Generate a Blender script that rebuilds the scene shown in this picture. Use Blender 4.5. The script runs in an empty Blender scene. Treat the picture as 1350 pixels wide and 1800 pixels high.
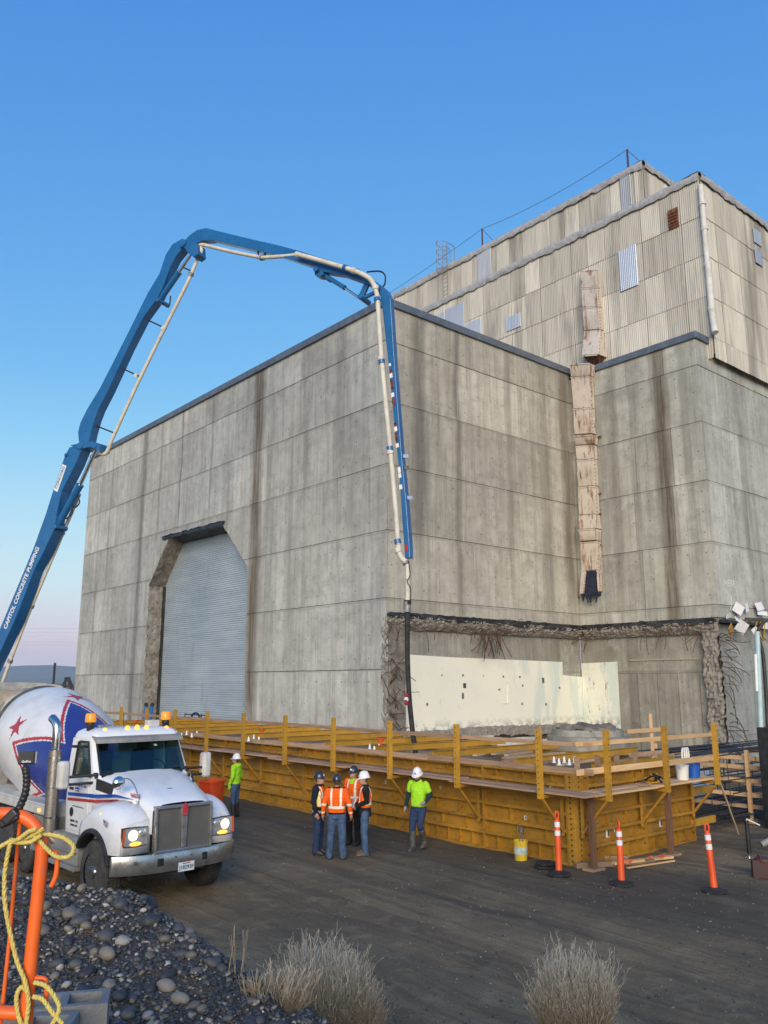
import bpy, bmesh, math, random
from mathutils import Vector, Matrix, noise as mnoise, Euler
import numpy as np
PI = math.pi
SC = bpy.context.scene
COL = SC.collection

# ------------------------------------------------------------------ camera, sky, sun, exposure
CAM_H, FPX, CX, CY = 3.75, 1450.0, 675.0, 900.0          # focal length and centre in pixels of the 1350 x 1800 photograph
PITCH, YAW = math.atan(300 / FPX), math.radians(40.4)
cam = bpy.data.cameras.new('camera'); cam_o = bpy.data.objects.new('camera', cam); COL.objects.link(cam_o)
cam.sensor_fit = 'HORIZONTAL'; cam.sensor_width = 36.0; cam.lens = FPX / 1350 * 36.0
cam.clip_start = 0.05; cam.clip_end = 40000
cam_o.location = (0, 0, CAM_H); cam_o.rotation_euler = (PI / 2 + PITCH, 0, -YAW)
SC.camera = cam_o
SUN_AZ, SUN_EL = math.radians(226), math.radians(16)      # azimuth counter-clockwise from +X; soft low light from behind the camera
world = bpy.data.worlds.new('World'); SC.world = world; world.use_nodes = True
wn = world.node_tree.nodes; wl = world.node_tree.links
sky = wn.new('ShaderNodeTexSky'); sky.sky_type = 'NISHITA'; sky.sun_disc = False
sky.sun_elevation = SUN_EL; sky.sun_rotation = PI / 2 - SUN_AZ
sky.air_density = 1.0; sky.dust_density = 0.5; sky.ozone_density = 3.0; sky.altitude = 100
# the phone's tone curve on the whole sky, and the pink dusk belt all round the horizon
sep = wn.new('ShaderNodeSeparateColor'); cmb = wn.new('ShaderNodeCombineColor'); wl.new(sky.outputs['Color'], sep.inputs[0])
for i, (k, g) in enumerate(((.90, 1.18), (1.66, .78), (3.85, .3))):
    pw = wn.new('ShaderNodeMath'); pw.operation = 'POWER'; pw.inputs[1].default_value = g; wl.new(sep.outputs[i], pw.inputs[0])
    ml = wn.new('ShaderNodeMath'); ml.operation = 'MULTIPLY'; ml.inputs[1].default_value = k; wl.new(pw.outputs[0], ml.inputs[0]); wl.new(ml.outputs[0], cmb.inputs[i])
tcw = wn.new('ShaderNodeTexCoord'); sxw = wn.new('ShaderNodeSeparateXYZ'); wl.new(tcw.outputs['Generated'], sxw.inputs[0])
rmp = wn.new('ShaderNodeValToRGB'); wl.new(sxw.outputs[2], rmp.inputs[0])
rmp.color_ramp.elements.new(.5); blt_stops = ((.045, (5.6, 4.5, 5.0)), (.11, (4.7, 5.7, 6.1)), (.28, (2.6, 4.8, 6.4)))
for e, (p_, c_) in zip(rmp.color_ramp.elements, ((.0, .95), (.12, .75), (.34, .0))): e.position = p_; e.color = (c_, c_, c_, 1)
blt = wn.new('ShaderNodeValToRGB'); wl.new(sxw.outputs[2], blt.inputs[0])
blt.color_ramp.elements.new(.5)
for e, (p_, c_) in zip(blt.color_ramp.elements, blt_stops): e.position = p_; e.color = (*[q / 8 for q in c_], 1)
mxw = wn.new('ShaderNodeMix'); mxw.data_type = 'RGBA'; wl.new(rmp.outputs[0], mxw.inputs[0]); wl.new(cmb.outputs[0], mxw.inputs[6])
scw = wn.new('ShaderNodeVectorMath'); scw.operation = 'SCALE'; scw.inputs['Scale'].default_value = 8.0; wl.new(blt.outputs[0], scw.inputs[0]); wl.new(scw.outputs[0], mxw.inputs[7])
wn['Background'].inputs['Strength'].default_value = 0.15
wl.new(mxw.outputs[2], wn['Background'].inputs['Color'])
sun = bpy.data.lights.new('sun', 'SUN'); sun_o = bpy.data.objects.new('sun', sun); COL.objects.link(sun_o)
sun.energy = 4.2; sun.angle = math.radians(40); sun.color = (1.0, 0.87, 0.70)
sun_o.rotation_euler = Vector((math.cos(SUN_AZ) * math.cos(SUN_EL), math.sin(SUN_AZ) * math.cos(SUN_EL), math.sin(SUN_EL))).to_track_quat('Z', 'Y').to_euler()
SC.view_settings.view_transform = 'Standard'; SC.view_settings.look = 'None'
SC.view_settings.exposure = 0.0; SC.view_settings.gamma = 1.0; SC.view_settings.use_curve_mapping = False
SC.cycles.max_bounces = 6; SC.cycles.use_denoising = True

# ------------------------------------------------------------------ pixel -> place helpers (a pixel gives a direction only)
FW = Vector((math.sin(YAW), math.cos(YAW), 0)); RT = Vector((math.cos(YAW), -math.sin(YAW), 0)); UP = Vector((0, 0, 1))
F3 = FW * math.cos(PITCH) + UP * math.sin(PITCH); U3 = UP * math.cos(PITCH) - FW * math.sin(PITCH)
EYE = Vector((0, 0, CAM_H))
def on_plane(px, py, n, d):
    r = F3 * FPX + RT * (px - CX) + U3 * (CY - py); n = Vector(n)
    return EYE + r * ((d - n.dot(EYE)) / n.dot(r))
def on_z(px, py, z=0.0): return on_plane(px, py, (0, 0, 1), z)
def on_x(px, py, x): return on_plane(px, py, (1, 0, 0), x)
def on_y(px, py, y): return on_plane(px, py, (0, 1, 0), y)
def at_depth(px, py, d): return on_plane(px, py, FW, d)
def cam_ground(lat, d, z=0.0): p = RT * lat + FW * d; p.z = z; return p

# ------------------------------------------------------------------ material helpers
class NT:
    def __init__(s, name):
        s.mat = bpy.data.materials.new(name); s.mat.use_nodes = True
        s.nt = s.mat.node_tree; s.nt.nodes.clear()
        s.out = s.nt.nodes.new('ShaderNodeOutputMaterial')
        s.bsdf = s.nt.nodes.new('ShaderNodeBsdfPrincipled'); s.nt.links.new(s.bsdf.outputs[0], s.out.inputs[0])
    def put(s, sock, v):
        if v is None: return
        if isinstance(v, bpy.types.NodeSocket): s.nt.links.new(v, sock)
        elif isinstance(v, (tuple, list)) and len(v) == 3 and sock.type == 'RGBA': sock.default_value = (*v, 1)
        else: sock.default_value = v
    def node(s, t, ins=None, **props):
        n = s.nt.nodes.new(t)
        for k, v in props.items(): setattr(n, k, v)
        for k, v in (ins or {}).items(): s.put(n.inputs[k], v)
        return n
    def math(s, op, a, b=None, c=None, clamp=False):
        n = s.node('ShaderNodeMath', operation=op, use_clamp=clamp); s.put(n.inputs[0], a); s.put(n.inputs[1], b); s.put(n.inputs[2], c); return n.outputs[0]
    def vmath(s, op, a, b=None):
        n = s.node('ShaderNodeVectorMath', operation=op); s.put(n.inputs[0], a); s.put(n.inputs[1], b); return n.outputs[0]
    def noise(s, vec, scale, detail=3.0, rough=0.55, dist=0.0):
        return s.node('ShaderNodeTexNoise', {'Vector': vec, 'Scale': scale, 'Detail': detail, 'Roughness': rough, 'Distortion': dist}).outputs['Fac']
    def voro(s, vec, scale, feature='F1'):
        n = s.node('ShaderNodeTexVoronoi', {'Vector': vec, 'Scale': scale}, feature=feature); return n
    def ramp(s, fac, stops, interp='LINEAR'):
        n = s.node('ShaderNodeValToRGB'); cr = n.color_ramp; cr.interpolation = interp
        while len(cr.elements) < len(stops): cr.elements.new(0.5)
        for e, (p, c) in zip(cr.elements, stops):
            e.position = p; e.color = (c, c, c, 1) if isinstance(c, (int, float)) else (*c, 1)
        s.put(n.inputs[0], fac); return n.outputs[0]
    def mix(s, fac, a, b, blend='MIX'):
        n = s.node('ShaderNodeMix', data_type='RGBA', blend_type=blend); s.put(n.inputs[0], fac); s.put(n.inputs[6], a); s.put(n.inputs[7], b); return n.outputs[2]
    def maprange(s, v, a, b, c, d):
        n = s.node('ShaderNodeMapRange'); n.clamp = True
        for i, x in enumerate((v, a, b, c, d)): s.put(n.inputs[i], x)
        return n.outputs[0]
    def pos(s): return s.node('ShaderNodeNewGeometry').outputs['Position']
    def obj(s): return s.node('ShaderNodeTexCoord').outputs['Object']
    def rnd(s): return s.node('ShaderNodeObjectInfo').outputs['Random']
    def xyz(s, v):
        n = s.node('ShaderNodeSeparateXYZ'); s.put(n.inputs[0], v); return n.outputs
    def comb(s, x, y, z):
        n = s.node('ShaderNodeCombineXYZ'); s.put(n.inputs[0], x); s.put(n.inputs[1], y); s.put(n.inputs[2], z); return n.outputs[0]
    def scl(s, v, sc):
        return s.vmath('MULTIPLY', v, tuple(sc))
    def bump(s, h, strength=0.3, dist=0.02):
        n = s.node('ShaderNodeBump', {'Height': h, 'Strength': strength, 'Distance': dist}); s.put(s.bsdf.inputs['Normal'], n.outputs[0]); return n
    def fin(s, color=None, rough=None, metal=None, **kw):
        s.put(s.bsdf.inputs['Base Color'], color); s.put(s.bsdf.inputs['Roughness'], rough); s.put(s.bsdf.inputs['Metallic'], metal)
        for k, v in kw.items(): s.put(s.bsdf.inputs[k.replace('_', ' ')], v)
        return s.mat
MATS = {}
def mat(name, c, c2=None, ns=5.0, rough=0.6, metal=0.0, bump=0.0, bs=60.0, rv=0.0, stretch=(1, 1, 1), emit=None, estr=0.0, coat=0.0, lo=0.4, hi=0.65, dirt=None, ds=3.0, dlo=.5, dhi=.75, spec=0.5):
    if name in MATS: return MATS[name]
    t = NT(name); v = t.scl(t.obj(), stretch)
    off = t.math('MULTIPLY', t.rnd(), 37.0); v = t.vmath('ADD', v, t.comb(off, off, off))
    col = c
    if c2 is not None: col = t.mix(t.ramp(t.noise(v, ns, 5, .6), [(lo, 0.0), (hi, 1.0)]), c, c2)
    if dirt is not None: col = t.mix(t.ramp(t.noise(v, ds, 6, .65), [(dlo, 0.0), (dhi, 0.85)]), col, dirt)
    if rv:
        k = t.maprange(t.rnd(), 0.0, 1.0, 1 - rv, 1 + rv); n = t.node('ShaderNodeVectorMath', operation='SCALE')
        t.put(n.inputs[0], col); t.put(n.inputs['Scale'], k); col = n.outputs[0]
    r = t.ramp(t.noise(v, ns * 2.3, 4), [(.3, max(0, rough - .08)), (.7, min(1, rough + .1))]) if metal < .5 else t.ramp(t.noise(v, ns * 2, 4), [(.3, max(.05, rough - .1)), (.7, min(1, rough + .12))])
    if bump: t.bump(t.noise(v, bs, 4, .6), bump, 0.01)
    kw = {}
    if emit: kw['Emission Color'] = emit; kw['Emission Strength'] = estr
    if coat: kw['Coat Weight'] = coat
    t.fin(col, r, metal, **kw); t.bsdf.inputs['Specular IOR Level'].default_value = spec
    MATS[name] = t.mat; return t.mat

# ------------------------------------------------------------------ mesh helpers
class MB:
    def __init__(s): s.v = []; s.f = []; s.m = []; s.cur = 0
    def add(s, verts, faces, m=None):
        o = len(s.v); s.v += [tuple(p) for p in verts]
        for f in faces: s.f.append(tuple(i + o for i in f)); s.m.append(s.cur if m is None else m)
        return s
    def bx(s, x0, x1, y0, y1, z0, z1, m=None):
        return s.add([(x0, y0, z0), (x1, y0, z0), (x1, y1, z0), (x0, y1, z0), (x0, y0, z1), (x1, y0, z1), (x1, y1, z1), (x0, y1, z1)],
                     [(0, 3, 2, 1), (4, 5, 6, 7), (0, 1, 5, 4), (1, 2, 6, 5), (2, 3, 7, 6), (3, 0, 4, 7)], m)
    def box(s, c, size, rot=(0, 0, 0), m=None):
        R = Euler(rot).to_matrix(); c = Vector(c); h = [k / 2 for k in size]
        vs = [c + R @ Vector((a * h[0], b * h[1], d * h[2])) for d in (-1, 1) for a, b in ((-1, -1), (1, -1), (1, 1), (-1, 1))]
        return s.add(vs, [(0, 3, 2, 1), (4, 5, 6, 7), (0, 1, 5, 4), (1, 2, 6, 5), (2, 3, 7, 6), (3, 0, 4, 7)], m)
    def beam(s, a, b, w, h, up=(0, 0, 1), m=None):
        a = Vector(a); b = Vector(b); d = (b - a).normalized(); u = Vector(up)
        if abs(d.dot(u)) > .95: u = Vector((1, 0, 0)) if abs(d.x) < .9 else Vector((0, 1, 0))
        sx = d.cross(u).normalized(); su = sx.cross(d)
        vs = [p + sx * i * w / 2 + su * j * h / 2 for p in (a, b) for i, j in ((-1, -1), (1, -1), (1, 1), (-1, 1))]
        return s.add(vs, [(0, 1, 2, 3), (7, 6, 5, 4), (0, 4, 5, 1), (1, 5, 6, 2), (2, 6, 7, 3), (3, 7, 4, 0)], m)
    def loops(s, loops, caps=True, closed=True, m=None):
        n = len(loops[0]); vs = [p for l in loops for p in l]; fs = []
        for k in range(len(loops) - 1):
            for i in range(n if closed else n - 1):
                j = (i + 1) % n; fs.append((k * n + i, k * n + j, (k + 1) * n + j, (k + 1) * n + i))
        if caps: fs.append(tuple(range(n - 1, -1, -1))); fs.append(tuple((len(loops) - 1) * n + i for i in range(n)))
        return s.add(vs, fs, m)
    def tube(s, pts, r, n=8, caps=True, m=None):
        pts = [Vector(p) for p in pts]; k = len(pts); rs = r if isinstance(r, (list, tuple)) else [r] * k
        ref = None; lp = []
        for i, p in enumerate(pts):
            d = (pts[min(i + 1, k - 1)] - pts[max(i - 1, 0)]).normalized()
            if ref is None: ref = d.orthogonal().normalized()
            ref = (ref - d * ref.dot(d))
            if ref.length < 1e-5: ref = d.orthogonal()
            ref.normalize(); b = d.cross(ref)
            lp.append([p + (ref * math.cos(2 * PI * j / n) + b * math.sin(2 * PI * j / n)) * rs[i] for j in range(n)])
        return s.loops(lp, caps, True, m)
    def lathe(s, prof, n=24, M=None, caps=True, m=None):
        M = M or Matrix.Identity(4)
        return s.loops([[M @ Vector((r * math.cos(2 * PI * j / n), r * math.sin(2 * PI * j / n), z)) for j in range(n)] for r, z in prof], caps, True, m)
    def ext(s, poly, fn, w0, w1, m=None):
        return s.loops([[fn(u, v, w0) for u, v in poly], [fn(u, v, w1) for u, v in poly]], True, True, m)
    def ball(s, c, r, n=12, k=8, m=None):
        c = Vector(c); r = Vector(r) if isinstance(r, (tuple, list)) else Vector((r, r, r))
        return s.loops([[c + Vector((r.x * math.sin(PI * a / k) * math.cos(2 * PI * j / n), r.y * math.sin(PI * a / k) * math.sin(2 * PI * j / n), -r.z * math.cos(PI * a / k))) for j in range(n)]
                        for a in [0.08] + list(range(1, k)) + [k - .08]], True, True, m)
    def mesh(s, name, mats, smooth=None):
        me = bpy.data.meshes.new(name); me.from_pydata(s.v, [], s.f)
        for mt in (mats if isinstance(mats, (list, tuple)) else [mats]): me.materials.append(mt)
        if any(s.m): me.polygons.foreach_set('material_index', s.m)
        bm = bmesh.new(); bm.from_mesh(me); bmesh.ops.recalc_face_normals(bm, faces=bm.faces); bm.to_mesh(me); bm.free()
        if smooth is not None:
            me.polygons.foreach_set('use_smooth', [True] * len(me.polygons)); me.set_sharp_from_angle(angle=math.radians(smooth))
        return me
    def build(s, name, mats, parent=None, smooth=None, bevel=0, bseg=2):
        return link(name, s.mesh(name, mats, smooth), parent, bevel=bevel, bseg=bseg)
OFF = {}
def link(name, me, parent=None, loc=None, rot=None, bevel=0, bseg=2):
    """link a mesh whose vertices are in the thing's frame (world for things made with thing())"""
    o = bpy.data.objects.new(name, me); COL.objects.link(o)
    base = Vector((0, 0, 0))
    if parent is not None:
        o.parent = parent; base = OFF.get(parent.name, Vector((0, 0, 0)))
    l = (Vector(loc) if loc is not None else Vector((0, 0, 0)))
    o.location = l - base; OFF[o.name] = l
    if rot is not None: o.rotation_euler = rot
    if bevel:
        b = o.modifiers.new('bevel', 'BEVEL'); b.width = bevel; b.segments = bseg; b.limit_method = 'ANGLE'; b.angle_limit = math.radians(35); b.harden_normals = False
    return o
def tag(o, label, cat, group=None, kind=None):
    if label: o['label'] = label
    if cat: o['category'] = cat
    if group: o['group'] = group
    if kind: o['kind'] = kind
    return o
def thing(name, label, cat, loc=(0, 0, 0), rz=0.0, group=None, local=False):
    o = bpy.data.objects.new(name, None); COL.objects.link(o); o.location = loc; o.rotation_euler = (0, 0, rz); o.empty_display_size = .2
    OFF[o.name] = Vector((0, 0, 0)) if local else Vector(loc)
    return tag(o, label, cat, group)
def struct(o): o['kind'] = 'structure'; return o
def catmull(pts, n=6):
    pts = [Vector(p) for p in pts]; out = []
    for i in range(len(pts) - 1):
        p0, p1, p2, p3 = pts[max(i - 1, 0)], pts[i], pts[i + 1], pts[min(i + 2, len(pts) - 1)]
        for k in range(n):
            t = k / n; out.append(.5 * ((2 * p1) + (p2 - p0) * t + (2 * p0 - 5 * p1 + 4 * p2 - p3) * t * t + (3 * p1 - p0 - 3 * p2 + p3) * t ** 3))
    return out + [pts[-1]]
TMP = bpy.data.scenes.new('workbench')                       # small side scene: modifiers and text are turned into meshes there
def evaluated(o):
    TMP.collection.objects.link(o); vl = TMP.view_layers[0]; vl.update(); me = bpy.data.meshes.new_from_object(o.evaluated_get(vl.depsgraph)); TMP.collection.objects.unlink(o); return me
def text_mesh(txt, size, mats, extrude=0.002, bold=0.0):
    c = bpy.data.curves.new('lettering', 'FONT'); c.body = txt; c.size = size; c.extrude = extrude; c.offset = bold; c.align_x = 'CENTER'; c.align_y = 'CENTER'; c.resolution_u = 3
    o = bpy.data.objects.new('lettering', c); me = evaluated(o); me.materials.clear(); me.materials.append(mats)
    bpy.data.objects.remove(o); bpy.data.curves.remove(c); return me
def clip(poly, a, b, keep_left):
    """convex clip of a 2D polygon by the line a->b"""
    out = []
    def side(p): return ((b[0] - a[0]) * (p[1] - a[1]) - (b[1] - a[1]) * (p[0] - a[0])) * (1 if keep_left else -1)
    for i, p in enumerate(poly):
        q = poly[(i + 1) % len(poly)]; sp, sq = side(p), side(q)
        if sp >= 0: out.append(p)
        if (sp > 0 > sq) or (sp < 0 < sq): t = sp / (sp - sq); out.append((p[0] + (q[0] - p[0]) * t, p[1] + (q[1] - p[1]) * t))
    return out
def area(p): return abs(sum(p[i][0] * p[(i + 1) % len(p)][1] - p[(i + 1) % len(p)][0] * p[i][1] for i in range(len(p)))) / 2
def minus(poly, hole):
    """convex polygon minus convex hole (hole counter-clockwise) -> convex pieces"""
    out = []; cur = poly
    for i in range(len(hole)):
        a, b = hole[i], hole[(i + 1) % len(hole)]
        o = clip(cur, a, b, False)
        if len(o) > 2 and area(o) > 1e-3: out.append(o)
        cur = clip(cur, a, b, True)
        if len(cur) < 3 or area(cur) < 1e-3: break
    return out
RND = random.Random(7)
def fbm(p, f=1.0, o=4): return mnoise.fractal(Vector(p) * f, 0.8, 2.0, o)
# ------------------------------------------------------------------ ground, berm, far hills
def smooth01(t): t = min(1, max(0, t)); return t * t * (3 - 2 * t)
def ground_z(x, y):
    p = Vector((x, y, 0)); d = p.dot(FW); l = p.dot(RT)
    z = min(2.0, max(0.0, (9.7 - d) * .33)) if d > -30 else 2.0
    z *= smooth01((9.9 - d) / 1.5) if d > 8.4 else 1
    z += .06 * fbm((x, y, 0), .25, 3) + .022 * fbm((x, y, 3), 1.6, 3) + .012 * fbm((x, y, 7), 4.5, 2)
    s = x - 15.0                                              # ruts run along the strip
    if d > 9 and s < 0: z += .03 * math.sin(x * 2.6 + .5 * math.sin(y * .21)) * smooth01((d - 9) / 3) * (.5 + fbm((x * .3, y * .08, 5), 1, 2))
    return z
def axis(a, b, st):
    out = [-9000, -4000, -1500, -600, -250, -120, -70, -45]; out = [q for q in out if q < a - 5]
    k = a
    while k < b: out.append(k); k += st
    return out + [b + 6, b + 16, b + 40, 160, 300, 700, 1600, 4000, 9000, 12000]
ax_, ay_ = axis(-8, 46, .24), axis(-8, 56, .24)
gm = MB(); nx, ny = len(ax_), len(ay_)
gv = [(x, y, ground_z(x, y) if (-12 < x < 60 and -12 < y < 70) else 0.0) for x in ax_ for y in ay_]
gf = [(i * ny + j, (i + 1) * ny + j, (i + 1) * ny + j + 1, i * ny + j + 1) for i in range(nx - 1) for j in range(ny - 1)]
me = bpy.data.meshes.new('ground'); me.from_pydata(gv, [], gf); me.polygons.foreach_set('use_smooth', [True] * len(me.polygons))
t = NT('dirt'); P = t.pos()
g1 = t.noise(P, .28, 5, .6); g2 = t.noise(P, 2.3, 6, .65); g3 = t.noise(P, 34, 4, .75)
tr = t.noise(t.scl(P, (3.2, .16, 1)), 1.0, 5, .6, .6)
col = t.mix(t.ramp(g1, [(.36, 0.0), (.62, 1.0)]), (.18, .13, .075), (.30, .215, .12))
col = t.mix(t.ramp(tr, [(.46, .0), (.60, .6)]), col, (.105, .08, .052))
col = t.mix(t.ramp(g2, [(.5, 0.0), (.72, .6)]), col, (.36, .275, .17))
vo = t.voro(P, 26.0); peb = t.ramp(vo.outputs['Distance'], [(.10, 1.0), (.24, 0.0)])
pick = t.ramp(vo.outputs['Color'], [(.62, 0.0), (.66, 1.0)])
col = t.mix(t.math('MULTIPLY', t.math('MULTIPLY', peb, pick), .7), col, (.36, .34, .31))
col = t.mix(t.ramp(g3, [(.45, 0.0), (.75, .6)]), col, (.095, .076, .053))
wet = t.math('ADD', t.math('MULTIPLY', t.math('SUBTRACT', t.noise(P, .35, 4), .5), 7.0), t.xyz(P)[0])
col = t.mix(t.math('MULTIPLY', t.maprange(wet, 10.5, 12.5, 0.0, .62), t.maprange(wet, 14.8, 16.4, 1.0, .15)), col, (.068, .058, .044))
xy = t.xyz(P); lane = t.math('SUBTRACT', t.math('ADD', xy[0], t.math('MULTIPLY', t.noise(t.comb(0.0, xy[1], 0.0), .12, 2), 5.0)), 0.0)
lf = t.math('ABSOLUTE', t.math('SUBTRACT', t.math('FRACT', t.math('DIVIDE', lane, 2.1)), .5)); band = t.math('MULTIPLY', t.ramp(lf, [(.05, 1.0), (.085, 0.0)]), t.ramp(t.noise(P, .5, 3), [(.42, 0.0), (.58, 1.0)]))
chev = t.math('SINE', t.math('ADD', t.math('MULTIPLY', xy[1], 42.0), t.math('MULTIPLY', lf, 160.0))); tread = t.math('MULTIPLY', band, t.ramp(chev, [(.35, 0.0), (.65, 1.0)]))
col = t.mix(t.math('MULTIPLY', tread, .35), col, (.05, .042, .036)); col = t.mix(t.math('MULTIPLY', band, .25), col, (.09, .072, .058))
g2 = t.math('SUBTRACT', g2, t.math('MULTIPLY', tread, .22))
t.bump(t.math('ADD', t.math('ADD', t.math('MULTIPLY', g2, .9), t.math('MULTIPLY', g3, .35)), t.math('ADD', t.math('MULTIPLY', peb, .3), t.math('MULTIPLY', tr, 1.2))), .9, .06)
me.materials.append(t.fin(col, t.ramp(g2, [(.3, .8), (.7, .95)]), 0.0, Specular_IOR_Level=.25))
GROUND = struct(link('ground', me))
# a blue ridge on the horizon
hm = MB(); hl = []
for k in range(90):
    a = math.radians(20 + k * 1.6); D = 9000
    h = 95 + 130 * (.5 + .5 * fbm((k * .09, 2, 0), 1, 5)) + 16 * fbm((k * .7, 5, 0), 1, 3)
    c, s_ = math.cos(a), math.sin(a)
    hl.append([(c * (D - 2500), s_ * (D - 2500), -20), (c * (D - 900), s_ * (D - 900), h * .45), (c * D, s_ * D, h), (c * (D + 2500), s_ * (D + 2500), -20)])
hm.loops(hl, False, False)
struct(hm.build('hills', mat('sage_hills', (.16, .14, .11), (.22, .19, .14), ns=.002, rough=.95), smooth=60))
# ------------------------------------------------------------------ concrete building
X0, Y0, Y1, X2, Y2 = 20.8, 24.3, 56.4, 33.1, 17.37
X3, Y3 = 34.2, 17.1
ZT = 19.3; ZL = 6.33
LIFTS = [0, 1.55, 4.24, 6.98, 9.66, 12.35, 15.02, 17.63]
def concrete(name, axis_, stains, tint=(1, 1, 1), dark=0.0):
    """axis_: world axis along the wall (0 x, 1 y); stains: (centre, half width, strength, colour, z_low)"""
    t = NT(name); P = t.pos(); c = t.xyz(P); u = c[axis_]; z = c[2]
    rn = t.rnd(); ro = t.math('MULTIPLY', rn, 60.0)
    n1 = t.noise(P, .35, 5, .6); n2 = t.noise(P, 2.2, 6, .7); n3 = t.noise(P, 30.0, 3, .6)
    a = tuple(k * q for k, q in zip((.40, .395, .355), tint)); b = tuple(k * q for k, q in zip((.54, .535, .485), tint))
    col = t.mix(t.ramp(n1, [(.35, 0.0), (.65, 1.0)]), a, b)
    col = t.mix(t.ramp(t.noise(t.comb(t.math('ADD', t.math('MULTIPLY', u, 5.0), ro), ro, t.math('MULTIPLY', z, .10)), 1.0, 4, .6), [(.48, 0.0), (.70, .45)]), col, tuple(k * .60 for k in a))
    col = t.mix(t.ramp(t.noise(t.comb(t.math('MULTIPLY', u, 1.1), 4.0, t.math('MULTIPLY', z, .05)), 1.0, 5, .7), [(.48, 0.0), (.66, .62)]), col, tuple(k * .55 for k in a))
    col = t.mix(t.ramp(t.noise(t.comb(t.math('MULTIPLY', u, 2.3), 9.0, t.math('MULTIPLY', z, .12)), 1.0, 5, .7), [(.54, 0.0), (.72, .5)]), col, (.52, .51, .485))
    col = t.mix(t.ramp(n2, [(.46, 0.0), (.72, .6)]), col, tuple(k * .64 for k in a))
    col = t.mix(t.ramp(t.noise(P, .9, 7, .75), [(.5, 0.0), (.68, .5)]), col, tuple(k * .62 for k in a))
    col = t.mix(t.ramp(t.noise(t.vmath('ADD', P, (7.0, 3.0, 5.0)), 1.4, 7, .75), [(.54, 0.0), (.70, .45)]), col, (.58, .57, .54))
    # board courses left by the forms
    zb = t.math('FRACT', t.math('MULTIPLY', z, 5.4)); seam = t.ramp(t.math('ABSOLUTE', t.math('SUBTRACT', zb, .5)), [(.44, 0.0), (.5, 1.0)])
    col = t.mix(t.math('MULTIPLY', seam, t.ramp(n1, [(.4, .0), (.7, .22)])), col, tuple(k * .6 for k in a))
    # grime that gathered along each pour joint and ran down (the pours are 2.68 m high)
    zj = t.math('ADD', t.math('SUBTRACT', z, 1.555 - 1.34), t.math('MULTIPLY', t.math('SUBTRACT', t.noise(P, 1.3, 4, .7), .5), .22))
    dz = t.math('SUBTRACT', t.math('MULTIPLY', t.math('FRACT', t.math('DIVIDE', zj, 2.68)), 2.68), 1.34); zi = t.math('FLOOR', t.math('DIVIDE', zj, 2.68))
    jm = t.math('MAXIMUM', t.math('MULTIPLY', t.ramp(t.math('ABSOLUTE', dz), [(.012, .55), (.07, 0.0)]), t.ramp(t.noise(t.comb(t.math('MULTIPLY', u, .8), zi, 0.0), 1.0, 4, .7), [(.3, .25), (.6, .9)])), t.math('MULTIPLY', t.maprange(dz, -1.3, .0, 0.0, 1.0), t.math('MULTIPLY', t.math('LESS_THAN', dz, 0.0), t.ramp(t.noise(t.comb(t.math('MULTIPLY', u, 2.6), zi, t.math('MULTIPLY', z, .1)), 1.0, 4, .7), [(.5, 0.0), (.68, .5)]))))
    col = t.mix(jm, col, tuple(k * .46 for k in a))
    fs = t.math('ABSOLUTE', t.math('SUBTRACT', t.math('FRACT', t.math('DIVIDE', t.math('ADD', u, t.math('MULTIPLY', zi, .37)), 1.22)), .5))
    col = t.mix(t.math('MULTIPLY', t.ramp(fs, [(.47, 0.0), (.497, .6)]), t.ramp(t.noise(t.comb(u, zi, t.math('MULTIPLY', z, .5)), .9, 3), [(.42, 0.0), (.6, 1.0)])), col, tuple(k * .55 for k in a))
    # tie holes
    gu = t.math('SUBTRACT', t.math('FRACT', t.math('MULTIPLY', u, 1 / .86)), .5); gz_ = t.math('SUBTRACT', t.math('FRACT', t.math('ADD', t.math('MULTIPLY', z, 1 / .90), .3)), .5)
    rr = t.math('SQRT', t.math('ADD', t.math('MULTIPLY', gu, gu), t.math('MULTIPLY', gz_, gz_)))
    hole = t.math('MULTIPLY', t.ramp(rr, [(.028, 1.0), (.045, 0.0)]), t.ramp(t.noise(P, .9, 2), [(.42, 0.0), (.48, .75)]))
    col = t.mix(hole, col, (.09, .085, .08))
    pit = t.math('MULTIPLY', t.ramp(t.voro(P, 5.5).outputs['Distance'], [(.05, 1.0), (.12, 0.0)]), t.ramp(t.noise(P, 1.1, 2), [(.5, 0.0), (.6, .6)]))
    col = t.mix(pit, col, (.12, .115, .105))
    wob = t.math('MULTIPLY', t.math('SUBTRACT', t.noise(t.comb(0.0, 2.0, z), .35, 3), .5), .5)
    for (sc, hw, st, scol, zl) in stains:
        e = t.math('ABSOLUTE', t.math('SUBTRACT', t.math('ADD', u, wob), sc))
        m = t.math('MULTIPLY', t.ramp(t.math('DIVIDE', e, hw * 2), [(.15, 1.0), (.55, 0.0)]), t.ramp(t.noise(t.comb(t.math('MULTIPLY', u, 6.0), 3.0, t.math('MULTIPLY', z, .35)), 1.0, 5, .7), [(.25, .35), (.6, 1.0)]))
        m = t.math('MULTIPLY', m, t.maprange(z, zl - 1.0, zl + 1.0, 0.0, st))
        col = t.mix(m, col, scol)
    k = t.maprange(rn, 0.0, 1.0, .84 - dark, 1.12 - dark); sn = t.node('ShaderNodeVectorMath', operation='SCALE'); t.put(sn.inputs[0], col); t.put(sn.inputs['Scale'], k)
    t.bump(t.math('ADD', t.math('ADD', t.math('MULTIPLY', n2, .7), t.math('MULTIPLY', n3, .25)), t.math('MULTIPLY', t.math('ADD', hole, pit), -.8)), .35, .02)
    return t.fin(sn.outputs[0], .88, 0.0, Specular_IOR_Level=.3)
BRN, DRK = (.125, .10, .07), (.135, .125, .108)
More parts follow.
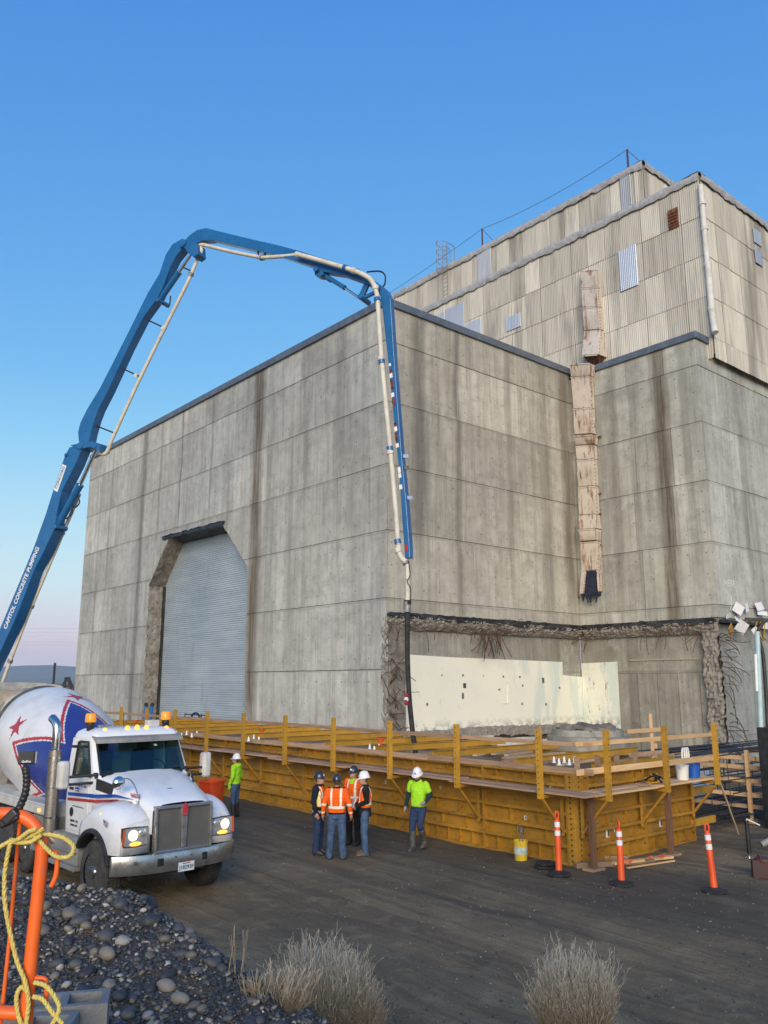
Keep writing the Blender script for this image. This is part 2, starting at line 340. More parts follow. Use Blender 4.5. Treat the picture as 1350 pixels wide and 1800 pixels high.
C_LEFT = concrete('concrete_door_wall', 1, [(34.1, .62, 1.0, BRN, 2.0), (47.3, .38, .8, DRK, 0.0), (42.35, .12, .8, DRK, 12.3), (29.8, .3, .35, DRK, 12), (52.3, .18, .45, DRK, 8), (27.2, .5, .35, DRK, 13), (38.8, .15, .5, DRK, 12.5), (45.0, .2, .5, DRK, 12)])
C_RIGHT = concrete('concrete_hall_side', 0, [(22.6, .5, .7, DRK, 9), (24.9, .25, .7, DRK, 6), (30.9, .4, .45, DRK, 8), (32.5, .45, .75, BRN, 8), (28.3, .3, .35, DRK, 7)], (1.04, .98, .90), .02)
C_WING = concrete('concrete_wing_front', 1, [(19.3, .5, 1.0, BRN, 5.5), (21.9, .3, .5, DRK, 8), (18.1, .35, .45, DRK, 8), (20.8, .25, .4, DRK, 10)], (.98, .97, .93), .02)
C_WING2 = concrete('concrete_wing_side', 0, [(36.5, .3, .4, DRK, 8)], (1.0, 1.0, .98))
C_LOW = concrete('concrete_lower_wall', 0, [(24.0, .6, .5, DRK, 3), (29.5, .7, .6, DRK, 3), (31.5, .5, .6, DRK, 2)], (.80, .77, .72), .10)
C_BROKEN = mat('broken_concrete', (.20, .18, .155), (.36, .33, .285), ns=6, rough=.95, bump=.9, bs=22, dirt=(.12, .10, .085), ds=6)
C_BROKEN_DK = mat('dark_broken_concrete', (.15, .13, .11), (.27, .24, .2), ns=3.0, rough=.95, bump=.9, bs=18, dirt=(.07, .06, .05), ds=5)
C_BROKEN_G = mat('grey_broken_concrete', (.21, .20, .18), (.31, .295, .27), ns=3.5, rough=.95, bump=.9, bs=22, dirt=(.13, .12, .105), ds=6)
REBAR = mat('rusty_rebar', (.055, .035, .028), (.12, .06, .04), ns=8, rough=.85, bump=.4, bs=90)
FLASH = mat('slate_flashing', (.10, .12, .145), (.15, .17, .20), ns=2.5, rough=.45, metal=.25, rv=.12)
BLACKM = mat('black_membrane', (.012, .012, .014), (.04, .042, .048), ns=2, rough=.5, bump=.5, bs=14)
CREAM = None
t = NT('cream_wall_paint'); P = t.pos(); c = t.xyz(P); hz = t.math('SUBTRACT', c[0], c[1])
n1 = t.noise(t.comb(t.math('MULTIPLY', hz, 1.1), 1.0, t.math('MULTIPLY', c[2], .25)), 1.0, 5, .6)
col = t.mix(t.ramp(t.noise(P, .6, 4), [(.35, 0.0), (.65, 1.0)]), (.80, .77, .63), (.74, .73, .62))
aq = t.math('MULTIPLY', t.ramp(n1, [(.47, 0.0), (.56, .8)]), t.maprange(hz, 3.2, 4.0, 0.0, 1.0))
col = t.mix(aq, col, (.56, .63, .58))
col = t.mix(t.ramp(t.noise(P, 5.0, 6, .75), [(.62, 0.0), (.70, .8)]), col, (.42, .39, .31))
col = t.mix(t.math('MULTIPLY', t.ramp(t.noise(t.comb(t.math('MULTIPLY', hz, 3.0), 5.0, t.math('MULTIPLY', c[2], .9)), 1.0, 6, .8), [(.57, 0.0), (.63, .85)]), t.maprange(hz, 8.4, 8.9, 0.0, 1.0)), col, (.16, .14, .11))
col = t.mix(t.math('MULTIPLY', t.ramp(t.noise(P, 3.2, 6, .7), [(.46, 0.0), (.54, .9)]), t.maprange(c[2], 2.3, 1.85, 0.0, 1.0)), col, (.30, .28, .24))
t.bump(t.noise(P, 8, 5, .7), .3, .02); CREAM = t.fin(col, .6, 0.0)

def wall_panels(parent, to3, u_breaks, z_breaks, m, hole=None, jit=.25, prox=.02, gap=.024, skip=None):
    for zi in range(len(z_breaks) - 1):
        z0, z1 = z_breaks[zi], z_breaks[zi + 1]
        ub = [u_breaks[0]] + [q + RND.uniform(-jit, jit) for q in u_breaks[1:-1] if RND.random() > .18] + [u_breaks[-1]]
        for i in range(len(ub) - 1):
            a, b = ub[i], ub[i + 1]; g = gap / 2
            cell = [(a + (g if i else 0), z0 + g), (b - (g if i < len(ub) - 2 else 0), z0 + g), (b - (g if i < len(ub) - 2 else 0), z1 - g), (a + (g if i else 0), z1 - g)]
            pieces = [cell] if hole is None else minus(cell, hole)
            if not pieces: continue
            w = RND.uniform(.0, prox); mb = MB()
            for pc in pieces: mb.ext(pc, to3, w, -.07)
            mb.build('concrete_panel', m, parent)
def rough_strip(mb, fn, nu, nv, amp, freq, seed=0.0, edge=0.0):
    """fn(u,v)->(point, normal); displaced grid with ragged borders"""
    vs = []
    for i in range(nu + 1):
        for j in range(nv + 1):
            u, v = i / nu, j / nv
            p, n = fn(u, v); k = fbm(p + Vector((seed, 0, 0)), freq, 5)
            q, _ = fn(u, v + (edge * fbm(p, 1.7, 4) if j in (0, nv) else 0))
            rg = 1 - 2 * abs(fbm(p + Vector((3, seed, 1)), freq * 2.3, 4))
            vs.append(q + n * amp * (.55 * k + .55 * rg + .4 * fbm(p, freq * 6, 3)))
    return mb.add(vs, [(i * (nv + 1) + j, (i + 1) * (nv + 1) + j, (i + 1) * (nv + 1) + j + 1, i * (nv + 1) + j + 1) for i in range(nu) for j in range(nv)])
def curl_bar(start, d, length, r=.014, wild=.9, n=9, sag=.15, seed=0):
    rr = random.Random(seed); p = Vector(start); d = Vector(d).normalized(); pts = [p.copy()]
    turn = Vector((rr.uniform(-1, 1), rr.uniform(-1, 1), rr.uniform(-1, 1))) * wild
    for k in range(n):
        d = (d + (turn + Vector((rr.uniform(-1, 1), rr.uniform(-1, 1), rr.uniform(-1, 1))) * wild * .5) * (1.2 / n) + Vector((0, 0, -sag / n * 3))).normalized()
        p = p + d * length / n; pts.append(p.copy())
    return MB().tube(catmull(pts, 2), r, 5)

# ---- the hall with the roller door
hall = thing('concrete_hall', 'tall board-marked concrete hall with a big roller door behind the yellow formwork', 'building', (X0, Y0, 0))
DOOR = [(34.45, -.1), (45.75, -.1), (45.75, 9.3), (43.35, 11.95), (37.3, 11.75), (34.7, 9.3)]      # (y, z), counter-clockwise
fl = lambda u, v, w: Vector((X0 - w, u, v))
core = MB()
for pc in minus([(Y0 + .02, 0), (Y1, 0), (Y1, ZT - .05), (Y0 + .02, ZT - .05)], DOOR): core.ext(pc, fl, -.05, -1.0)
core.bx(X0 + 1.0, X2 + 6, Y0 + .05, Y0 + .9, ZL - .1, ZT - .05); core.bx(X0 + .6, X2 + .3, Y0 + .32, Y0 + .95, 0, ZL - .05)
core.bx(X0 + .1, X2 + 6, Y0 + .1, Y1, ZT - .4, ZT - .1); core.bx(X0 + 1, X2 + 6, Y1 - .8, Y1 - .02, 0, ZT - .4)
core.build('wall_core', C_BROKEN_DK, hall)
ub = [Y0, 27.3, 30.2, 33.35, 36.5, 39.6, 42.4, 45.4, 48.2, 51.2, 54.0, Y1]
wall_panels(hall, fl, ub, LIFTS + [ZT - .1], C_LEFT, DOOR)
fr_ = lambda u, v, w: Vector((u, Y0 - w, v))
wall_panels(hall, fr_, [X0, 24.95, 28.9, X2 - .02], [ZL + .1, 6.98, 9.66, 12.35, 15.02, 17.63, ZT - .1], C_RIGHT, None, .12)
# roof edge flashing, in lengths
y = Y0 - .06
while y < Y1:
    e = min(y + 3.05, Y1 + .05); MB().bx(X0 - .13, X0 + .35, y, e - .012, ZT - .13, ZT + .2).build('roof_flashing', FLASH, hall, bevel=.015); y = e
x = X0 + .36
while x < X2 - .1:
    e = min(x + 3.05, X2 + .1); MB().bx(x, e - .012, Y0 - .13, Y0 + .3, ZT - .13, ZT + .2).build('roof_flashing', FLASH, hall, bevel=.015); x = e
# broken reveal of the door opening
def reveal(a, b, name, m, sd):
    A, B = Vector((X0, a[0], a[1])), Vector((X0, b[0], b[1])); dv = (B - A); L = dv.length
    ctr = Vector((0, 40, 6)); mid = (A + B) / 2; nrm = Vector((0, -dv.z, dv.y)).normalized()
    if nrm.dot(ctr - mid) < 0: nrm = -nrm
    mb = MB(); rough_strip(mb, lambda u, v: (A + dv * u + Vector((1.02 * v - .02, 0, 0)) - nrm * .02, nrm), max(6, int(L * 7)), 9, .10, 1.6, sd, .03)
    return mb.build(name, m, hall, smooth=50)
reveal((45.75, -.1), (45.75, 9.3), 'broken_reveal', C_BROKEN_G, 1)
reveal((45.75, 9.3), (43.35, 11.95), 'broken_reveal', C_BROKEN_DK, 2)
reveal((37.3, 11.75), (34.7, 9.3), 'broken_reveal', C_BROKEN_G, 3)
reveal((34.7, 9.3), (34.45, -.1), 'broken_reveal', C_BROKEN_G, 4)
mb = MB(); A, B = Vector((X0 - .14, 44.1, 11.95)), Vector((X0 - .14, 37.0, 11.85))
rough_strip(mb, lambda u, v: (A.lerp(B, u) + Vector((1.1 * v, 0, .06 - .32 * v)), Vector((0, 0, -1))), 60, 8, .05, 1.3, 9, .05)
rough_strip(mb, lambda u, v: (A.lerp(B, u) + Vector((.04, 0, .08 - .2 * v)), Vector((-1, 0, 0))), 60, 4, .03, 2.6, 5, .3)
mb.build('torn_lintel', BLACKM, hall, smooth=50)
# roller door: interlocking slats
mb = MB(); prof = []
z = 0.0
while z < 12.2: prof += [(0, z), (-.022, z + .025), (-.022, z + .075), (0, z + .10)]; z += .112
mb.loops([[Vector((X0 + 1.02 + a, yy, b)) for a, b in prof] for yy in (33.9, 46.2)], False, False)
t = NT('galvanised_slats'); P = t.pos(); c = t.xyz(P)
col = t.mix(t.ramp(t.noise(t.comb(0.0, t.math('MULTIPLY', c[1], .35), t.math('MULTIPLY', c[2], 1.4)), 1.0, 4, .6), [(.35, 0.0), (.7, 1.0)]), (.36, .42, .46), (.46, .52, .555))
col = t.mix(t.ramp(t.noise(t.scl(P, (1, .25, 9)), 1.0, 3), [(.5, 0.0), (.7, .5)]), col, (.30, .355, .395))
col = t.mix(t.ramp(t.noise(t.scl(P, (1, 1.2, .3)), 1.0, 5, .7), [(.56, 0.0), (.75, .5)]), col, (.2, .21, .21))
door = mb.build('roller_door', t.fin(col, .5, .25), hall)
MB().bx(X0 + .88, X0 + 1.0, 45.55, 45.8, 0, 9.3).build('door_guide', BLACKM, door)
MB().bx(X0 + .75, X0 + 1.0, 34.2, 46, -.02, .1).build('bottom_rail', BLACKM, door)
# ledge and torn lower wall on the hall side
def torn_ledge(parent, to3, u0, u1, zc, seeds, lab, bars=26):
    mb = MB(); mb.ext([(u0, zc - .08), (u1, zc - .08), (u1, zc + .06), (u0, zc + .06)], to3, -.1, .16)
    rough_strip(mb, lambda u, v: (to3(u0 + (u1 - u0) * u, zc + .10 - .24 * v, .15), to3(0, 0, 1) - to3(0, 0, 0)), 60, 4, .05, 2.0, seeds, .3)
    mb.build('membrane_strip', BLACKM, parent)
    mb = MB(); rough_strip(mb, lambda u, v: (to3(u0 + (u1 - u0) * u, zc - .05 - .48 * v, .13 - .34 * v * v), to3(0, 0, 1) - to3(0, 0, 0)), int((u1 - u0) * 14), 10, .10, 2.6, seeds + 3, .12)
    mb.build(lab, C_BROKEN, parent, smooth=22)
    nrm = to3(0, 0, 1) - to3(0, 0, 0); al = to3(1, 0, 0) - to3(0, 0, 0)
    for k in range(bars):
        u = RND.uniform(u0 + .1, u1 - .1); ln = RND.choice((.35, .5, .6, .9, 1.1))
        curl_bar(to3(u, zc - RND.uniform(.1, .5), .08), nrm * .7 + al * RND.uniform(-1.4, 1.4) + Vector((0, 0, RND.uniform(-.9, .3))), ln, .014, 1.1, 8, .35, k + int(seeds * 100)).build('rebar', REBAR, parent, smooth=60)
torn_ledge(hall, lambda u, v, w: Vector((u, Y0 - w, v)), X0 + .02, X2 - .05, ZL, 1.0, 'broken_edge', 46)
for k in range(22):                                            # the tangle in the middle of the hall side
    curl_bar((26.55 + RND.uniform(-.5, .55), Y0 - .05, ZL - .35 - RND.random() * .3), (RND.uniform(-.8, .8), -.5, -1), RND.uniform(.6, 1.25), .017, 1.0, 8, .5, 500 + k).build('rebar', REBAR, hall, smooth=60)
LOW_Y = Y0 + .3
xs = [X0 + .62, 23.4, 26.2, 29.0, 31.2, X2 + .2]
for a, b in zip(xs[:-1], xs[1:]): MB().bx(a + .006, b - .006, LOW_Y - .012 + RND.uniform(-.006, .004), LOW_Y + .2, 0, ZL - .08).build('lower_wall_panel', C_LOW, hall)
# paint coat
def paint(poly, to3, name='painted_coat'):
    mb = MB()
    for p in poly: mb.ext(p, to3, .0, .03)
    return mb.build(name, CREAM, hall)
lw = lambda u, v, w: Vector((u, LOW_Y - .012 - w, v))
paint([[(X0 + .75, 1.6), (24.5, 1.6), (24.5, 4.78), (X0 + .95, 4.85)], [(24.5, 1.6), (28.6, 1.6), (28.6, 4.74), (24.5, 4.78)], [(28.6, 1.6), (31.9, 1.6), (31.9, 4.70), (28.6, 4.74)], [(31.9, 1.6), (X2 + .25, 1.6), (X2 + .25, 4.02), (31.9, 4.10)]], lw)
for (px, py, w, h) in ((813, 1223, .14, .32), (954, 1196, .17, .3), (816, 1205, .2, .26), (750, 1238, .1, .14), (813, 1187, .1, .1), (884, 1189, .1, .1), (913, 1190, .1, .1), (776, 1187, .07, .08), (983, 1209, .1, .12), (917, 1237, .1, .14), (959, 1238, .09, .14), (877, 1212, .12, .1), (918, 1205, .1, .1), (849, 1188, .06, .06)):
    p = on_y(px, py, LOW_Y - .03); w *= .75; h *= .75; MB().bx(p.x - w / 2, p.x + w / 2, LOW_Y - .075, LOW_Y - .02, p.z - h / 2, p.z + h / 2).build('wall_box', mat('dull_steel_box', (.1, .1, .1), (.2, .21, .22), ns=6, rough=.6, metal=.3, rv=.4), hall, bevel=.008)
MB().tube([on_y(893, 1205, LOW_Y - .06), on_y(893, 1236, LOW_Y - .06), on_y(884, 1237, LOW_Y - .06)], .022, 6).build('conduit', CREAM, hall)
# torn corner with curled bars
mb = MB(); rough_strip(mb, lambda u, v: (Vector((X0 - .02 + .85 * v, Y0 + .02 + .25 * v, ZL - .1 - 6.2 * u)), Vector((0, -1, 0))), 70, 12, .13, 1.8, 4, .10)
rough_strip(mb, lambda u, v: (Vector((X0 - .0, Y0 + .25 - .28 * v, ZL - .1 - 6.2 * u)), Vector((-1, 0, 0))), 60, 4, .07, 2.2, 6, .7)
mb.build('torn_corner', C_BROKEN, hall, smooth=22)
for k in range(44):
    z = RND.uniform(.9, 5.9)
    curl_bar((X0 + RND.uniform(.02, .6), Y0 + .02, z), (RND.uniform(-.9, .9), -.55, RND.uniform(-.9, .6)), RND.uniform(.45, 1.15), RND.choice((.013, .016, .019)), 1.3, 9, .3, 900 + k).build('rebar', REBAR, hall, smooth=60)
# old floor slab edge with white washed wall stubs below
mb = MB(); rough_strip(mb, lambda u, v: (Vector((X0 + .6 + 10.2 * u, LOW_Y - .05 - .5 * min(1, 2 * v), 1.88 - .03 * math.sin(u * 9) - max(0, v - .5) * .7)), Vector((0, -.5, .8)).normalized()), 110, 10, .12, 2.2, 8, .05)
mb.build('broken_floor_edge', C_BROKEN, hall, smooth=22)
WWASH = mat('white_washed_concrete', (.66, .66, .62), (.5, .49, .45), ns=2.2, rough=.85, bump=.4, bs=12, dirt=(.22, .2, .17), ds=4, dlo=.55)
for (a, b, zt, dy) in ((22.0, 24.9, 1.5, .35), (25.3, 26.3, 1.62, .7), (26.9, 29.3, 1.45, .4), (29.8, 31.5, 1.3, .55)):
    mb = MB(); mb.bx(a, b, LOW_Y - dy, LOW_Y - .02, 0, zt); mb.build('low_wall_stub', WWASH, hall, bevel=.03)

# ---- the wing
wing = thing('concrete_wing', 'concrete wing with wet brown streaks and a torn lower corner beside the hall', 'building', (X2, Y2, 0))
ZW = 19.0
core = MB(); core.bx(X2 + .06, 48, Y2 + .06, Y0 + .3, ZL - .1, ZW - .1); core.bx(X2 + .32, 48, Y2 + .5, Y0 + .3, 0, ZL - .05)
core.build('wall_core', C_BROKEN_DK, wing)
fw_ = lambda u, v, w: Vector((X2 - w, u, v)); fs_ = lambda u, v, w: Vector((u, Y2 - w, v))
wall_panels(wing, fw_, [Y2, 19.0, 20.9, 22.9, Y0 + .0], [ZL + .1, 6.98, 9.66, 12.35, 15.02, 17.63, ZW - .1], C_WING, None, .2)
wall_panels(wing, fs_, [X2, 34.9, 36.8, 38.9, 41, 43.4, 46, 48], [ZL + .1, 6.98, 9.66, 12.35, 15.02, 17.63, ZW - .05], C_WING2, None, .2)
yy = Y2 - .12
while yy < Y0 - .2:
    e = min(yy + 2.3, Y0 - .16); MB().bx(X2 - .12, X2 + .5, yy, e - .012, ZW - .12, ZW + .2).build('roof_flashing', FLASH, wing, bevel=.015); yy = e
MB().bx(X2 + .51, X2 + 1.5, Y2 - .12, Y2 + .3, ZW - .12, ZW + .2).build('roof_flashing', FLASH, wing, bevel=.015)
torn_ledge(wing, lambda u, v, w: Vector((X2 - w, u, v)), Y2 + .1, Y0 - .2, ZL - .02, 2.0, 'broken_edge', 30)
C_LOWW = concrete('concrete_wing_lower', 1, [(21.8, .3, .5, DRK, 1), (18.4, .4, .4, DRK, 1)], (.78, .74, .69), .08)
LOW_X = X2 + .3
ysq = [Y2 + .45, 18.55, 19.55, 20.55, 21.55, 22.58, Y0 + .28]
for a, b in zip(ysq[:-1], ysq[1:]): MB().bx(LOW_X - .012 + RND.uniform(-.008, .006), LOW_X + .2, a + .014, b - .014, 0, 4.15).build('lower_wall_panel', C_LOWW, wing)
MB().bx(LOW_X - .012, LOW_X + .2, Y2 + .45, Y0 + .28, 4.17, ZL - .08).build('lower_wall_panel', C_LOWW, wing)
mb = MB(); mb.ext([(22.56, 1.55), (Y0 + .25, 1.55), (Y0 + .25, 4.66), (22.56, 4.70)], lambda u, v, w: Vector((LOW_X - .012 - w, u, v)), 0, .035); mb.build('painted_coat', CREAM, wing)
MB().bx(LOW_X - .06, LOW_X, 18.6, 21.9, 4.72, 4.78).build('wall_batten', mat('old_batten', (.32, .27, .2), (.42, .37, .29), rough=.8), wing)
MB().bx(LOW_X - .1, LOW_X, 17.85, 18.15, 5.05, 5.38).build('junction_box', mat('dull_steel_box', (.1, .1, .1)), wing, bevel=.01)
mb = MB(); rough_strip(mb, lambda u, v: (Vector((X2 + .0 + .05 * v, Y2 + .02 + .75 * v, ZL - .1 - 6.2 * u)), Vector((-1, 0, 0))), 70, 10, .13, 1.8, 14, .10)
rough_strip(mb, lambda u, v: (Vector((X2 + .02 + .8 * v, Y2 + .02 + .45 * v, ZL - .1 - 6.2 * u)), Vector((0, -1, 0))), 70, 10, .13, 1.8, 16, .10)
mb.build('torn_corner', C_BROKEN, wing, smooth=22)
for k in range(40):
    z = RND.uniform(.8, 5.9)
    curl_bar((X2 + RND.uniform(-.02, .6), Y2 + .02, z), (RND.uniform(-.2, 1.1), -.7, RND.uniform(-.8, .5)), RND.uniform(.5, 1.3), RND.choice((.013, .016, .019)), 1.2, 9, .35, 1900 + k).build('rebar', REBAR, wing, smooth=60)
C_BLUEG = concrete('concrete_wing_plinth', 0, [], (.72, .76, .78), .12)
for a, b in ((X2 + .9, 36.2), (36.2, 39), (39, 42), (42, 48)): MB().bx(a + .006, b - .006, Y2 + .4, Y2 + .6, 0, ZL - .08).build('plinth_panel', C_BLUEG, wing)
MB().bx(X2 + .2, 48, Y2 - .04, Y2 + .4, ZL - .1, ZL + .02).build('membrane_strip', BLACKM, wing)
# chalked note on the wing side
CHALK = mat('chalk', (.8, .8, .78), (.55, .55, .53), ns=30, rough=.9)
p = on_y(1283, 1026, Y2 - .02); o = link('chalk_writing', text_mesh('HERE', .42, CHALK, .001), wing, (p.x, Y2 - .024, p.z), (PI / 2, 0, 0))
a_ = on_y(1285, 1048, Y2 - .026); b_ = on_y(1287, 1078, Y2 - .026)
mb = MB(); mb.beam(a_, b_, .05, .004, (0, 1, 0)); mb.beam(b_, b_ + Vector((-.16, 0, .3)), .05, .004, (0, 1, 0)); mb.beam(b_, b_ + Vector((.14, 0, .3)), .05, .004, (0, 1, 0)); mb.build('chalk_arrow', CHALK, wing)

# ---- corrugated upper storeys
def siding(name, ca, cb, galv=False):
    t = NT(name); P = t.pos(); c = t.xyz(P); u = t.math('SUBTRACT', c[0], c[1]); rn = t.rnd(); ro = t.math('MULTIPLY', rn, 40.0)
    col = t.mix(t.ramp(t.noise(t.comb(t.math('ADD', t.math('MULTIPLY', u, 1.6), ro), 0.0, t.math('MULTIPLY', c[2], .18)), 1.0, 5, .65), [(.35, 0.0), (.68, 1.0)]), ca, cb)
    if not galv:
        col = t.mix(t.ramp(t.noise(t.comb(t.math('MULTIPLY', u, .55), 2.0, t.math('MULTIPLY', c[2], .06)), 1.0, 5, .65), [(.50, 0.0), (.64, .8)]), col, (.20, .185, .165))
        col = t.mix(t.ramp(t.noise(t.comb(t.math('MULTIPLY', u, 5.5), ro, t.math('MULTIPLY', c[2], .25)), 1.0, 4, .7), [(.52, 0.0), (.72, .6)]), col, (.24, .215, .18))
    k = t.maprange(rn, 0.0, 1.0, .78, 1.1); sn = t.node('ShaderNodeVectorMath', operation='SCALE'); t.put(sn.inputs[0], col); t.put(sn.inputs['Scale'], k)
    t.bump(t.noise(P, 6, 4), .15, .02)
    return t.fin(sn.outputs[0], .45 if galv else .85, .4 if galv else 0.0, Specular_IOR_Level=.35)
S_CREAM = siding('cement_siding', (.585, .555, .475), (.455, .43, .38)); S_GALV = siding('new_galvanised_sheet', (.50, .55, .63), (.42, .46, .53), True)
def corr(w, h):
    n = max(4, int(round(w / .107)) * 4); mb = MB()
    mb.loops([[Vector((w * i / n - w / 2, .017 * math.cos(i * PI / 2), z)) for i in range(n + 1)] for z in (0, h)], False, False)
    return mb.mesh('siding_sheet', S_CREAM, 80)
SHEETS = {}
def sheet(parent, pos, w, h, rz, m=None):
    nv = Vector((-1, 0, 0)) if rz < -1 else Vector((0, -1, 0)); pos = Vector(pos) + nv * .024
    key = (round(w, 2), round(h, 2), m.name if m else '')
    if key not in SHEETS:
        me = corr(w, h)
        if m: me.materials.clear(); me.materials.append(m)
        SHEETS[key] = me
    o = link('siding_sheet', SHEETS[key], parent, pos, (0, 0, rz)); o.rotation_euler = (-.013 + RND.uniform(-.004, .004), 0, rz); return o
CAPR = mat('rough_grey_coping', (.30, .30, .31), (.44, .44, .44), ns=5, rough=.95, bump=1.0, bs=16, dirt=(.16, .16, .16), ds=9)
def coping(parent, a, b, drop, wid, sd):
    """lumpy roof coping from a to b; outer normal to the left of a->b seen from above is hidden side"""
    a, b = Vector(a), Vector(b); d = (b - a); L = d.length; n = Vector((d.y, -d.x, 0)).normalized(); mb = MB()
    prof = [(.10, -drop), (.16, -drop * .55), (.14, -.02), (.0, .12), (-.3, .16), (-wid, .05)]
    k = int(L * 6); vs = []
    for i in range(k + 1):
        for (o, z) in prof:
            p = a + d * (i / k) + n * o + Vector((0, 0, z)); f = fbm(p + Vector((sd, 0, 0)), 1.9, 4)
            vs.append(p + n * .05 * f + Vector((0, 0, .05 * fbm(p, 2.6, 4) + (.09 * fbm(p, 3.5, 3) if z == -drop else 0))))
    m_ = len(prof)
    mb.add(vs, [(i * m_ + j, (i + 1) * m_ + j, (i + 1) * m_ + j + 1, i * m_ + j + 1) for i in range(k) for j in range(m_ - 1)])
    return mb.build('roof_coping', CAPR, parent, smooth=50)
clad = thing('corrugated_upper_storey', 'weathered cream corrugated upper storey rising above the concrete roofs', 'building', (X3, Y3, ZW))
ZC = 27.45
SCORE = mat('siding_backing', (.26, .24, .2), (.2, .185, .16), rough=.9)
MB().bx(X3 + .03, 50, Y3 + .03, 56, ZW - .6, ZC).build('wall_core', SCORE, clad)
rows = [(25.28, 2.17), (23.28, 2.05), (21.24, 2.09), (19.2, 2.09), (18.2, 1.05)]
for ri, (z, h) in enumerate(rows):
    yy = Y3 - .03; k = 0
    while yy < 44:
        w = 1.07; yc = yy + w / 2 + .03
        g = None
        if ri == 0 and 20.4 - .05 < yc < -1: g = S_GALV
        if ri in (2,) and (29.5 < yc < 30.6 or 33.3 < yc < 34.3): g = None
        sheet(clad, (X3 - .02 - .012 * (k % 2), yc, z - .02), w - .012 + .0, h, -PI / 2, g); yy += 1.07; k += 1
    xx = X3 + .1; k = 0
    while xx < 46:
        sheet(clad, (xx + .535, Y3 - .02 - .012 * (k % 2), z - .02), 1.055, h, 0, None); xx += 1.07; k += 1
def patch(px0, py0, px1, py1, m=S_GALV, xw=X3, name='patch_sheet', off=.10, par=None):
    a, b = on_x(px0, py0, xw - off), on_x(px1, py1, xw - off); w = abs(a.y - b.y); h = abs(a.z - b.z)
    me = corr(w, h); me.materials.clear(); me.materials.append(m)
    return link(name, me, par or clad, (xw - off, (a.y + b.y) / 2, min(a.z, b.z)), (0, 0, -PI / 2))
patch(1086, 443, 1122, 500, off=.10); patch(755, 560, 782, 585); patch(783, 545, 816, 585); patch(818, 570, 846, 600); patch(888, 560, 915, 573)
for (px0, py0, px1, py1) in ((1322, 400, 1338, 435), (1325, 437, 1340, 470)):
    a, b = on_y(px0, py0, Y3 - .06), on_y(px1, py1, Y3 - .06); me = corr(abs(a.x - b.x), abs(a.z - b.z)); me.materials.clear(); me.materials.append(S_GALV)
    link('patch_sheet', me, clad, ((a.x + b.x) / 2, Y3 - .11, min(a.z, b.z)), (0, 0, 0))
RUST = mat('deep_rust', (.10, .035, .018), (.22, .09, .045), ns=7, rough=.9, bump=.5, bs=40)
a = on_x(1174, 372, X3 - .06); b = on_x(1194, 397, X3 - .06)
mb = MB(); mb.bx(X3 - .12, X3 - .02, min(a.y, b.y), max(a.y, b.y), min(a.z, b.z), max(a.z, b.z))
for q in range(5): zz = min(a.z, b.z) + .1 + q * .16; mb.box((X3 - .14, (a.y + b.y) / 2, zz), (.09, abs(a.y - b.y) * .9, .02), (0, .6, 0))
mb.build('rusty_vent', RUST, clad, bevel=.01)
coping(clad, (X3 - .02, 50, ZC), (X3 - .02, Y3 - .05, ZC), .36, 1.6, 3); coping(clad, (X3 - .05, Y3 - .03, ZC), (49, Y3 - .03, ZC), .36, 1.6, 7)
PIPEW = mat('chalky_white_pipe', (.62, .61, .57), (.50, .48, .43), ns=2, rough=.7, dirt=(.3, .22, .15), ds=3, dlo=.6)
pipe = MB().tube(catmull([(X3 - .12, Y3 - .12, ZC - .7), (X3 - .16, Y3 - .14, 24.3), (X3 - .13, Y3 - .12, 23.6), (X3 - .14, Y3 - .14, 22.6)], 4), .13, 10).build('corner_downpipe', PIPEW, clad, smooth=50)
MB().tube([(X3 - .16, Y3 - .16, 22.7), (X3 - .14, Y3 - .15, 20.3), (X3 - .25, Y3 - .25, 19.4), (X3 - .3, Y3 - .3, 19.2)], .15, 10).build('lower_pipe', PIPEW, pipe, smooth=50)
for zz in (25.7, 24.4, 22.6, 20.4): MB().tube([(X3 - .14, Y3 - .14, zz), (X3 - .14, Y3 - .14, zz + .16)], .17, 10).build('pipe_collar', PIPEW, pipe, smooth=50)
# penthouse
pent = thing('corrugated_penthouse', 'highest set-back corrugated block with lightning rods and a caged ladder', 'building', (37, 21.6, ZC))
XP, YP, ZP = 37.0, 21.6, 31.7
MB().bx(XP + .06, 49, YP + .06, 55, ZC - .2, ZP).build('wall_core', SCORE, pent)
yy = YP
while yy < 46: sheet(pent, (XP - .02, yy + .55, 29.25), 1.055, 2.3, -PI / 2); sheet(pent, (XP - .02, yy + .55, 27.1), 1.055, 2.2, -PI / 2); yy += 1.07
xx = XP
while xx < 48: sheet(pent, (xx + .55, YP - .02, 29.25), 1.055, 2.3, 0); sheet(pent, (xx + .55, YP - .02, 27.1), 1.055, 2.2, 0); xx += 1.07
coping(pent, (XP - .02, 54, ZP), (XP - .02, YP - .05, ZP), .36, 1.2, 13); coping(pent, (XP - .05, YP - .03, ZP), (48, YP - .03, ZP), .36, 1.2, 17)
S_GREY = siding('grey_repair_sheet', (.36, .36, .37), (.48, .48, .49), True)
patch(1088, 308, 1112, 375, S_GREY, XP, 'repair_sheet', .10, pent); patch(838, 440, 864, 490, S_GREY, XP, 'repair_sheet', .10, pent); patch(1113, 305, 1124, 360, S_CREAM, XP, 'repair_sheet', .105, pent)
RODM = mat('dark_rod', (.05, .03, .035), (.1, .05, .05), rough=.7)
r1 = on_x(1104, 290, XP + .3); r2 = on_x(848, 430, XP + .3)
top1 = Vector((XP + .3, r1.y, on_x(1104, 262, XP + .3).z)); top2 = Vector((XP + .3, r2.y, on_x(848, 402, XP + .3).z))
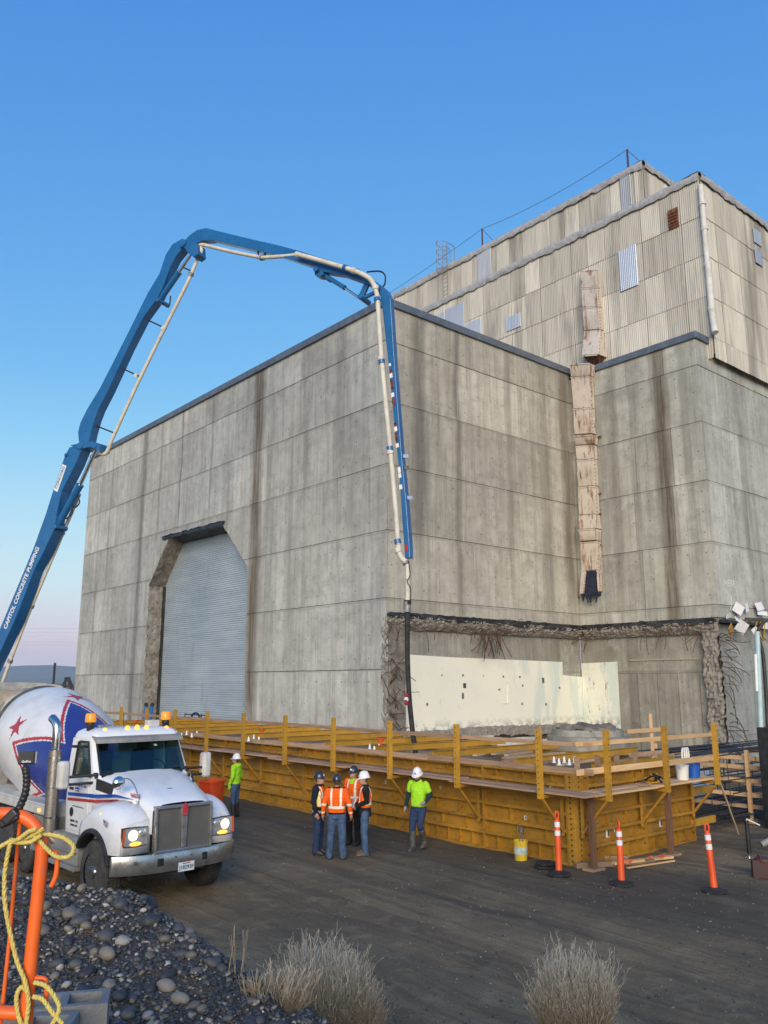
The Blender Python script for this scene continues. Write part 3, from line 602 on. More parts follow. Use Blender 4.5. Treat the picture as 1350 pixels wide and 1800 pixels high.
for tp, b0 in ((top1, r1), (top2, r2)): MB().tube([(tp.x, tp.y, ZP - .2), tp], .06, 6).build('lightning_rod', RODM, pent)
WIRE = mat('thin_wire', (.10, .12, .15), rough=.6)
def sagline(a, b, s, n=14): return [Vector(a).lerp(Vector(b), k / n) + Vector((0, 0, -s * 4 * (k / n) * (1 - k / n))) for k in range(n + 1)]
MB().tube(sagline(top1, top2, .35), .017, 4).build('roof_wire', WIRE, pent); MB().tube(sagline(top2, (XP + .3, 52, 31.9), .3), .017, 4).build('roof_wire', WIRE, pent)
MB().tube(sagline(top1, (XP + 7, YP + .4, ZP + .1), .15), .017, 4).build('roof_wire', WIRE, pent); MB().tube(sagline(top2, (XP + 5, r2.y, ZP + .1), .15), .017, 4).build('roof_wire', WIRE, pent)
LADM = mat('grey_ladder_steel', (.30, .26, .23), (.22, .2, .18), rough=.6, metal=.4)
lad = on_x(782, 470, XP - .25); lz0 = 26.9; lz1 = on_x(782, 428, XP - .25).z
ladder = MB(); ly = lad.y
for s in (-.22, .22): ladder.tube([(XP - .25, ly + s, lz0), (XP - .25, ly + s, lz1 - .1), (XP + .1, ly + s, lz1 + .02), (XP + .5, ly + s, lz1 - .1), (XP + .5, ly + s, ZP)], .026, 6)
zz = lz0 + .2
while zz < lz1 - .3: ladder.tube([(XP - .25, ly - .22, zz), (XP - .25, ly + .22, zz)], .016, 5); zz += .3
lad_o = ladder.build('roof_ladder', LADM, pent)
cage = MB()
for zz in (lz1 - .1, lz1 - .75, lz1 - 1.4, lz1 - 2.1):
    cage.tube([(XP - .25 - .72 * math.sin(a), ly + .40 * math.cos(a), zz) for a in [PI * k / 10 for k in range(11)]], .02, 5)
for k in range(1, 10, 2):
    a = PI * k / 10; cage.tube([(XP - .25 - .72 * math.sin(a), ly + .40 * math.cos(a), z) for z in (lz1 - 2.1, lz1 - .1)], .014, 5)
cage.build('ladder_cage', LADM, lad_o)
# ---- crumpled rusty duct hanging down the walls
t = NT('rust_streaked_cream_metal'); P = t.pos(); c = t.xyz(P)
col = t.mix(t.ramp(t.noise(P, .8, 4), [(.35, 0.0), (.65, 1.0)]), (.64, .56, .47), (.54, .46, .375))
col = t.mix(t.ramp(t.noise(t.scl(P, (2.4, 2.4, .5)), 1.0, 6, .7), [(.53, 0.0), (.64, .85)]), col, (.26, .115, .05))
col = t.mix(t.ramp(t.noise(t.scl(P, (5, 5, .9)), 1.0, 6, .75), [(.57, 0.0), (.65, .95)]), col, (.11, .045, .02))
t.bump(t.noise(P, 3.0, 4), .4, .05); DUCT = t.fin(col, .6, .1)
DUCTI = mat('dark_blue_duct_lining', (.008, .012, .03), (.02, .03, .06), ns=5, rough=.5, bump=.6, bs=9)
b0_ = on_x(1035, 1040, X2 - .3)
duct = thing('rusty_duct', 'crumpled rust-streaked cream metal duct hanging down the siding and wing wall', 'duct', (X2 - .3, b0_.y, b0_.z))
def duct_sec(xw, l0, r0, y0_, l1, r1, y1_, out0=.36, out1=.36, name='duct_section', m=DUCT):
    A, B = on_x(l0, y0_, xw - out0), on_x(r0, y0_ - 2, xw - out0); C_, D_ = on_x(r1, y1_ - 2, xw - out1), on_x(l1, y1_, xw - out1)
    a0 = [A, B, Vector((xw - .06, B.y, B.z)), Vector((xw - .06, A.y, A.z))]; a1 = [D_, C_, Vector((xw - .06, C_.y, C_.z)), Vector((xw - .06, D_.y, D_.z))]
    n = 5; lp = [[p.lerp(q, k / n) + Vector((-.03 * math.sin(PI * k / n) * (1 if i < 2 else 0) + .012 * fbm((i, k, y0_), 1, 2), .02 * fbm((k, i, y0_), .9, 2), 0)) for i, (p, q) in enumerate(zip(a0, a1))] for k in range(n + 1)]
    o = MB().loops(lp, True, True).build(name, m, duct, bevel=.012)
    mb = MB()
    for k in range(7):                                       # bolts down the right edge
        p = B.lerp(C_, (k + .5) / 7); mb.tube([p + Vector((.02, -.0, 0)), p + Vector((.02, -.05, 0))], .014, 6)
    mb.build('flange_bolts', RUST, o)
    q = MB(); q.beam(A + Vector((-.012, .02, -.03)), B + Vector((-.012, -.02, -.03)), .03, .06); q.build('flange', DUCT, o)
    return o
duct_sec(X3, 1021, 1049, 476, 1022, 1050, 506, .32, .34); duct_sec(X3, 1022, 1050, 507, 1024, 1052, 540); duct_sec(X3, 1024, 1052, 541, 1027, 1055, 580); duct_sec(X3, 1027, 1055, 582, 1023, 1052, 624, .36, .8); duct_sec(X3, 1024, 1050, 625, 1036, 1052, 640, .75, .3, 'crushed_end', RUST)
duct_sec(X2, 1002, 1036, 640, 1004, 1037, 662, .55, .42); duct_sec(X2, 1004, 1037, 663, 1008, 1039, 718); duct_sec(X2, 1008, 1039, 719, 1010, 1041, 763, .36, .36); duct_sec(X2, 1009, 1041, 766, 1012, 1043, 782, .56, .4, 'crushed_section'); duct_sec(X2, 1012, 1043, 784, 1014, 1044, 808); duct_sec(X2, 1014, 1044, 809, 1016, 1046, 855); duct_sec(X2, 1016, 1046, 856, 1018, 1048, 905); duct_sec(X2, 1018, 1048, 906, 1017, 1047, 930, .36, .55); duct_sec(X2, 1017, 1045, 931, 1019, 1046, 951, .6, .5, 'crushed_section'); duct_sec(X2, 1020, 1050, 953, 1022, 1051, 1003)
duct_sec(X2, 1022, 1030, 1003, 1019, 1024, 1045, .36, .42, 'torn_flap'); duct_sec(X2, 1028, 1051, 1002, 1022, 1052, 1048, .28, .28, 'duct_lining', DUCTI); duct_sec(X2, 1049, 1052, 1003, 1051, 1053, 1040, .36, .36, 'torn_flap')
for k in range(9): a = on_x(1023 + k * 3.3, 1044, X2 - .3); curl_bar(a, (-.1, RND.uniform(-.3, .3), -1), RND.uniform(.2, .45), .03, .3, 5, .2, 4000 + k).build('torn_strip', DUCTI, duct)
for y_, o_ in ((1050, .25), (960, .1), (770, .1), (870, .1), (1010, .12), (905, .1)): a = on_x(1046 if y_ != 1050 else 1018, y_, X2 - .12); MB().beam(a, a + Vector((0, -.35 if y_ != 1050 else .35, .02)), .05, .06).build('wall_bracket', RUST, duct)
# ------------------------------------------------------------------ concrete pump with its folded boom
BLUE = mat('pump_blue_paint', (.010, .10, .27), (.014, .12, .31), ns=1.5, rough=.33, coat=.25, dirt=(.05, .13, .24), ds=2.5, dlo=.55, dhi=.9)
PIPE = mat('cream_delivery_pipe', (.62, .58, .49), (.52, .48, .40), ns=2.5, rough=.55, dirt=(.30, .27, .23), ds=5, dlo=.58)
CLAMP = mat('pipe_clamp_steel', (.20, .19, .18), (.36, .34, .31), ns=9, rough=.55, metal=.5)
CHROME = mat('bright_chrome', (.72, .72, .72), (.55, .55, .55), ns=4, rough=.14, metal=1.0)
BLACKP = mat('black_plastic', (.012, .012, .013), (.03, .03, .03), ns=6, rough=.5)
RUBBER = mat('black_rubber', (.014, .013, .012), (.035, .032, .03), ns=7, rough=.8, bump=.3)
WHITEL = mat('white_lettering', (.80, .80, .78), (.70, .70, .68), ns=9, rough=.55)
RED = mat('red_paint', (.42, .02, .02), (.35, .015, .015), ns=4, rough=.4)
TIP = at_depth(717, 985, 26.0); BD = (-RT * math.cos(math.radians(30)) + FW * math.sin(math.radians(30))).normalized()
BN = Vector((BD.y, -BD.x, 0));  BN = BN if BN.dot(FW) > 0 else -BN          # away from the camera
def bp(px, py, back=0.0): return on_plane(px, py, BN, BN.dot(TIP) + back)
BASE = bp(-75, 1290); BASE.z = 0
pump = thing('concrete_pump_truck', 'blue folding concrete pump boom with cream pipe reaching over the building forms', 'pump truck', BASE)
def boom_section(poly, w0, w1, name='boom_section', m=BLUE, parent=None, bev=.02):
    mb = MB(); mb.loops([[bp(x, y, 0) + BN * w for x, y in poly] for w in (w0, w1)], True, True)
    return mb.build(name, m, parent or pump, bevel=bev)
s1 = boom_section([(122, 786), (147, 780), (133, 815), (108, 864), (99, 904), (95, 931), (76, 971), (60, 1002), (27, 1088), (0, 1146), (-70, 1290), (-110, 1290), (-60, 1248), (0, 1104), (58, 965), (80, 904), (91, 869), (114, 800)], 0, .50)
s2 = boom_section([(136, 775), (135, 758), (139, 742), (151, 718), (173, 682), (195.6, 638), (227, 575.6), (258, 513), (278, 480), (289, 447), (301, 428), (318, 418), (330, 425), (318, 436), (305, 452), (296, 470), (285, 500), (275, 522), (249, 558), (222, 611), (187, 687), (171, 718), (164, 736), (157, 760), (152, 784)], .06, .46)
s3 = boom_section([(318, 424), (329, 412), (343, 402), (359, 398.5), (381, 404), (430, 416), (483, 428), (521, 438), (566, 452), (626, 470), (644, 479), (656, 492), (660, 506), (648, 500), (636, 494), (600, 481), (566, 476), (550, 467), (518, 457), (489, 447), (451, 439), (411, 429), (371, 420), (352, 421), (338, 428), (326, 438)], .10, .42)
s4 = boom_section([(664, 500), (672, 503), (679, 509), (685, 522), (691, 617), (697, 700), (705, 803), (712, 873), (719, 966), (719, 980), (710.5, 981), (706, 920), (700, 826), (693, 761), (686, 686), (679, 617), (671, 545), (667, 520)], .05, .30)
# joint plates, pins and links
boom_section([(124, 783), (140, 790), (160, 786), (175, 793), (176, 780), (163, 776), (150, 777)], -.04, .54, 'joint_link', bev=.015)
for (x, y, r) in ((143, 783, .17), (168, 784, .12), (322, 428, .17), (662, 505, .15), (117, 800, .07), (98, 926, .10), (278, 528, .09), (556, 474, .10), (634, 522, .10)):
    c = bp(x, y); MB().tube([c - BN * .07, c + BN * .56], r, 14).build('hinge_pin', BLUE, pump, smooth=40, bevel=.01)
boom_section([(332, 424), (346, 428), (348, 446), (340, 452), (330, 444), (322, 432)], .0, .5, 'joint_link', bev=.015)
boom_section([(549, 463), (562, 470), (567, 480), (560, 484), (551, 482)], .08, .44, 'cylinder_bracket', bev=.01)
def cyl(a, b, c, r, off=.25):
    A, B, C_ = bp(*a, off), bp(*b, off), bp(*c, off)
    MB().tube([A, A.lerp(B, .94), B], [r, r, r * 1.12], 14).build('hydraulic_cylinder', BLUE, pump, smooth=40); MB().tube([B, C_], r * .55, 12).build('piston_rod', CHROME, pump, smooth=40)
cyl((101, 925), (141, 852), (168, 792), .155); cyl((281, 527), (315, 478), (338, 444), .13); cyl((561, 478), (606, 506), (633, 525), .085)
mb = MB(); mb.beam(bp(634, 525, .25), bp(645, 500, .25), .12, .2); mb.beam(bp(634, 526, .25), bp(660, 514, .25), .10, .12); mb.build('tip_linkage', BLUE, pump, bevel=.01)
for pts in ([(134, 868), (140, 882), (132, 892), (124, 884)], [(116, 912), (126, 904), (127, 895)], [(645, 478), (668, 477), (677, 485), (676, 500), (668, 508)], [(566, 480), (578, 494), (592, 496)], [(300, 520), (296, 540), (283, 530)]):
    MB().tube(catmull([bp(x, y, .3) for x, y in pts], 5), .03, 6).build('hydraulic_hose', BLACKP, pump, smooth=50)
# delivery pipe
def dpipe(pts, back, r=.088, name='delivery_pipe', sm=4):
    q = [bp(x, y, back) for x, y in pts]; return MB().tube(catmull(q, sm), r * .86, 12).build(name, PIPE, pump, smooth=50)
def collar(x, y, back, x2, y2, r=.135, m=CLAMP):
    a = bp(x, y, back); d = (bp(x2, y2, back) - a).normalized(); MB().tube([a - d * .07, a + d * .07], r * .92, 14).build('pipe_collar', m, pump, smooth=40)
dpipe([(-30, 1295), (18, 1162), (55.6, 1066), (112, 934), (140, 868)], .62); dpipe([(176, 797), (186, 797), (193, 784)], .30, .10); dpipe([(191, 786), (240, 678), (290, 576), (330, 496), (350, 448)], .30)
dpipe([(350, 450), (354, 440), (350, 431), (362, 431)], .25, .10); dpipe([(360, 431), (410, 443), (461, 453)], .25); dpipe([(461, 453), (490, 451), (523, 448)], .16)
dpipe([(521, 447), (545, 453), (610, 472), (635, 481)], -.13, .105); dpipe([(635, 481), (650, 490), (658, 502), (661, 512)], -.13, .105, sm=6); dpipe([(661, 512), (664, 530), (670, 621), (677, 696), (686, 789), (695.6, 896), (700, 957)], -.13, .098)
dpipe([(700, 955), (702, 972), (707, 982), (714, 988)], -.1, .105, sm=6); dpipe([(712, 985), (716.5, 997), (716.5, 1060)], .0, .092)
for (x, y, bk, x2, y2, m) in ((55.6, 1066, .62, 112, 934, CLAMP), (109, 938, .62, 112, 934, CLAMP), (18, 1162, .62, 55, 1066, CLAMP), (240, 660, .30, 250, 640, PIPE), (288, 577, .30, 300, 555, PIPE), (336, 482, .3, 350, 452, CLAMP), (461, 453, .22, 470, 452, CLAMP), (523, 448, -.13, 540, 452, PIPE), (607, 471, -.13, 620, 475, BLUE), (622, 476, -.13, 635, 481, PIPE), (660, 506, -.13, 661, 512, PIPE), (663, 527, -.13, 664, 530, BLUE), (670, 630, -.13, 671, 640, PIPE), (671, 636, -.13, 672, 646, BLUE), (685.5, 789, -.13, 686, 795, BLUE), (686, 795, -.13, 687, 800, PIPE), (699, 952, -.13, 700, 957, BLUE), (700, 968, -.11, 702, 972, PIPE), (713, 988, -.05, 716, 996, CLAMP), (716.5, 1059, 0, 716.5, 1065, RUBBER)):
    collar(x, y, bk, x2, y2, .125, m)
for a, b in (((168, 748), (203, 762)), ((216, 648), (244, 661)), ((260, 563), (289, 576)), ((322, 470), (338, 477)), ((452, 436), (455, 452)), ((463, 438), (467, 451))):
    MB().tube([bp(*a, .25), bp(*b, .28)], .033, 6).build('pipe_bracket', BLACKP, pump)
# stickers and lettering
def boom_text(txt, a, b, size, m=WHITEL, off=-.006, bold=0.006):
    A, B = bp(*a), bp(*b); d = (B - A).normalized(); nrm = -BN; yv = nrm.cross(d)
    me = text_mesh(txt, size, m, .002, bold); xs = [v.co.x for v in me.vertices]; w = max(xs) - min(xs); sx = (B - A).length / w
    M = Matrix((d, yv, nrm)).transposed().to_4x4()
    for v in me.vertices: v.co = (A + B) / 2 + BN * off + M.to_3x3() @ Vector((v.co.x * sx, v.co.y, v.co.z))
    return link('lettering', me, pump)
boom_text('CAPITOL CONCRETE PUMPING', (9, 1105), (67, 962), .33)
MBp = MB(); q = [bp(x, y) - BN * .004 for x, y in ((95, 861), (110, 816), (117, 819), (101, 865))]; MBp.loops([q, [p - BN * .004 for p in q]]); MBp.build('name_plate', WHITEL, pump)
boom_text('CONCORD', (98.5, 859), (113, 820), .22, BLUE, -.012)
DECAL = mat('red_black_decal', (.25, .03, .03), (.02, .02, .02), ns=14, rough=.5, lo=.48, hi=.52)
def decal(x, y, w, h, m):
    c = bp(x, y, .05) - BN * .004; dn = (bp(x + 1.2, y + 10, .05) - bp(x, y, .05)).normalized(); sd = BN.cross(dn).normalized()
    q = [c + sd * i * w / 2 + dn * j * h / 2 for i, j in ((-1, -1), (1, -1), (1, 1), (-1, 1))]; mb = MB(); mb.loops([q, [p - BN * .003 for p in q]]); mb.build('decal', m, pump)
for (x, y, w, h, m) in ((685.5, 641, .08, .1, WHITEL), (687, 653, .1, .16, DECAL), (687.5, 660, .11, .16, WHITEL), (689, 675, .1, .36, DECAL), (690.5, 694, .11, .15, WHITEL), (692, 707, .1, .28, DECAL), (695, 747, .1, .16, DECAL), (695.6, 754, .11, .16, WHITEL), (697, 769, .1, .34, DECAL), (698.5, 783, .11, .14, WHITEL), (702, 826, .1, .2, WHITEL), (703, 836, .1, .15, WHITEL), (704.5, 856, .11, .15, WHITEL), (714, 963, .1, .2, RED)): decal(x, y, w, h, m)
for (x, y) in ((706, 802), (707, 822), (713, 875)): a = bp(x, y, .15); MB().beam(a, a + RT * .22, .05, .12).build('boom_rest', BLUE if y != 822 else BLACKP, pump)
# rubber end hose into the forms
hp = [bp(715.8, 1060), bp(716, 1110), bp(716.5, 1160), bp(719, 1220), bp(724, 1275), bp(729, 1312), bp(732, 1330)]
MB().tube(catmull(hp, 6), .078, 12).build('end_hose', RUBBER, pump, smooth=50)
MB().tube([bp(715.8, 1058), bp(715.9, 1076)], .12, 12).build('hose_clamp', CLAMP, pump, smooth=40)
MB().tube(catmull([bp(718, 985, -.1), bp(721, 1010, -.1), bp(716, 1022, -.13), bp(722, 1035, -.1), bp(721, 1058, -.1)], 6), .014, 5).build('safety_cord', BLACKP, pump)
for k, yy in enumerate((1222, 1229, 1236)): a = bp(714.5 + k * .2, yy, -.085); MB().box(a, (.1, .1, .09), (0, .5, 0)).build('warning_band', RED if k != 1 else WHITEL, pump)
# turret, deck and outriggers of the pump truck (out of the picture to the left)
mb = MB(); mb.tube([BASE + Vector((0, 0, 1.2)), BASE + Vector((0, 0, 2.9))], .42, 20); mb.build('boom_pedestal', BLUE, pump, smooth=40, bevel=.02)
mb = MB(); mb.bx(BASE.x - 1.2, BASE.x + 1.2, BASE.y - 5.5, BASE.y + 4.2, 1.0, 1.25); mb.build('truck_deck', mat('deck_steel', (.2, .2, .2), (.3, .3, .3), rough=.6), pump, bevel=.02)
for sx in (-1, 1):
    for sy in (-1.6, 2.2): MB().beam(BASE + Vector((sx * .8, sy, 1.0)), BASE + Vector((sx * 3.4, sy * 1.7, .75)), .22, .3).build('outrigger_arm', BLUE, pump); MB().tube([BASE + Vector((sx * 3.4, sy * 1.7, .05)), BASE + Vector((sx * 3.4, sy * 1.7, .9))], .12, 10).build('outrigger_foot', BLUE, pump)
    for wy in (-4.6, -3.3, 1.0, 2.3, 3.6):
        c = BASE + Vector((sx * 1.0, wy, .52)); MB().tube([c - Vector((.17, 0, 0)), c + Vector((.17, 0, 0))], .52, 24).build('wheel', RUBBER, pump, smooth=40, bevel=.04)
# ------------------------------------------------------------------ white mixer truck, nose to the camera (local frame: +y to the rear, ground at z 0)
TRX, TRY, TRZ = 7.25, 13.89, .04
truck = thing('mixer_truck', 'white concrete mixer truck with lit headlights and a blue star on its drum', 'truck', (TRX, TRY, 0), TRZ, local=True)
WHITE_ = mat('truck_white_plain', (.74, .75, .76), (.69, .70, .71), ns=1.5, rough=.28, coat=.4, dirt=(.60, .59, .56), ds=1.4, dlo=.55, dhi=.95)
t = NT('truck_white_paint'); v = t.obj(); c = t.xyz(v); n1 = t.noise(v, 3.0, 6, .7); n2 = t.noise(v, 26.0, 5, .7)
col = t.mix(t.ramp(t.noise(v, 1.4, 4), [(.4, 0.0), (.7, 1.0)]), (.74, .75, .76), (.69, .70, .71))
dust = t.math('MULTIPLY', t.ramp(n1, [(.38, .15), (.7, 1.0)]), t.maprange(c[2], 1.75, .9, 0.0, .6)); col = t.mix(dust, col, (.40, .36, .31))
col = t.mix(t.math('MULTIPLY', t.ramp(n2, [(.66, 0.0), (.72, .7)]), t.maprange(c[2], 2.6, 1.0, .25, .9)), col, (.42, .40, .37))
col = t.mix(t.ramp(t.noise(t.scl(v, (4, 4, .7)), 1.0, 5, .7), [(.56, 0.0), (.74, .35)]), col, (.48, .46, .43))
WHITE = t.fin(col, t.ramp(n1, [(.3, .25), (.7, .5)]), 0.0, Coat_Weight=.3)
DWHITE = mat('dusty_white_paint', (.58, .57, .54), (.46, .45, .42), ns=2.0, rough=.6, dirt=(.33, .30, .26), ds=3)
DGREY = mat('dusty_grey_steel', (.30, .295, .28), (.20, .19, .18), ns=3, rough=.7, metal=.2, dirt=(.34, .30, .25), ds=4)
CHASS = mat('dirty_chassis', (.06, .058, .055), (.13, .12, .105), ns=4, rough=.85)
DCHR = mat('dull_chrome', (.56, .55, .53), (.40, .385, .36), ns=3.5, rough=.30, metal=.9, dirt=(.30, .27, .24), ds=3, dlo=.55)
ALU = mat('polished_aluminium', (.62, .62, .62), (.42, .42, .42), ns=6, rough=.22, metal=1.0, dirt=(.25, .23, .2), ds=8, dlo=.6)
TYRE = mat('dusty_tyre', (.035, .034, .033), (.075, .068, .06), ns=5, rough=.9, bump=.3, bs=30)
AMBER = mat('lit_amber_lens', (.8, .3, .03), rough=.3, emit=(1.0, .42, .06), estr=2.0); AMBERD = mat('amber_beacon_lens', (.75, .28, .02), (.6, .2, .02), rough=.25, emit=(1.0, .38, .03), estr=.35)
HLIGHT = mat('lit_headlamp', (.9, .85, .7), rough=.2, emit=(1.0, .80, .48), estr=2.0); LENS = mat('clear_lamp_lens', (.62, .64, .66), (.42, .43, .45), ns=9, rough=.08, metal=.55)
t = NT('tinted_glass'); gl = t.node('ShaderNodeBsdfGlossy', {'Roughness': .03, 'Color': (1, 1, 1)}); tr_ = t.node('ShaderNodeBsdfTransparent', {'Color': (.55, .70, .68)})
fz = t.node('ShaderNodeFresnel', {'IOR': 1.5}); mx = t.node('ShaderNodeMixShader'); t.put(mx.inputs[0], t.math('ADD', t.math('MULTIPLY', fz.outputs[0], .75), .01)); t.put(mx.inputs[1], tr_.outputs[0]); t.put(mx.inputs[2], gl.outputs[0]); t.nt.links.new(mx.outputs[0], t.out.inputs[0]); GLASS = t.mat
INT = mat('dark_cab_interior', (.02, .022, .024), (.045, .045, .045), rough=.8); INTG = mat('grey_cab_lining', (.30, .33, .31), (.24, .27, .26), rough=.8)
BLUEP = mat('drum_navy_paint', (.022, .035, .19), (.03, .045, .22), ns=2, rough=.35, coat=.3, dirt=(.12, .13, .22), ds=2, dlo=.6); REDP = mat('drum_red_paint', (.40, .03, .04), (.34, .03, .035), ns=3, rough=.4); DRUMW = mat('drum_white_paint', (.66, .66, .66), (.58, .58, .57), ns=1.6, rough=.38, coat=.3, dirt=(.44, .42, .39), ds=1.6, dlo=.52, dhi=.9)
def tb(mb, name, m, par=None, **k): return mb.build(name, m, par or truck, **k)
# chassis, bumper, plate
mb = MB()
for s in (-1, 1): mb.bx(s * .43 - .04, s * .43 + .04, .35, 8.9, .72, .98)
for y in (.6, 1.6, 2.8, 4.0, 5.2, 6.4, 7.6, 8.7): mb.bx(-.42, .42, y, y + .1, .76, .94)
mb.bx(-.75, .75, .55, 1.25, .42, .62); tb(mb, 'chassis', CHASS, bevel=.01)
bp_ = [(-1.19, .30), (-1.05, .20), (-.7, .07), (-.35, .03), (.35, .03), (.7, .07), (1.05, .20), (1.19, .30)]
mb = MB(); mb.loops([[Vector((x, y, .575)), Vector((x, y - .012, .60)), Vector((x, y - .02, .73)), Vector((x, y - .012, .86)), Vector((x, y, .885)), Vector((x, y + .05, .885)), Vector((x, y + .05, .575))] for x, y in bp_], True, True)
bumper = tb(mb, 'bumper', DCHR, smooth=35)
for x in (-.43, .42): mb = MB(); mb.box((x, .035, .745), (.115, .05, .125)); tb(mb, 'tow_hole', BLACKP, bumper, bevel=.012)
for x, z in ((-.86, .78), (-.62, .70), (-.15, .80), (.15, .80), (.7, .72), (.95, .80)): mb = MB(); mb.tube([(x, .06 + .13 * max(0, abs(x) - .55), z), (x, -.004 + .13 * max(0, abs(x) - .55), z)], .016, 8); tb(mb, 'bumper_bolt', CHASS, bumper)
mb = MB(); mb.bx(-.1, .21, -.0, .006, .545, .695); plate = tb(mb, 'licence_plate', mat('plate_white', (.72, .74, .74), (.6, .65, .66), ns=14, rough=.4), bevel=.004)
PLT = mat('plate_ink', (.06, .12, .22), rough=.5); link('plate_number', text_mesh('J18293F', .085, PLT, .001, .002), plate, (.055, -.003, .61), (PI / 2, 0, 0))
mb = MB(); mb.bx(-.02, .13, -.002, .0, .668, .683); tb(mb, 'plate_heading', REDP, plate)
# grille
mb = MB(); gw0, gw1, gz0, gz1 = .56, .565, .885, 1.655
def gf(u, v, w): return Vector((u, .085 - w + (1.65 - v) * -.03, v))
for (a, b, c, d) in ((-gw0, -gw0 + .05, gz0, gz1), (gw0 - .05, gw0, gz0, gz1), (-gw0 + .05, gw0 - .05, gz0, gz0 + .05), (-gw0 + .05, gw0 - .05, gz1 - .055, gz1)): mb.ext([(a, c), (b, c), (b, d), (a, d)], gf, -.06, .05)
mb.ext([(-.045, gz0 + .05), (.045, gz0 + .05), (.07, gz1 - .055), (-.07, gz1 - .055)], gf, -.05, .045)
grille = tb(mb, 'grille_frame', DCHR, bevel=.012)
t = NT('grille_mesh'); v = t.obj(); c = t.xyz(v)
w1 = t.math('SINE', t.math('MULTIPLY', t.math('ADD', c[0], c[2]), 330.0)); w2 = t.math('SINE', t.math('MULTIPLY', t.math('SUBTRACT', c[0], c[2]), 330.0))
hol = t.ramp(t.math('MULTIPLY', w1, w2), [(.35, 0.0), (.6, 1.0)]); col = t.mix(hol, (.14, .135, .125), (.03, .03, .03)); col = t.mix(t.ramp(t.noise(v, 3, 5), [(.45, 0.0), (.7, .6)]), col, (.17, .155, .135)); t.bump(hol, -.3, .004); GMESH = t.fin(col, .6, .3)
for s in (-1, 1):
    mb = MB(); mb.ext([(s * .05, gz0 + .04), (s * (gw0 - .04), gz0 + .04), (s * (gw0 - .04), gz1 - .045), (s * .07, gz1 - .045)], gf, -.04, .0); tb(mb, 'grille_screen', GMESH, grille)
mb = MB(); mb.ext([(-.035, 1.46), (.035, 1.46), (.05, 1.56), (.055, 1.62), (.0, 1.685), (-.055, 1.62), (-.05, 1.56)], gf, .04, .075); tb(mb, 'radiator_badge', REDP, bevel=.008)
mb = MB(); mb.ext([(-.03, 1.49), (.03, 1.49), (.035, 1.505), (-.035, 1.505)], gf, .075, .08); tb(mb, 'badge_bar', DCHR, grille)
mb = MB(); mb.bx(-.5, .5, .2, .6, .7, 1.6); tb(mb, 'radiator_core', INT)
# hood: lofted cross sections
def hood_sec(y, w, zt, zs, crown):
    pts = []
    for k in range(13):
        a = -1 + 2 * k / 12; x = w * (a if abs(a) < .75 else math.copysign(.75 + (abs(a) - .75) * .9, a)); pts.append(Vector((x, y, zt + crown * (1 - a * a) - (.055 * max(0, abs(a) - .72) / .28) ** 1 * 1.0)))
    return [Vector((-w * 1.0, y, zs))] + [Vector((-w, y, zt - .09))] + pts + [Vector((w, y, zt - .09))] + [Vector((w * 1.0, y, zs))]
secs = [(.115, .578, 1.655, 1.2, .03), (.14, .585, 1.675, 1.2, .035), (.4, .64, 1.76, 1.25, .045), (.8, .715, 1.865, 1.3, .05), (1.2, .79, 1.965, 1.3, .05), (1.66, .875, 2.07, 1.2, .045)]
mb = MB(); mb.loops([hood_sec(*q) for q in secs], False, False); hood = tb(mb, 'hood', WHITE, smooth=40)
mb = MB(); mb.box((0, .62, 1.865), (.09, .02, .012)); tb(mb, 'hood_latch', BLACKP, hood)
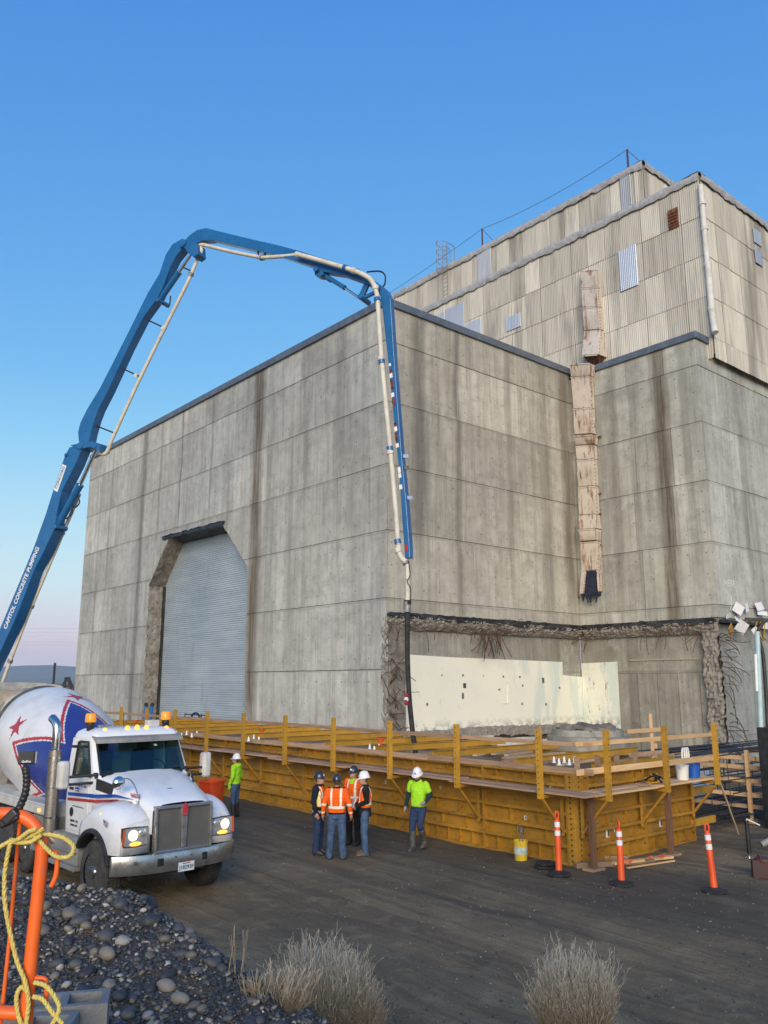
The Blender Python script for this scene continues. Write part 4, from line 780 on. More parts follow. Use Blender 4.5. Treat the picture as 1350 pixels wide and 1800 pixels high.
# fenders over the front wheels
AXY, WR = 1.08, .52
FTOP = [(.20, 1.40), (.28, 1.50), (.45, 1.60), (.7, 1.665), (.95, 1.675), (1.2, 1.635), (1.45, 1.54), (1.68, 1.40)]
def lerp_tab(tab, x):
    for (a, b), (c, d) in zip(tab[:-1], tab[1:]):
        if x <= c: return b + (d - b) * max(0, (x - a) / (c - a))
    return tab[-1][1]
def hoodw(y): return lerp_tab([(q[0], q[1]) for q in secs], y)
for s in (-1, 1):
    lp = []; ys = [.20, .24, .32, .45, .6, .75, .9, 1.05, 1.2, 1.35, 1.5, 1.6, 1.68]
    for y in ys:
        zt = lerp_tab(FTOP, y); xi = hoodw(y) - .02; xo = 1.19 - .10 * max(0, (.5 - y) / .3) ** 2 * 1.0
        dy = (y - AXY) / .66; arch = WR + .66 * math.sqrt(max(0, 1 - dy * dy)) if abs(dy) < 1 else .52
        zl = max(.90 if y < AXY else 1.0, arch)
        sec = [Vector((s * xi, y, zt + .05))]
        for k in range(9):
            a = PI / 2 * k / 8; sec.append(Vector((s * (xi + (xo - xi) * (.35 + .65 * math.sin(a) ** .9 if k else .35)), y, zl + (zt - zl) * (math.cos(a) ** .55 if k < 8 else 0))))
        sec.append(Vector((s * (xo - .04), y, zl)))
        lp.append(sec)
    mb = MB(); mb.loops(lp, False, False)
    fr0 = lp[0]; mb.add([*fr0, Vector((s * .56, .20, .9))], [tuple(range(len(fr0) + 1))])
    fen = tb(mb, 'fender', WHITE, smooth=55)
    md = fen.modifiers.new('thick', 'SOLIDIFY'); md.thickness = .02; md.offset = -1
    # black flare
    fl_ = []
    for k in range(15):
        a = math.radians(18 + k * (150 - 18) / 14); yy_ = AXY - math.cos(a) * .665; zz = WR + math.sin(a) * .665; n_ = Vector((0, -math.cos(a), math.sin(a)))
        if yy_ < .30: continue
        p = Vector((s * 1.19, yy_, zz)); fl_.append([p + n_ * .075 - Vector((s * .03, 0, 0)), p + n_ * .06 + Vector((s * .035, 0, 0)), p + Vector((s * .045, 0, 0)), p - n_ * .025, p - Vector((s * .2, 0, 0))])
    mb = MB(); mb.loops(fl_, True, True); tb(mb, 'fender_flare', BLACKP, fen, smooth=50)
    # headlamp
    hx0, hx1 = (s * .62, s * 1.10)
    def hf(u, v, w): return Vector((u, .168 - w , v))
    q = [(hx0, 1.035), ((hx0 + hx1) / 2, 1.02), (hx1 - s * .04, 1.03), (hx1, 1.2), (hx1 + s * .0, 1.345), ((hx0 + hx1) / 2, 1.35), (hx0, 1.335)]
    mb = MB(); mb.ext(q, hf, -.03, .012); hl_ = tb(mb, 'headlight', BLACKP, bevel=.006)
    q2 = [(hx0 + (u - hx0) * .93 + s * .012, 1.19 + (v - 1.19) * .9) for u, v in q]
    mb = MB(); mb.ext(q2, hf, .0, .02); tb(mb, 'lamp_lens', LENS, hl_)
    c = hf(s * .90, 1.215, .025); mb = MB(); mb.ball(c, (.088, .03, .088), 16, 8); tb(mb, 'main_beam', HLIGHT, hl_, smooth=60)
    c = hf(s * .73, 1.24, .02); mb = MB(); mb.ball(c, (.075, .025, .075), 16, 8); tb(mb, 'dip_lamp', LENS, hl_, smooth=60)
    c = hf(s * .85, 1.075, .02); mb = MB(); mb.ball(c, (.11, .022, .035), 14, 6); tb(mb, 'turn_signal', AMBER, hl_, smooth=60)
    mb = MB(); mb.ext([(hx1 - s * .005, 1.06), (hx1 - s * .045, 1.06), (hx1 - s * .06, 1.33), (hx1 - s * .015, 1.33)], hf, .019, .024); tb(mb, 'side_marker', mat('orange_reflector', (.6, .12, .03), (.5, .1, .03), rough=.3), hl_)
    mb = MB(); mb.ball((s * 1.13, .92, 1.50), (.03, .04, .03), 10, 6); tb(mb, 'fender_lamp', AMBER, fen, smooth=60)
mb = MB(); mb.bx(-.62, .62, .14, .30, .78, .9); tb(mb, 'bumper_filler', BLACKP)
# cab shell
def ring(z, yf, yr, wf, wr, r=.10):
    """rounded plan outline at height z"""
    pts = []
    for (cx, cy, a0) in ((wf - r, yf + r, -90), (wr - r, yr - r, 0), (-wr + r, yr - r, 90), (-wf + r, yf + r, 180)):
        for k in range(5): a = math.radians(a0 + k * 22.5); pts.append(Vector((cx + r * math.cos(a), cy + r * math.sin(a), z)))
    return pts
mb = MB()
cabrings = [ring(.98, 1.60, 2.86, .96, .98), ring(1.5, 1.60, 2.88, .995, 1.0), ring(2.02, 1.63, 2.88, .97, .985)]
mb.loops(cabrings, True, True); cab = tb(mb, 'cab_body', WHITE, smooth=40)
roof = MB(); roof.loops([ring(2.66, 1.98, 2.86, .90, .92, .12), ring(2.74, 1.97, 2.86, .905, .925, .13), ring(2.82, 2.02, 2.84, .87, .89, .14), ring(2.87, 2.12, 2.78, .78, .80, .15), ring(2.885, 2.25, 2.66, .6, .62, .15)], True, True); tb(roof, 'cab_roof', WHITE, smooth=50)
mb = MB()
for s in (-1, 1):
    mb.loops([[Vector((s * .84, 1.62, 2.0)), Vector((s * .97, 1.68, 2.0)), Vector((s * .97, 1.80, 2.0)), Vector((s * .86, 1.74, 2.0))], [Vector((s * .83, 2.00, 2.68)), Vector((s * .905, 2.04, 2.68)), Vector((s * .91, 2.14, 2.68)), Vector((s * .85, 2.10, 2.68))]])
    mb.loops([[Vector((s * .985, 2.62, 2.0)), Vector((s * .985, 2.88, 2.0)), Vector((s * .90, 2.88, 2.0)), Vector((s * .92, 2.62, 2.0))], [Vector((s * .92, 2.60, 2.70)), Vector((s * .92, 2.86, 2.70)), Vector((s * .84, 2.86, 2.70)), Vector((s * .86, 2.60, 2.70))]])
mb.bx(-.9, .9, 2.80, 2.86, 2.0, 2.25); mb.bx(-.88, .88, 2.80, 2.86, 2.55, 2.7); tb(mb, 'cab_pillars', WHITE, cab, bevel=.012)
wq = [Vector((-.86, 1.655, 2.075)), Vector((.86, 1.655, 2.075)), Vector((.835, 1.995, 2.675)), Vector((-.835, 1.995, 2.675))]
mb = MB(); mb.loops([wq, [p + Vector((0, .012, -.008)) for p in wq]]); ws = tb(mb, 'windshield', GLASS)
mb = MB()
for a, b in zip(wq, wq[1:] + wq[:1]): mb.beam(a + Vector((0, -.004, 0)), b + Vector((0, -.004, 0)), .035, .02)
tb(mb, 'windshield_seal', BLACKP, ws)
for s in (-1, 1): mb = MB(); mb.tube([(s * .1, 1.635, 2.075), (s * .55, 1.66, 2.11), (s * .78, 1.665, 2.13)], .012, 6); tb(mb, 'wiper', BLACKP, ws)
mb = MB(); mb.box((.34, 1.90, 2.55), (.06, .01, .05), (-1.05, 0, 0)); tb(mb, 'toll_sticker', STKW if 'STKW' in globals() else WHITEL, ws)
# side windows and door
for s in (-1, 1):
    q = [Vector((s * .975, 1.83, 2.06)), Vector((s * .985, 2.60, 2.02)), Vector((s * .925, 2.58, 2.63)), Vector((s * .915, 2.16, 2.64))]
    mb = MB(); mb.loops([q, [p - Vector((s * .012, 0, 0)) for p in q]]); sw = tb(mb, 'side_window', GLASS)
    mb = MB()
    for a, b in zip(q, q[1:] + q[:1]): mb.beam(a, b, .03, .025)
    tb(mb, 'window_seal', BLACKP, sw)
    mb = MB(); mb.loops([[Vector((s * 1.002, y, z)) for y, z in ((1.82, 2.03), (2.66, 2.0), (2.70, 1.05), (1.80, 1.03))], [Vector((s * .985, y, z)) for y, z in ((1.82, 2.03), (2.66, 2.0), (2.70, 1.05), (1.80, 1.03))]]); dr = tb(mb, 'door', WHITE, bevel=.006)
    mb = MB(); mb.box((s * 1.01, 2.56, 1.78), (.02, .16, .05)); tb(mb, 'handle', BLACKP, dr, bevel=.006)
    mb = MB(); mb.loops([[Vector((s * (.985 if y > 1.5 else hoodw(y) + .005), y, z)) for y, z in ((1.10, 1.90), (1.55, 2.03), (1.55, 1.84), (1.16, 1.74))], [Vector((s * (.955 if y > 1.5 else hoodw(y) - .03), y, z)) for y, z in ((1.10, 1.90), (1.55, 2.03), (1.55, 1.84), (1.16, 1.74))]]); tb(mb, 'hood_vent', BLACKP, hood)
# lower side skin between hood and door
for s in (-1, 1):
    mb = MB(); mb.loops([[Vector((s * (hoodw(y) + .004 if y < 1.5 else 1.0), y, z)) for z in (1.30, 1.6, lerp_tab([(.3, 1.66), (.9, 1.80), (1.62, 2.03)], y))] for y in (.55, .8, 1.1, 1.35, 1.62)], False, False); sk = tb(mb, 'cowl_side', WHITE, hood, smooth=50)
    md = sk.modifiers.new('thick', 'SOLIDIFY'); md.thickness = .02
# sun visor, markers, beacons
mb = MB(); mb.loops([[Vector((x, 1.98 - .20 * (1 - (x / .9) ** 2 * .35), 2.71)), Vector((x, 1.96 - .22 * (1 - (x / .9) ** 2 * .35), 2.63)), Vector((x, 1.98 - .2 * (1 - (x / .9) ** 2 * .35), 2.63)), Vector((x, 2.06, 2.74)), Vector((x, 2.06, 2.76))] for x in [-.9 + .18 * k for k in range(11)]]); tb(mb, 'sun_visor', DGREY, smooth=40)
for x in (-.62, -.16, .04, .24, .68):
    mb = MB(); mb.lathe([(.045, 0), (.05, .03), (.04, .07), (.015, .09)], 10, Matrix.Translation((x, 2.12, 2.845 - abs(x) * .06))); tb(mb, 'marker_lamp', AMBER, smooth=60)
for s in (-1, 1):
    mb = MB(); mb.bx(s * .80 - .05, s * .80 + .05, 2.33, 2.45, 2.82, 2.95); mb.tube([(s * .8, 2.39, 2.94), (s * .8, 2.39, 3.0)], .075, 12); bc = tb(mb, 'beacon', BLACKP, bevel=.008)
    mb = MB(); mb.lathe([(.10, 3.0), (.105, 3.02), (.095, 3.15), (.08, 3.165)], 14, Matrix.Translation((s * .8, 2.39, 0))); tb(mb, 'beacon_lens', AMBERD, bc, smooth=50)
mb = MB(); mb.bx(.42, .66, 2.38, 2.56, 2.88, 3.0); tb(mb, 'roof_box', DWHITE, bevel=.012); mb = MB(); mb.bx(-.62, -.35, 2.4, 2.5, 2.88, 2.94); tb(mb, 'air_horn', DCHR, bevel=.02); mb = MB(); mb.tube([(-.12, 2.4, 2.86), (-.12, 2.42, 3.16)], .008, 5); tb(mb, 'antenna', BLACKP)
# interior
mb = MB(); mb.bx(-.86, .86, 1.7, 1.95, 1.7, 2.06); tb(mb, 'dashboard', INT, bevel=.03)
for x in (-.45, .45): mb = MB(); mb.bx(x - .24, x + .24, 2.55, 2.70, 1.6, 2.42); mb.bx(x - .14, x + .14, 2.57, 2.67, 2.42, 2.6); tb(mb, 'seat', INT, bevel=.05)
mb = MB(); mb.tube([Vector((.45 + .2 * math.cos(a), 2.02 + .08 * math.sin(a), 2.08 + .18 * math.sin(a))) for a in [2 * PI * k / 16 for k in range(17)]], .016, 6); tb(mb, 'steering_wheel', INT)
mb = MB(); mb.bx(-.88, .88, 2.74, 2.78, 1.5, 2.28); mb.bx(-.88, -.42, 2.74, 2.78, 2.28, 2.66); mb.bx(-.02, .88, 2.74, 2.78, 2.28, 2.66); tb(mb, 'rear_lining', INTG)
# mirrors
for s in (-1, 1):
    mb = MB(); mb.loops([ring_ for ring_ in [[Vector((s * 1.47 + a * .10 * k_, 1.86 + b * .09 * k_, z)) for a, b in ((-1, -.4), (-.6, -1), (.6, -1), (1, -.4), (1, 1), (-1, 1))] for z, k_ in ((1.86, .75), (1.9, 1), (2.3, 1), (2.35, .75))]]); mr = tb(mb, 'mirror', DWHITE, bevel=.02)
    mb = MB()
    for z in (1.93, 2.06): mb.tube([(s * .93, 1.70, z + .02), (s * 1.15, 1.78, z + .01), (s * 1.42, 1.86, z)], .025, 8)
    tb(mb, 'mirror_arm', BLACKP, mr)
    mb = MB(); mb.bx(s * .93 - .03, s * .93 + .03, 1.66, 1.84, 1.88, 2.12); tb(mb, 'mirror_mount', BLACKP, mr, bevel=.01)
mb = MB(); mb.beam((-.93, 2.2, 2.56), (-1.22, 2.15, 2.58), .12, .05); tb(mb, 'overhead_mirror', BLACKP, bevel=.015)
mb = MB(); mb.ball((-.93, .75, 2.02), (.115, .08, .115), 18, 10); hm_ = tb(mb, 'hood_mirror', CHROME, smooth=60)
mb = MB(); mb.tube(catmull([(-.93, .76, 2.05), (-.80, .70, 2.09), (-.70, .62, 1.98), (-.64, .5, 1.72)], 5), .012, 6); mb.bx(-.665, -.60, .47, .53, 1.6, 1.72); tb(mb, 'mirror_stalk', DCHR, hm_, smooth=50)
# exhaust stack
ex = MB(); ex.tube([(-1.17, 3.06, .95), (-1.17, 3.06, 2.45)], .125, 18); es = tb(ex, 'exhaust_shield', NT('x').mat if False else mat('perforated_shield', (.40, .37, .33), (.22, .20, .18), ns=70, rough=.4, metal=.8, lo=.45, hi=.55), smooth=40)
mb = MB(); mb.tube(catmull([(-1.17, 3.06, 2.4), (-1.17, 3.06, 2.82), (-1.18, 3.12, 2.97), (-1.2, 3.28, 3.06)], 5), .085, 16, False); tb(mb, 'exhaust_tip', ALU, es, smooth=50)
mb = MB(); mb.tube(catmull([(-1.17, 3.06, 1.05), (-1.15, 2.98, .85), (-1.0, 2.8, .72), (-.6, 2.6, .7)], 5), .075, 12); tb(mb, 'exhaust_elbow', mat('heat_stained_steel', (.25, .19, .15), (.16, .12, .1), rough=.5, metal=.7), es, smooth=50)
for z in (1.2, 1.75, 2.3): mb = MB(); mb.tube([(-1.17, 3.06, z), (-1.17, 3.06, z + .04)], .132, 18); tb(mb, 'shield_band', ALU, es, smooth=40)
# steps, tank, side deck
mb = MB(); mb.bx(-1.2, -.62, 1.78, 3.0, .42, .50); mb.bx(-1.14, -.62, 1.80, 3.0, .5, .98); mb.bx(-1.2, -.9, 1.8, 2.9, .72, .75); tb(mb, 'step_box', DGREY, bevel=.015)
mb = MB(); mb.bx(.62, 1.14, 1.80, 3.0, .45, .98); tb(mb, 'fuel_tank', ALU, bevel=.06)
for s in (-1, 1):
    mb = MB(); mb.bx(s * .62 if s < 0 else .62, s * .62 + s * .001 if s < 0 else .621, 0, .001, 0, .001) if False else None
    mb.bx(min(s * .55, s * 1.22), max(s * .55, s * 1.22), 3.25, 7.9, 1.38, 1.43); mb.bx(min(s * 1.18, s * 1.22), max(s * 1.18, s * 1.22), 3.25, 7.9, 1.22, 1.38); mb.bx(min(s * .6, s * 1.2), max(s * .6, s * 1.2), 3.22, 3.26, .95, 1.40); tb(mb, 'deck_fender', DWHITE, bevel=.015)
mb = MB(); mb.box((-1.235, 3.5, 1.30), (.03, .1, .06)); tb(mb, 'deck_lamp', AMBER, bevel=.008)
mb = MB(); mb.bx(-1.16, -.62, 3.2, 4.0, .5, 1.18); tb(mb, 'tool_box', DGREY, bevel=.02)
# wheels
def wheel(x, y, r, wdt, s, front):
    w = thing_local = None
    lp = []
    prof = [(r * .60, -.5), (r * .80, -.5), (r * .93, -.46), (r * .985, -.38), (r, -.30), (r, .30), (r * .985, .38), (r * .93, .46), (r * .80, .5), (r * .60, .5)]
    n = 56; mb = MB()
    M = Matrix.Translation((x, y, r)) @ Matrix.Rotation(PI / 2, 4, 'Y')
    mb.lathe([(a, b * wdt) for a, b in prof], n, M, False)
    ty = tb(mb, 'wheel', TYRE, smooth=50)
    tr = MB()
    for k in range(40):                                     # tread blocks
        a = 2 * PI * k / 40
        for j in (-.36, -.12, .12, .36):
            c = M @ Vector((math.cos(a + (.04 if j > 0 else 0)) * (r + .006), math.sin(a + (.04 if j > 0 else 0)) * (r + .006), j * wdt * .62)); tr.box(c, (.018, wdt * .125, r * .105), (0, 0, 0)) if False else tr.add([M @ Vector((math.cos(a + da) * (r + dr), math.sin(a + da) * (r + dr), (j + dj) * wdt * .62 * 1.2)) for dr in (0, .013) for da, dj in ((-.052, -.085), (.052, -.085), (.052, .085), (-.052, .085))], [(0, 3, 2, 1), (4, 5, 6, 7), (0, 1, 5, 4), (1, 2, 6, 5), (2, 3, 7, 6), (3, 0, 4, 7)])
    tb(tr, 'tread', TYRE, ty)
    o = 1 if s > 0 else -1
    rm = MB(); f = .46 * wdt * o
    if front: rm.lathe([(r * .62, f), (r * .60, f * .9), (r * .55, f * .55), (r * .40, f * .45), (r * .30, f * .55), (r * .22, f * .75), (r * .2, f * 1.15), (r * .1, f * 1.2)], 30, M)
    else: rm.lathe([(r * .62, f), (r * .60, f * .9), (r * .56, -f * .2), (r * .42, -f * .5), (r * .3, -f * .4), (r * .2, -f * .3), (r * .17, f * .4)], 30, M)
    rim = tb(rm, 'rim', ALU, ty, smooth=40)
    for k in range(10):
        a = 2 * PI * k / 10; p0 = M @ Vector((math.cos(a) * r * .345, math.sin(a) * r * .345, (f * .5 if front else -f * .45))); mb = MB(); mb.tube([p0, p0 + Vector((o * .05, 0, 0))], .018, 6); tb(mb, 'lug_nut', DCHR, rim)
        if front:
            p0 = M @ Vector((math.cos(a + .31) * r * .475, math.sin(a + .31) * r * .475, f * .53)); mb = MB(); mb.tube([p0 - Vector((o * .02, 0, 0)), p0 + Vector((o * .006, 0, 0))], .034, 10); tb(mb, 'hand_hole', BLACKP, rim)
    return ty
for s in (-1, 1):
    wheel(s * 1.0, AXY, WR, .36, s, True)
    wheel(s * 1.0, 4.45, .46, .28, s, True)
    for y in (5.75, 7.1): wheel(s * .98, y, WR, .26, s, False); wheel(s * .66, y, WR, .26, s, False)
# decals on the near side
def side_quad(pts, off, m, name, par):
    mb = MB(); f = lambda y, z, w: Vector((-(max(hoodw(y) + .004, 0) if y < 1.5 else 1.0 + .004) - w - (0.012 if y > 1.78 else .012), y, z))
    mb.loops([[f(y, z, off) for y, z in pts], [f(y, z, off - .006) for y, z in pts]]); return tb(mb, name, m, par)
BLS = mat('stripe_blue', (.015, .06, .32), (.02, .07, .35), rough=.35)
side_quad([(2.69, 1.70), (2.69, 1.64), (1.55, 1.70), (1.55, 1.765)], .003, BLS, 'blue_stripe', cab); side_quad([(2.69, 1.60), (2.69, 1.55), (1.55, 1.62), (1.55, 1.67)], .003, REDP, 'red_stripe', cab)
side_quad([(1.5, 1.70), (1.5, 1.765), (1.1, 1.785), (.62, 1.735), (.62, 1.73), (1.1, 1.735)], .012, BLS, 'blue_stripe', hood); side_quad([(1.5, 1.62), (1.5, 1.67), (1.1, 1.70), (.62, 1.695), (.62, 1.69), (1.1, 1.66)], .012, REDP, 'red_stripe', hood)
mb = MB(); mb.tube([(-1.003, 2.5, 1.36), (-1.0075, 2.5, 1.36)], .085, 20); tb(mb, 'round_sticker', BLACKP, cab)
def side_text(txt, y, z, size, m, w=None, xoff=1.008, par=None):
    me = text_mesh(txt, size, m, .001, .001)
    if w: xs = [v.co.x for v in me.vertices]; k = w / (max(xs) - min(xs)); [setattr(v, 'co', Vector((v.co.x * k, v.co.y, v.co.z))) for v in me.vertices]
    return link('side_lettering', me, par or cab, (-xoff, y, z), (PI / 2, 0, -PI / 2))
INK = mat('dark_ink', (.05, .05, .07), rough=.5); PURP = mat('violet_ink', (.25, .12, .35), rough=.5)
def side_marks(y, z, w, h, m, seed):
    """a line of print too small to read: a row of uneven strokes"""
    rr = random.Random(seed); mb = MB(); q = y + w / 2
    while q > y - w / 2:
        k = rr.uniform(.35, .7) * h; mb.bx(-1.0095, -1.0075, q - k, q, z - h / 2 * rr.uniform(.7, 1), z + h / 2 * rr.uniform(.7, 1)); q -= k + h * rr.choice((.2, .2, .25, .7))
    tb(mb, 'side_lettering', m, cab)
side_marks(2.22, 1.86, .56, .05, PURP, 1); side_marks(2.3, 1.80, .2, .04, BLS, 2); side_marks(2.3, 1.755, .16, .025, INK, 3); side_marks(2.22, 1.475, .5, .02, INK, 4); side_marks(2.35, 1.21, .34, .05, INK, 5); side_marks(2.35, 1.135, .3, .045, INK, 6); side_marks(1.98, 1.145, .1, .06, BLS, 7); side_marks(1.87, 1.13, .15, .05, INK, 8)
link('fleet_number', text_mesh('560233', .095, REDP, .001, .002), hood, (-.672, .62, 1.79), (PI / 2 - .1, 0, -PI / 2 + .18))
link('fleet_number', text_mesh('233', .095, REDP, .001, .003), truck, (.95, .185 + .002, .965), (PI / 2, 0, 0))
FLG = MB()
for k in range(5): FLG.bx(0, .13, -.002 - .0, .0, k * .02, k * .02 + .0199, k % 2)
FLG.bx(0, .06, -.004, -.002, .05, .10, 2); fo = link('flag_sticker', FLG.mesh('flag_sticker', [REDP, WHITEL, BLS]), truck, (-1.205, .66, 1.37), (PI / 2 - PI / 2 + .2, .35, -PI / 2))
# the drum
DAX = Vector((0, .962, .272)).normalized(); DC = Vector((0, 5.75, 2.30)); DX = Vector((1, 0, 0)); DZ = DX.cross(DAX)
dprof = [(-2.45, .30), (-2.42, .62), (-2.2, .74), (-1.7, .90), (-1.1, 1.06), (-.6, 1.15), (-.2, 1.185), (.5, 1.19), (.8, 1.17), (1.2, 1.06), (1.7, .88), (2.2, .70), (2.5, .60), (2.52, .40)]
def drad(s_): return lerp_tab(dprof, s_)
NS, NA = 170, 300; vs = []; 
for i in range(NS + 1):
    s_ = -2.45 + 4.97 * i / NS; sm = sum(drad(min(2.52, max(-2.45, s_ + q))) for q in (-.1, -.05, 0, .05, .1)) / 5 if -2.3 < s_ < 2.3 else drad(s_)
    for j in range(NA): a = 2 * PI * j / NA; vs.append(DC + DAX * s_ + (DX * math.cos(a) + DZ * math.sin(a)) * sm)
fs = []; ms = []
STAR_S, STAR_A, STAR_R = -.75, math.radians(185), 1.55
def in_star(x, y, R, rot=0.0, inner=.42):
    r = math.hypot(x, y); a = (math.atan2(y, x) - rot) % (2 * PI / 5); a = min(a, 2 * PI / 5 - a)
    px_, py_ = r * math.cos(a), r * math.sin(a); ax2, ay2 = R, 0.0; bx2, by2 = R * inner * math.cos(PI / 5), R * inner * math.sin(PI / 5)
    return (bx2 - ax2) * (py_ - ay2) - (by2 - ay2) * (px_ - ax2)  # >0 inside (scaled)
def arc(a, c): return (a - c + PI) % (2 * PI) - PI
for i in range(NS):
    s_ = -2.45 + 4.97 * (i + .5) / NS
    for j in range(NA):
        a = 2 * PI * (j + .5) / NA; m_ = 0; Rm = 1.12
        q = math.degrees(a - math.radians(96)) % 72; q = min(q, 72 - q) / 36; sb = -.18 - 1.25 * q
        if s_ < sb: m_ = 2
        if s_ < sb - .15: m_ = 0
        if s_ < sb - .21: m_ = 1
        for (ss, sa, sr, rt_) in [(.0, math.radians(154 + 72 * k), .30, .35) for k in range(5)]:
            if in_star(s_ - ss, arc(a, sa) * Rm, sr, rt_, .38) > 0: m_ = 2
        fs.append((i * NA + j, i * NA + (j + 1) % NA, (i + 1) * NA + (j + 1) % NA, (i + 1) * NA + j)); ms.append(m_)
me = bpy.data.meshes.new('drum'); me.from_pydata(vs, [], fs)
for m_ in (DRUMW, BLUEP, REDP): me.materials.append(m_)
me.polygons.foreach_set('material_index', ms); me.polygons.foreach_set('use_smooth', [True] * len(me.polygons)); drum = link('drum', me, truck)
def ringtube(s_, r0, r1, w, name, m):
    mb = MB(); M = Matrix((DX, DZ, DAX)).transposed().to_4x4(); M.translation = DC + DAX * s_; mb.lathe([(r0, -w), (r1, -w), (r1, w), (r0, w)], 48, M, False); return tb(mb, name, m, drum, smooth=30)
ringtube(1.42, .9, 1.02, .06, 'roller_track', CHASS); ringtube(2.5, .42, .66, .03, 'drum_mouth', DGREY)
mb = MB(); mb.bx(-.5, .5, 3.15, 3.4, .98, 2.1); tb(mb, 'drum_drive', CHASS, bevel=.03)
mb = MB(); [mb.beam((s * .75, 7.2, 1.0), (s * .62, 7.35, 2.3), .12, .2) for s in (-1, 1)]; mb.beam((-.75, 7.3, 2.0), (.75, 7.3, 2.0), .15, .2); [mb.beam((s * .75, 7.2, 1.3), (s * .6, 8.6, 2.7), .1, .12) for s in (-1, 1)]; tb(mb, 'rear_pedestal', DGREY, bevel=.01)
# charge hopper and chute at the rear
HOP = mat('cement_crusted_steel', (.40, .37, .31), (.28, .26, .22), ns=4, rough=.9, bump=.6, bs=16, dirt=(.22, .2, .17), ds=6)
mb = MB(); lp = []
for z, rx, ry, yc in ((2.75, .30, .25, 8.3), (3.25, .72, .42, 8.35), (3.62, .95, .55, 8.4), (3.66, 1.0, .58, 8.4), (3.60, .92, .52, 8.4), (3.2, .66, .38, 8.35)): lp.append([Vector((rx * math.cos(a), yc + ry * math.sin(a), z + .10 * math.sin(a))) for a in [2 * PI * k / 26 for k in range(26)]])
mb.loops(lp, True, True); tb(mb, 'charge_hopper', HOP, smooth=50)
mb = MB(); mb.loops([[Vector((-.35 * q, y, z + .22)), Vector((-.28 * q, y, z + .05)), Vector((0, y, z)), Vector((.28 * q, y, z + .05)), Vector((.35 * q, y, z + .22))] for y, z, q in ((8.3, 2.2, 1), (8.9, 1.8, 1), (9.6, 1.35, .9))], False, False); ch = tb(mb, 'chute', HOP, smooth=50); md = ch.modifiers.new('t', 'SOLIDIFY'); md.thickness = .02
mb = MB(); mb.bx(-1.15, 1.15, 8.85, 8.95, .55, .8); tb(mb, 'rear_beam', DGREY)
mb = MB(); mb.tube(catmull([(-1.13, 3.22, 1.42), (-1.13, 3.24, 2.3), (-1.13, 3.34, 2.4), (-1.12, 3.42, 2.2)], 4), .022, 6); tb(mb, 'grab_rail', ALU)
# ------------------------------------------------------------------ yellow steel formwork with guard rails
t = NT('formwork_yellow'); P = t.pos()
col = t.mix(t.ramp(t.noise(P, 1.3, 5, .6), [(.35, 0.0), (.65, 1.0)]), (.42, .215, .018), (.29, .145, .014))
col = t.mix(t.ramp(t.noise(t.scl(P, (1, 1, 2.5)), 5.0, 6, .75), [(.54, 0.0), (.64, .75)]), col, (.14, .065, .02))
col = t.mix(t.ramp(t.noise(P, 14.0, 5, .7), [(.58, 0.0), (.68, .7)]), col, (.30, .25, .19))
kk = t.maprange(t.rnd(), 0.0, 1.0, .85, 1.12); sn = t.node('ShaderNodeVectorMath', operation='SCALE'); t.put(sn.inputs[0], col); t.put(sn.inputs['Scale'], kk)
t.bump(t.noise(P, 30, 4), .12, .01); YEL = t.fin(sn.outputs[0], .55, .0)
YELB = mat('bright_yellow_steel', (.47, .25, .023), (.37, .195, .02), ns=3, rough=.5, dirt=(.25, .15, .06), ds=7, dlo=.6, rv=.12)
WOOD = mat('weathered_lumber', (.33, .20, .12), (.44, .29, .18), ns=2.2, rough=.8, stretch=(9, .6, 9), bump=.2, bs=20, rv=.22, dirt=(.2, .14, .1), ds=1.5)
WOODN = mat('fresh_lumber', (.58, .36, .17), (.68, .45, .24), ns=2.2, rough=.75, stretch=(.6, 9, 9), bump=.2, bs=20, rv=.18, dirt=(.40, .24, .12), ds=1.5)
PLANK = mat('plank_lumber', (.38, .22, .13), (.48, .30, .19), ns=2.2, rough=.85, stretch=(9, .6, 9), bump=.3, bs=20, rv=.2, dirt=(.24, .16, .12), ds=1.5)
BROWNP = mat('dark_brown_timber', (.11, .055, .03), (.18, .09, .05), ns=2.5, rough=.8, stretch=(8, 8, .7), rv=.2)
XF, YF, XB, YE = 15.0, 11.3, 19.45, 37.5; FH = 1.86
form = thing('steel_formwork', 'long yellow steel foundation formwork with walkway planks and timber guard rails', 'formwork', (XF, YF, 0))
GD = lambda x, y: max(0, ground_z(x, y)) * 0
def panel_mesh(w):
    """face in the XZ plane, ribs toward -Y"""
    sheet = MB().bx(0, w, 0, .008, 0, FH)
    ribs = []
    for z in (0.012, .36, .66, 1.0, 1.34, 1.60, FH - .012): ribs.append((z, MB().bx(.012, w - .012, -.115, 0, z - .012, z + .012)))
    return sheet, ribs
PM = {}
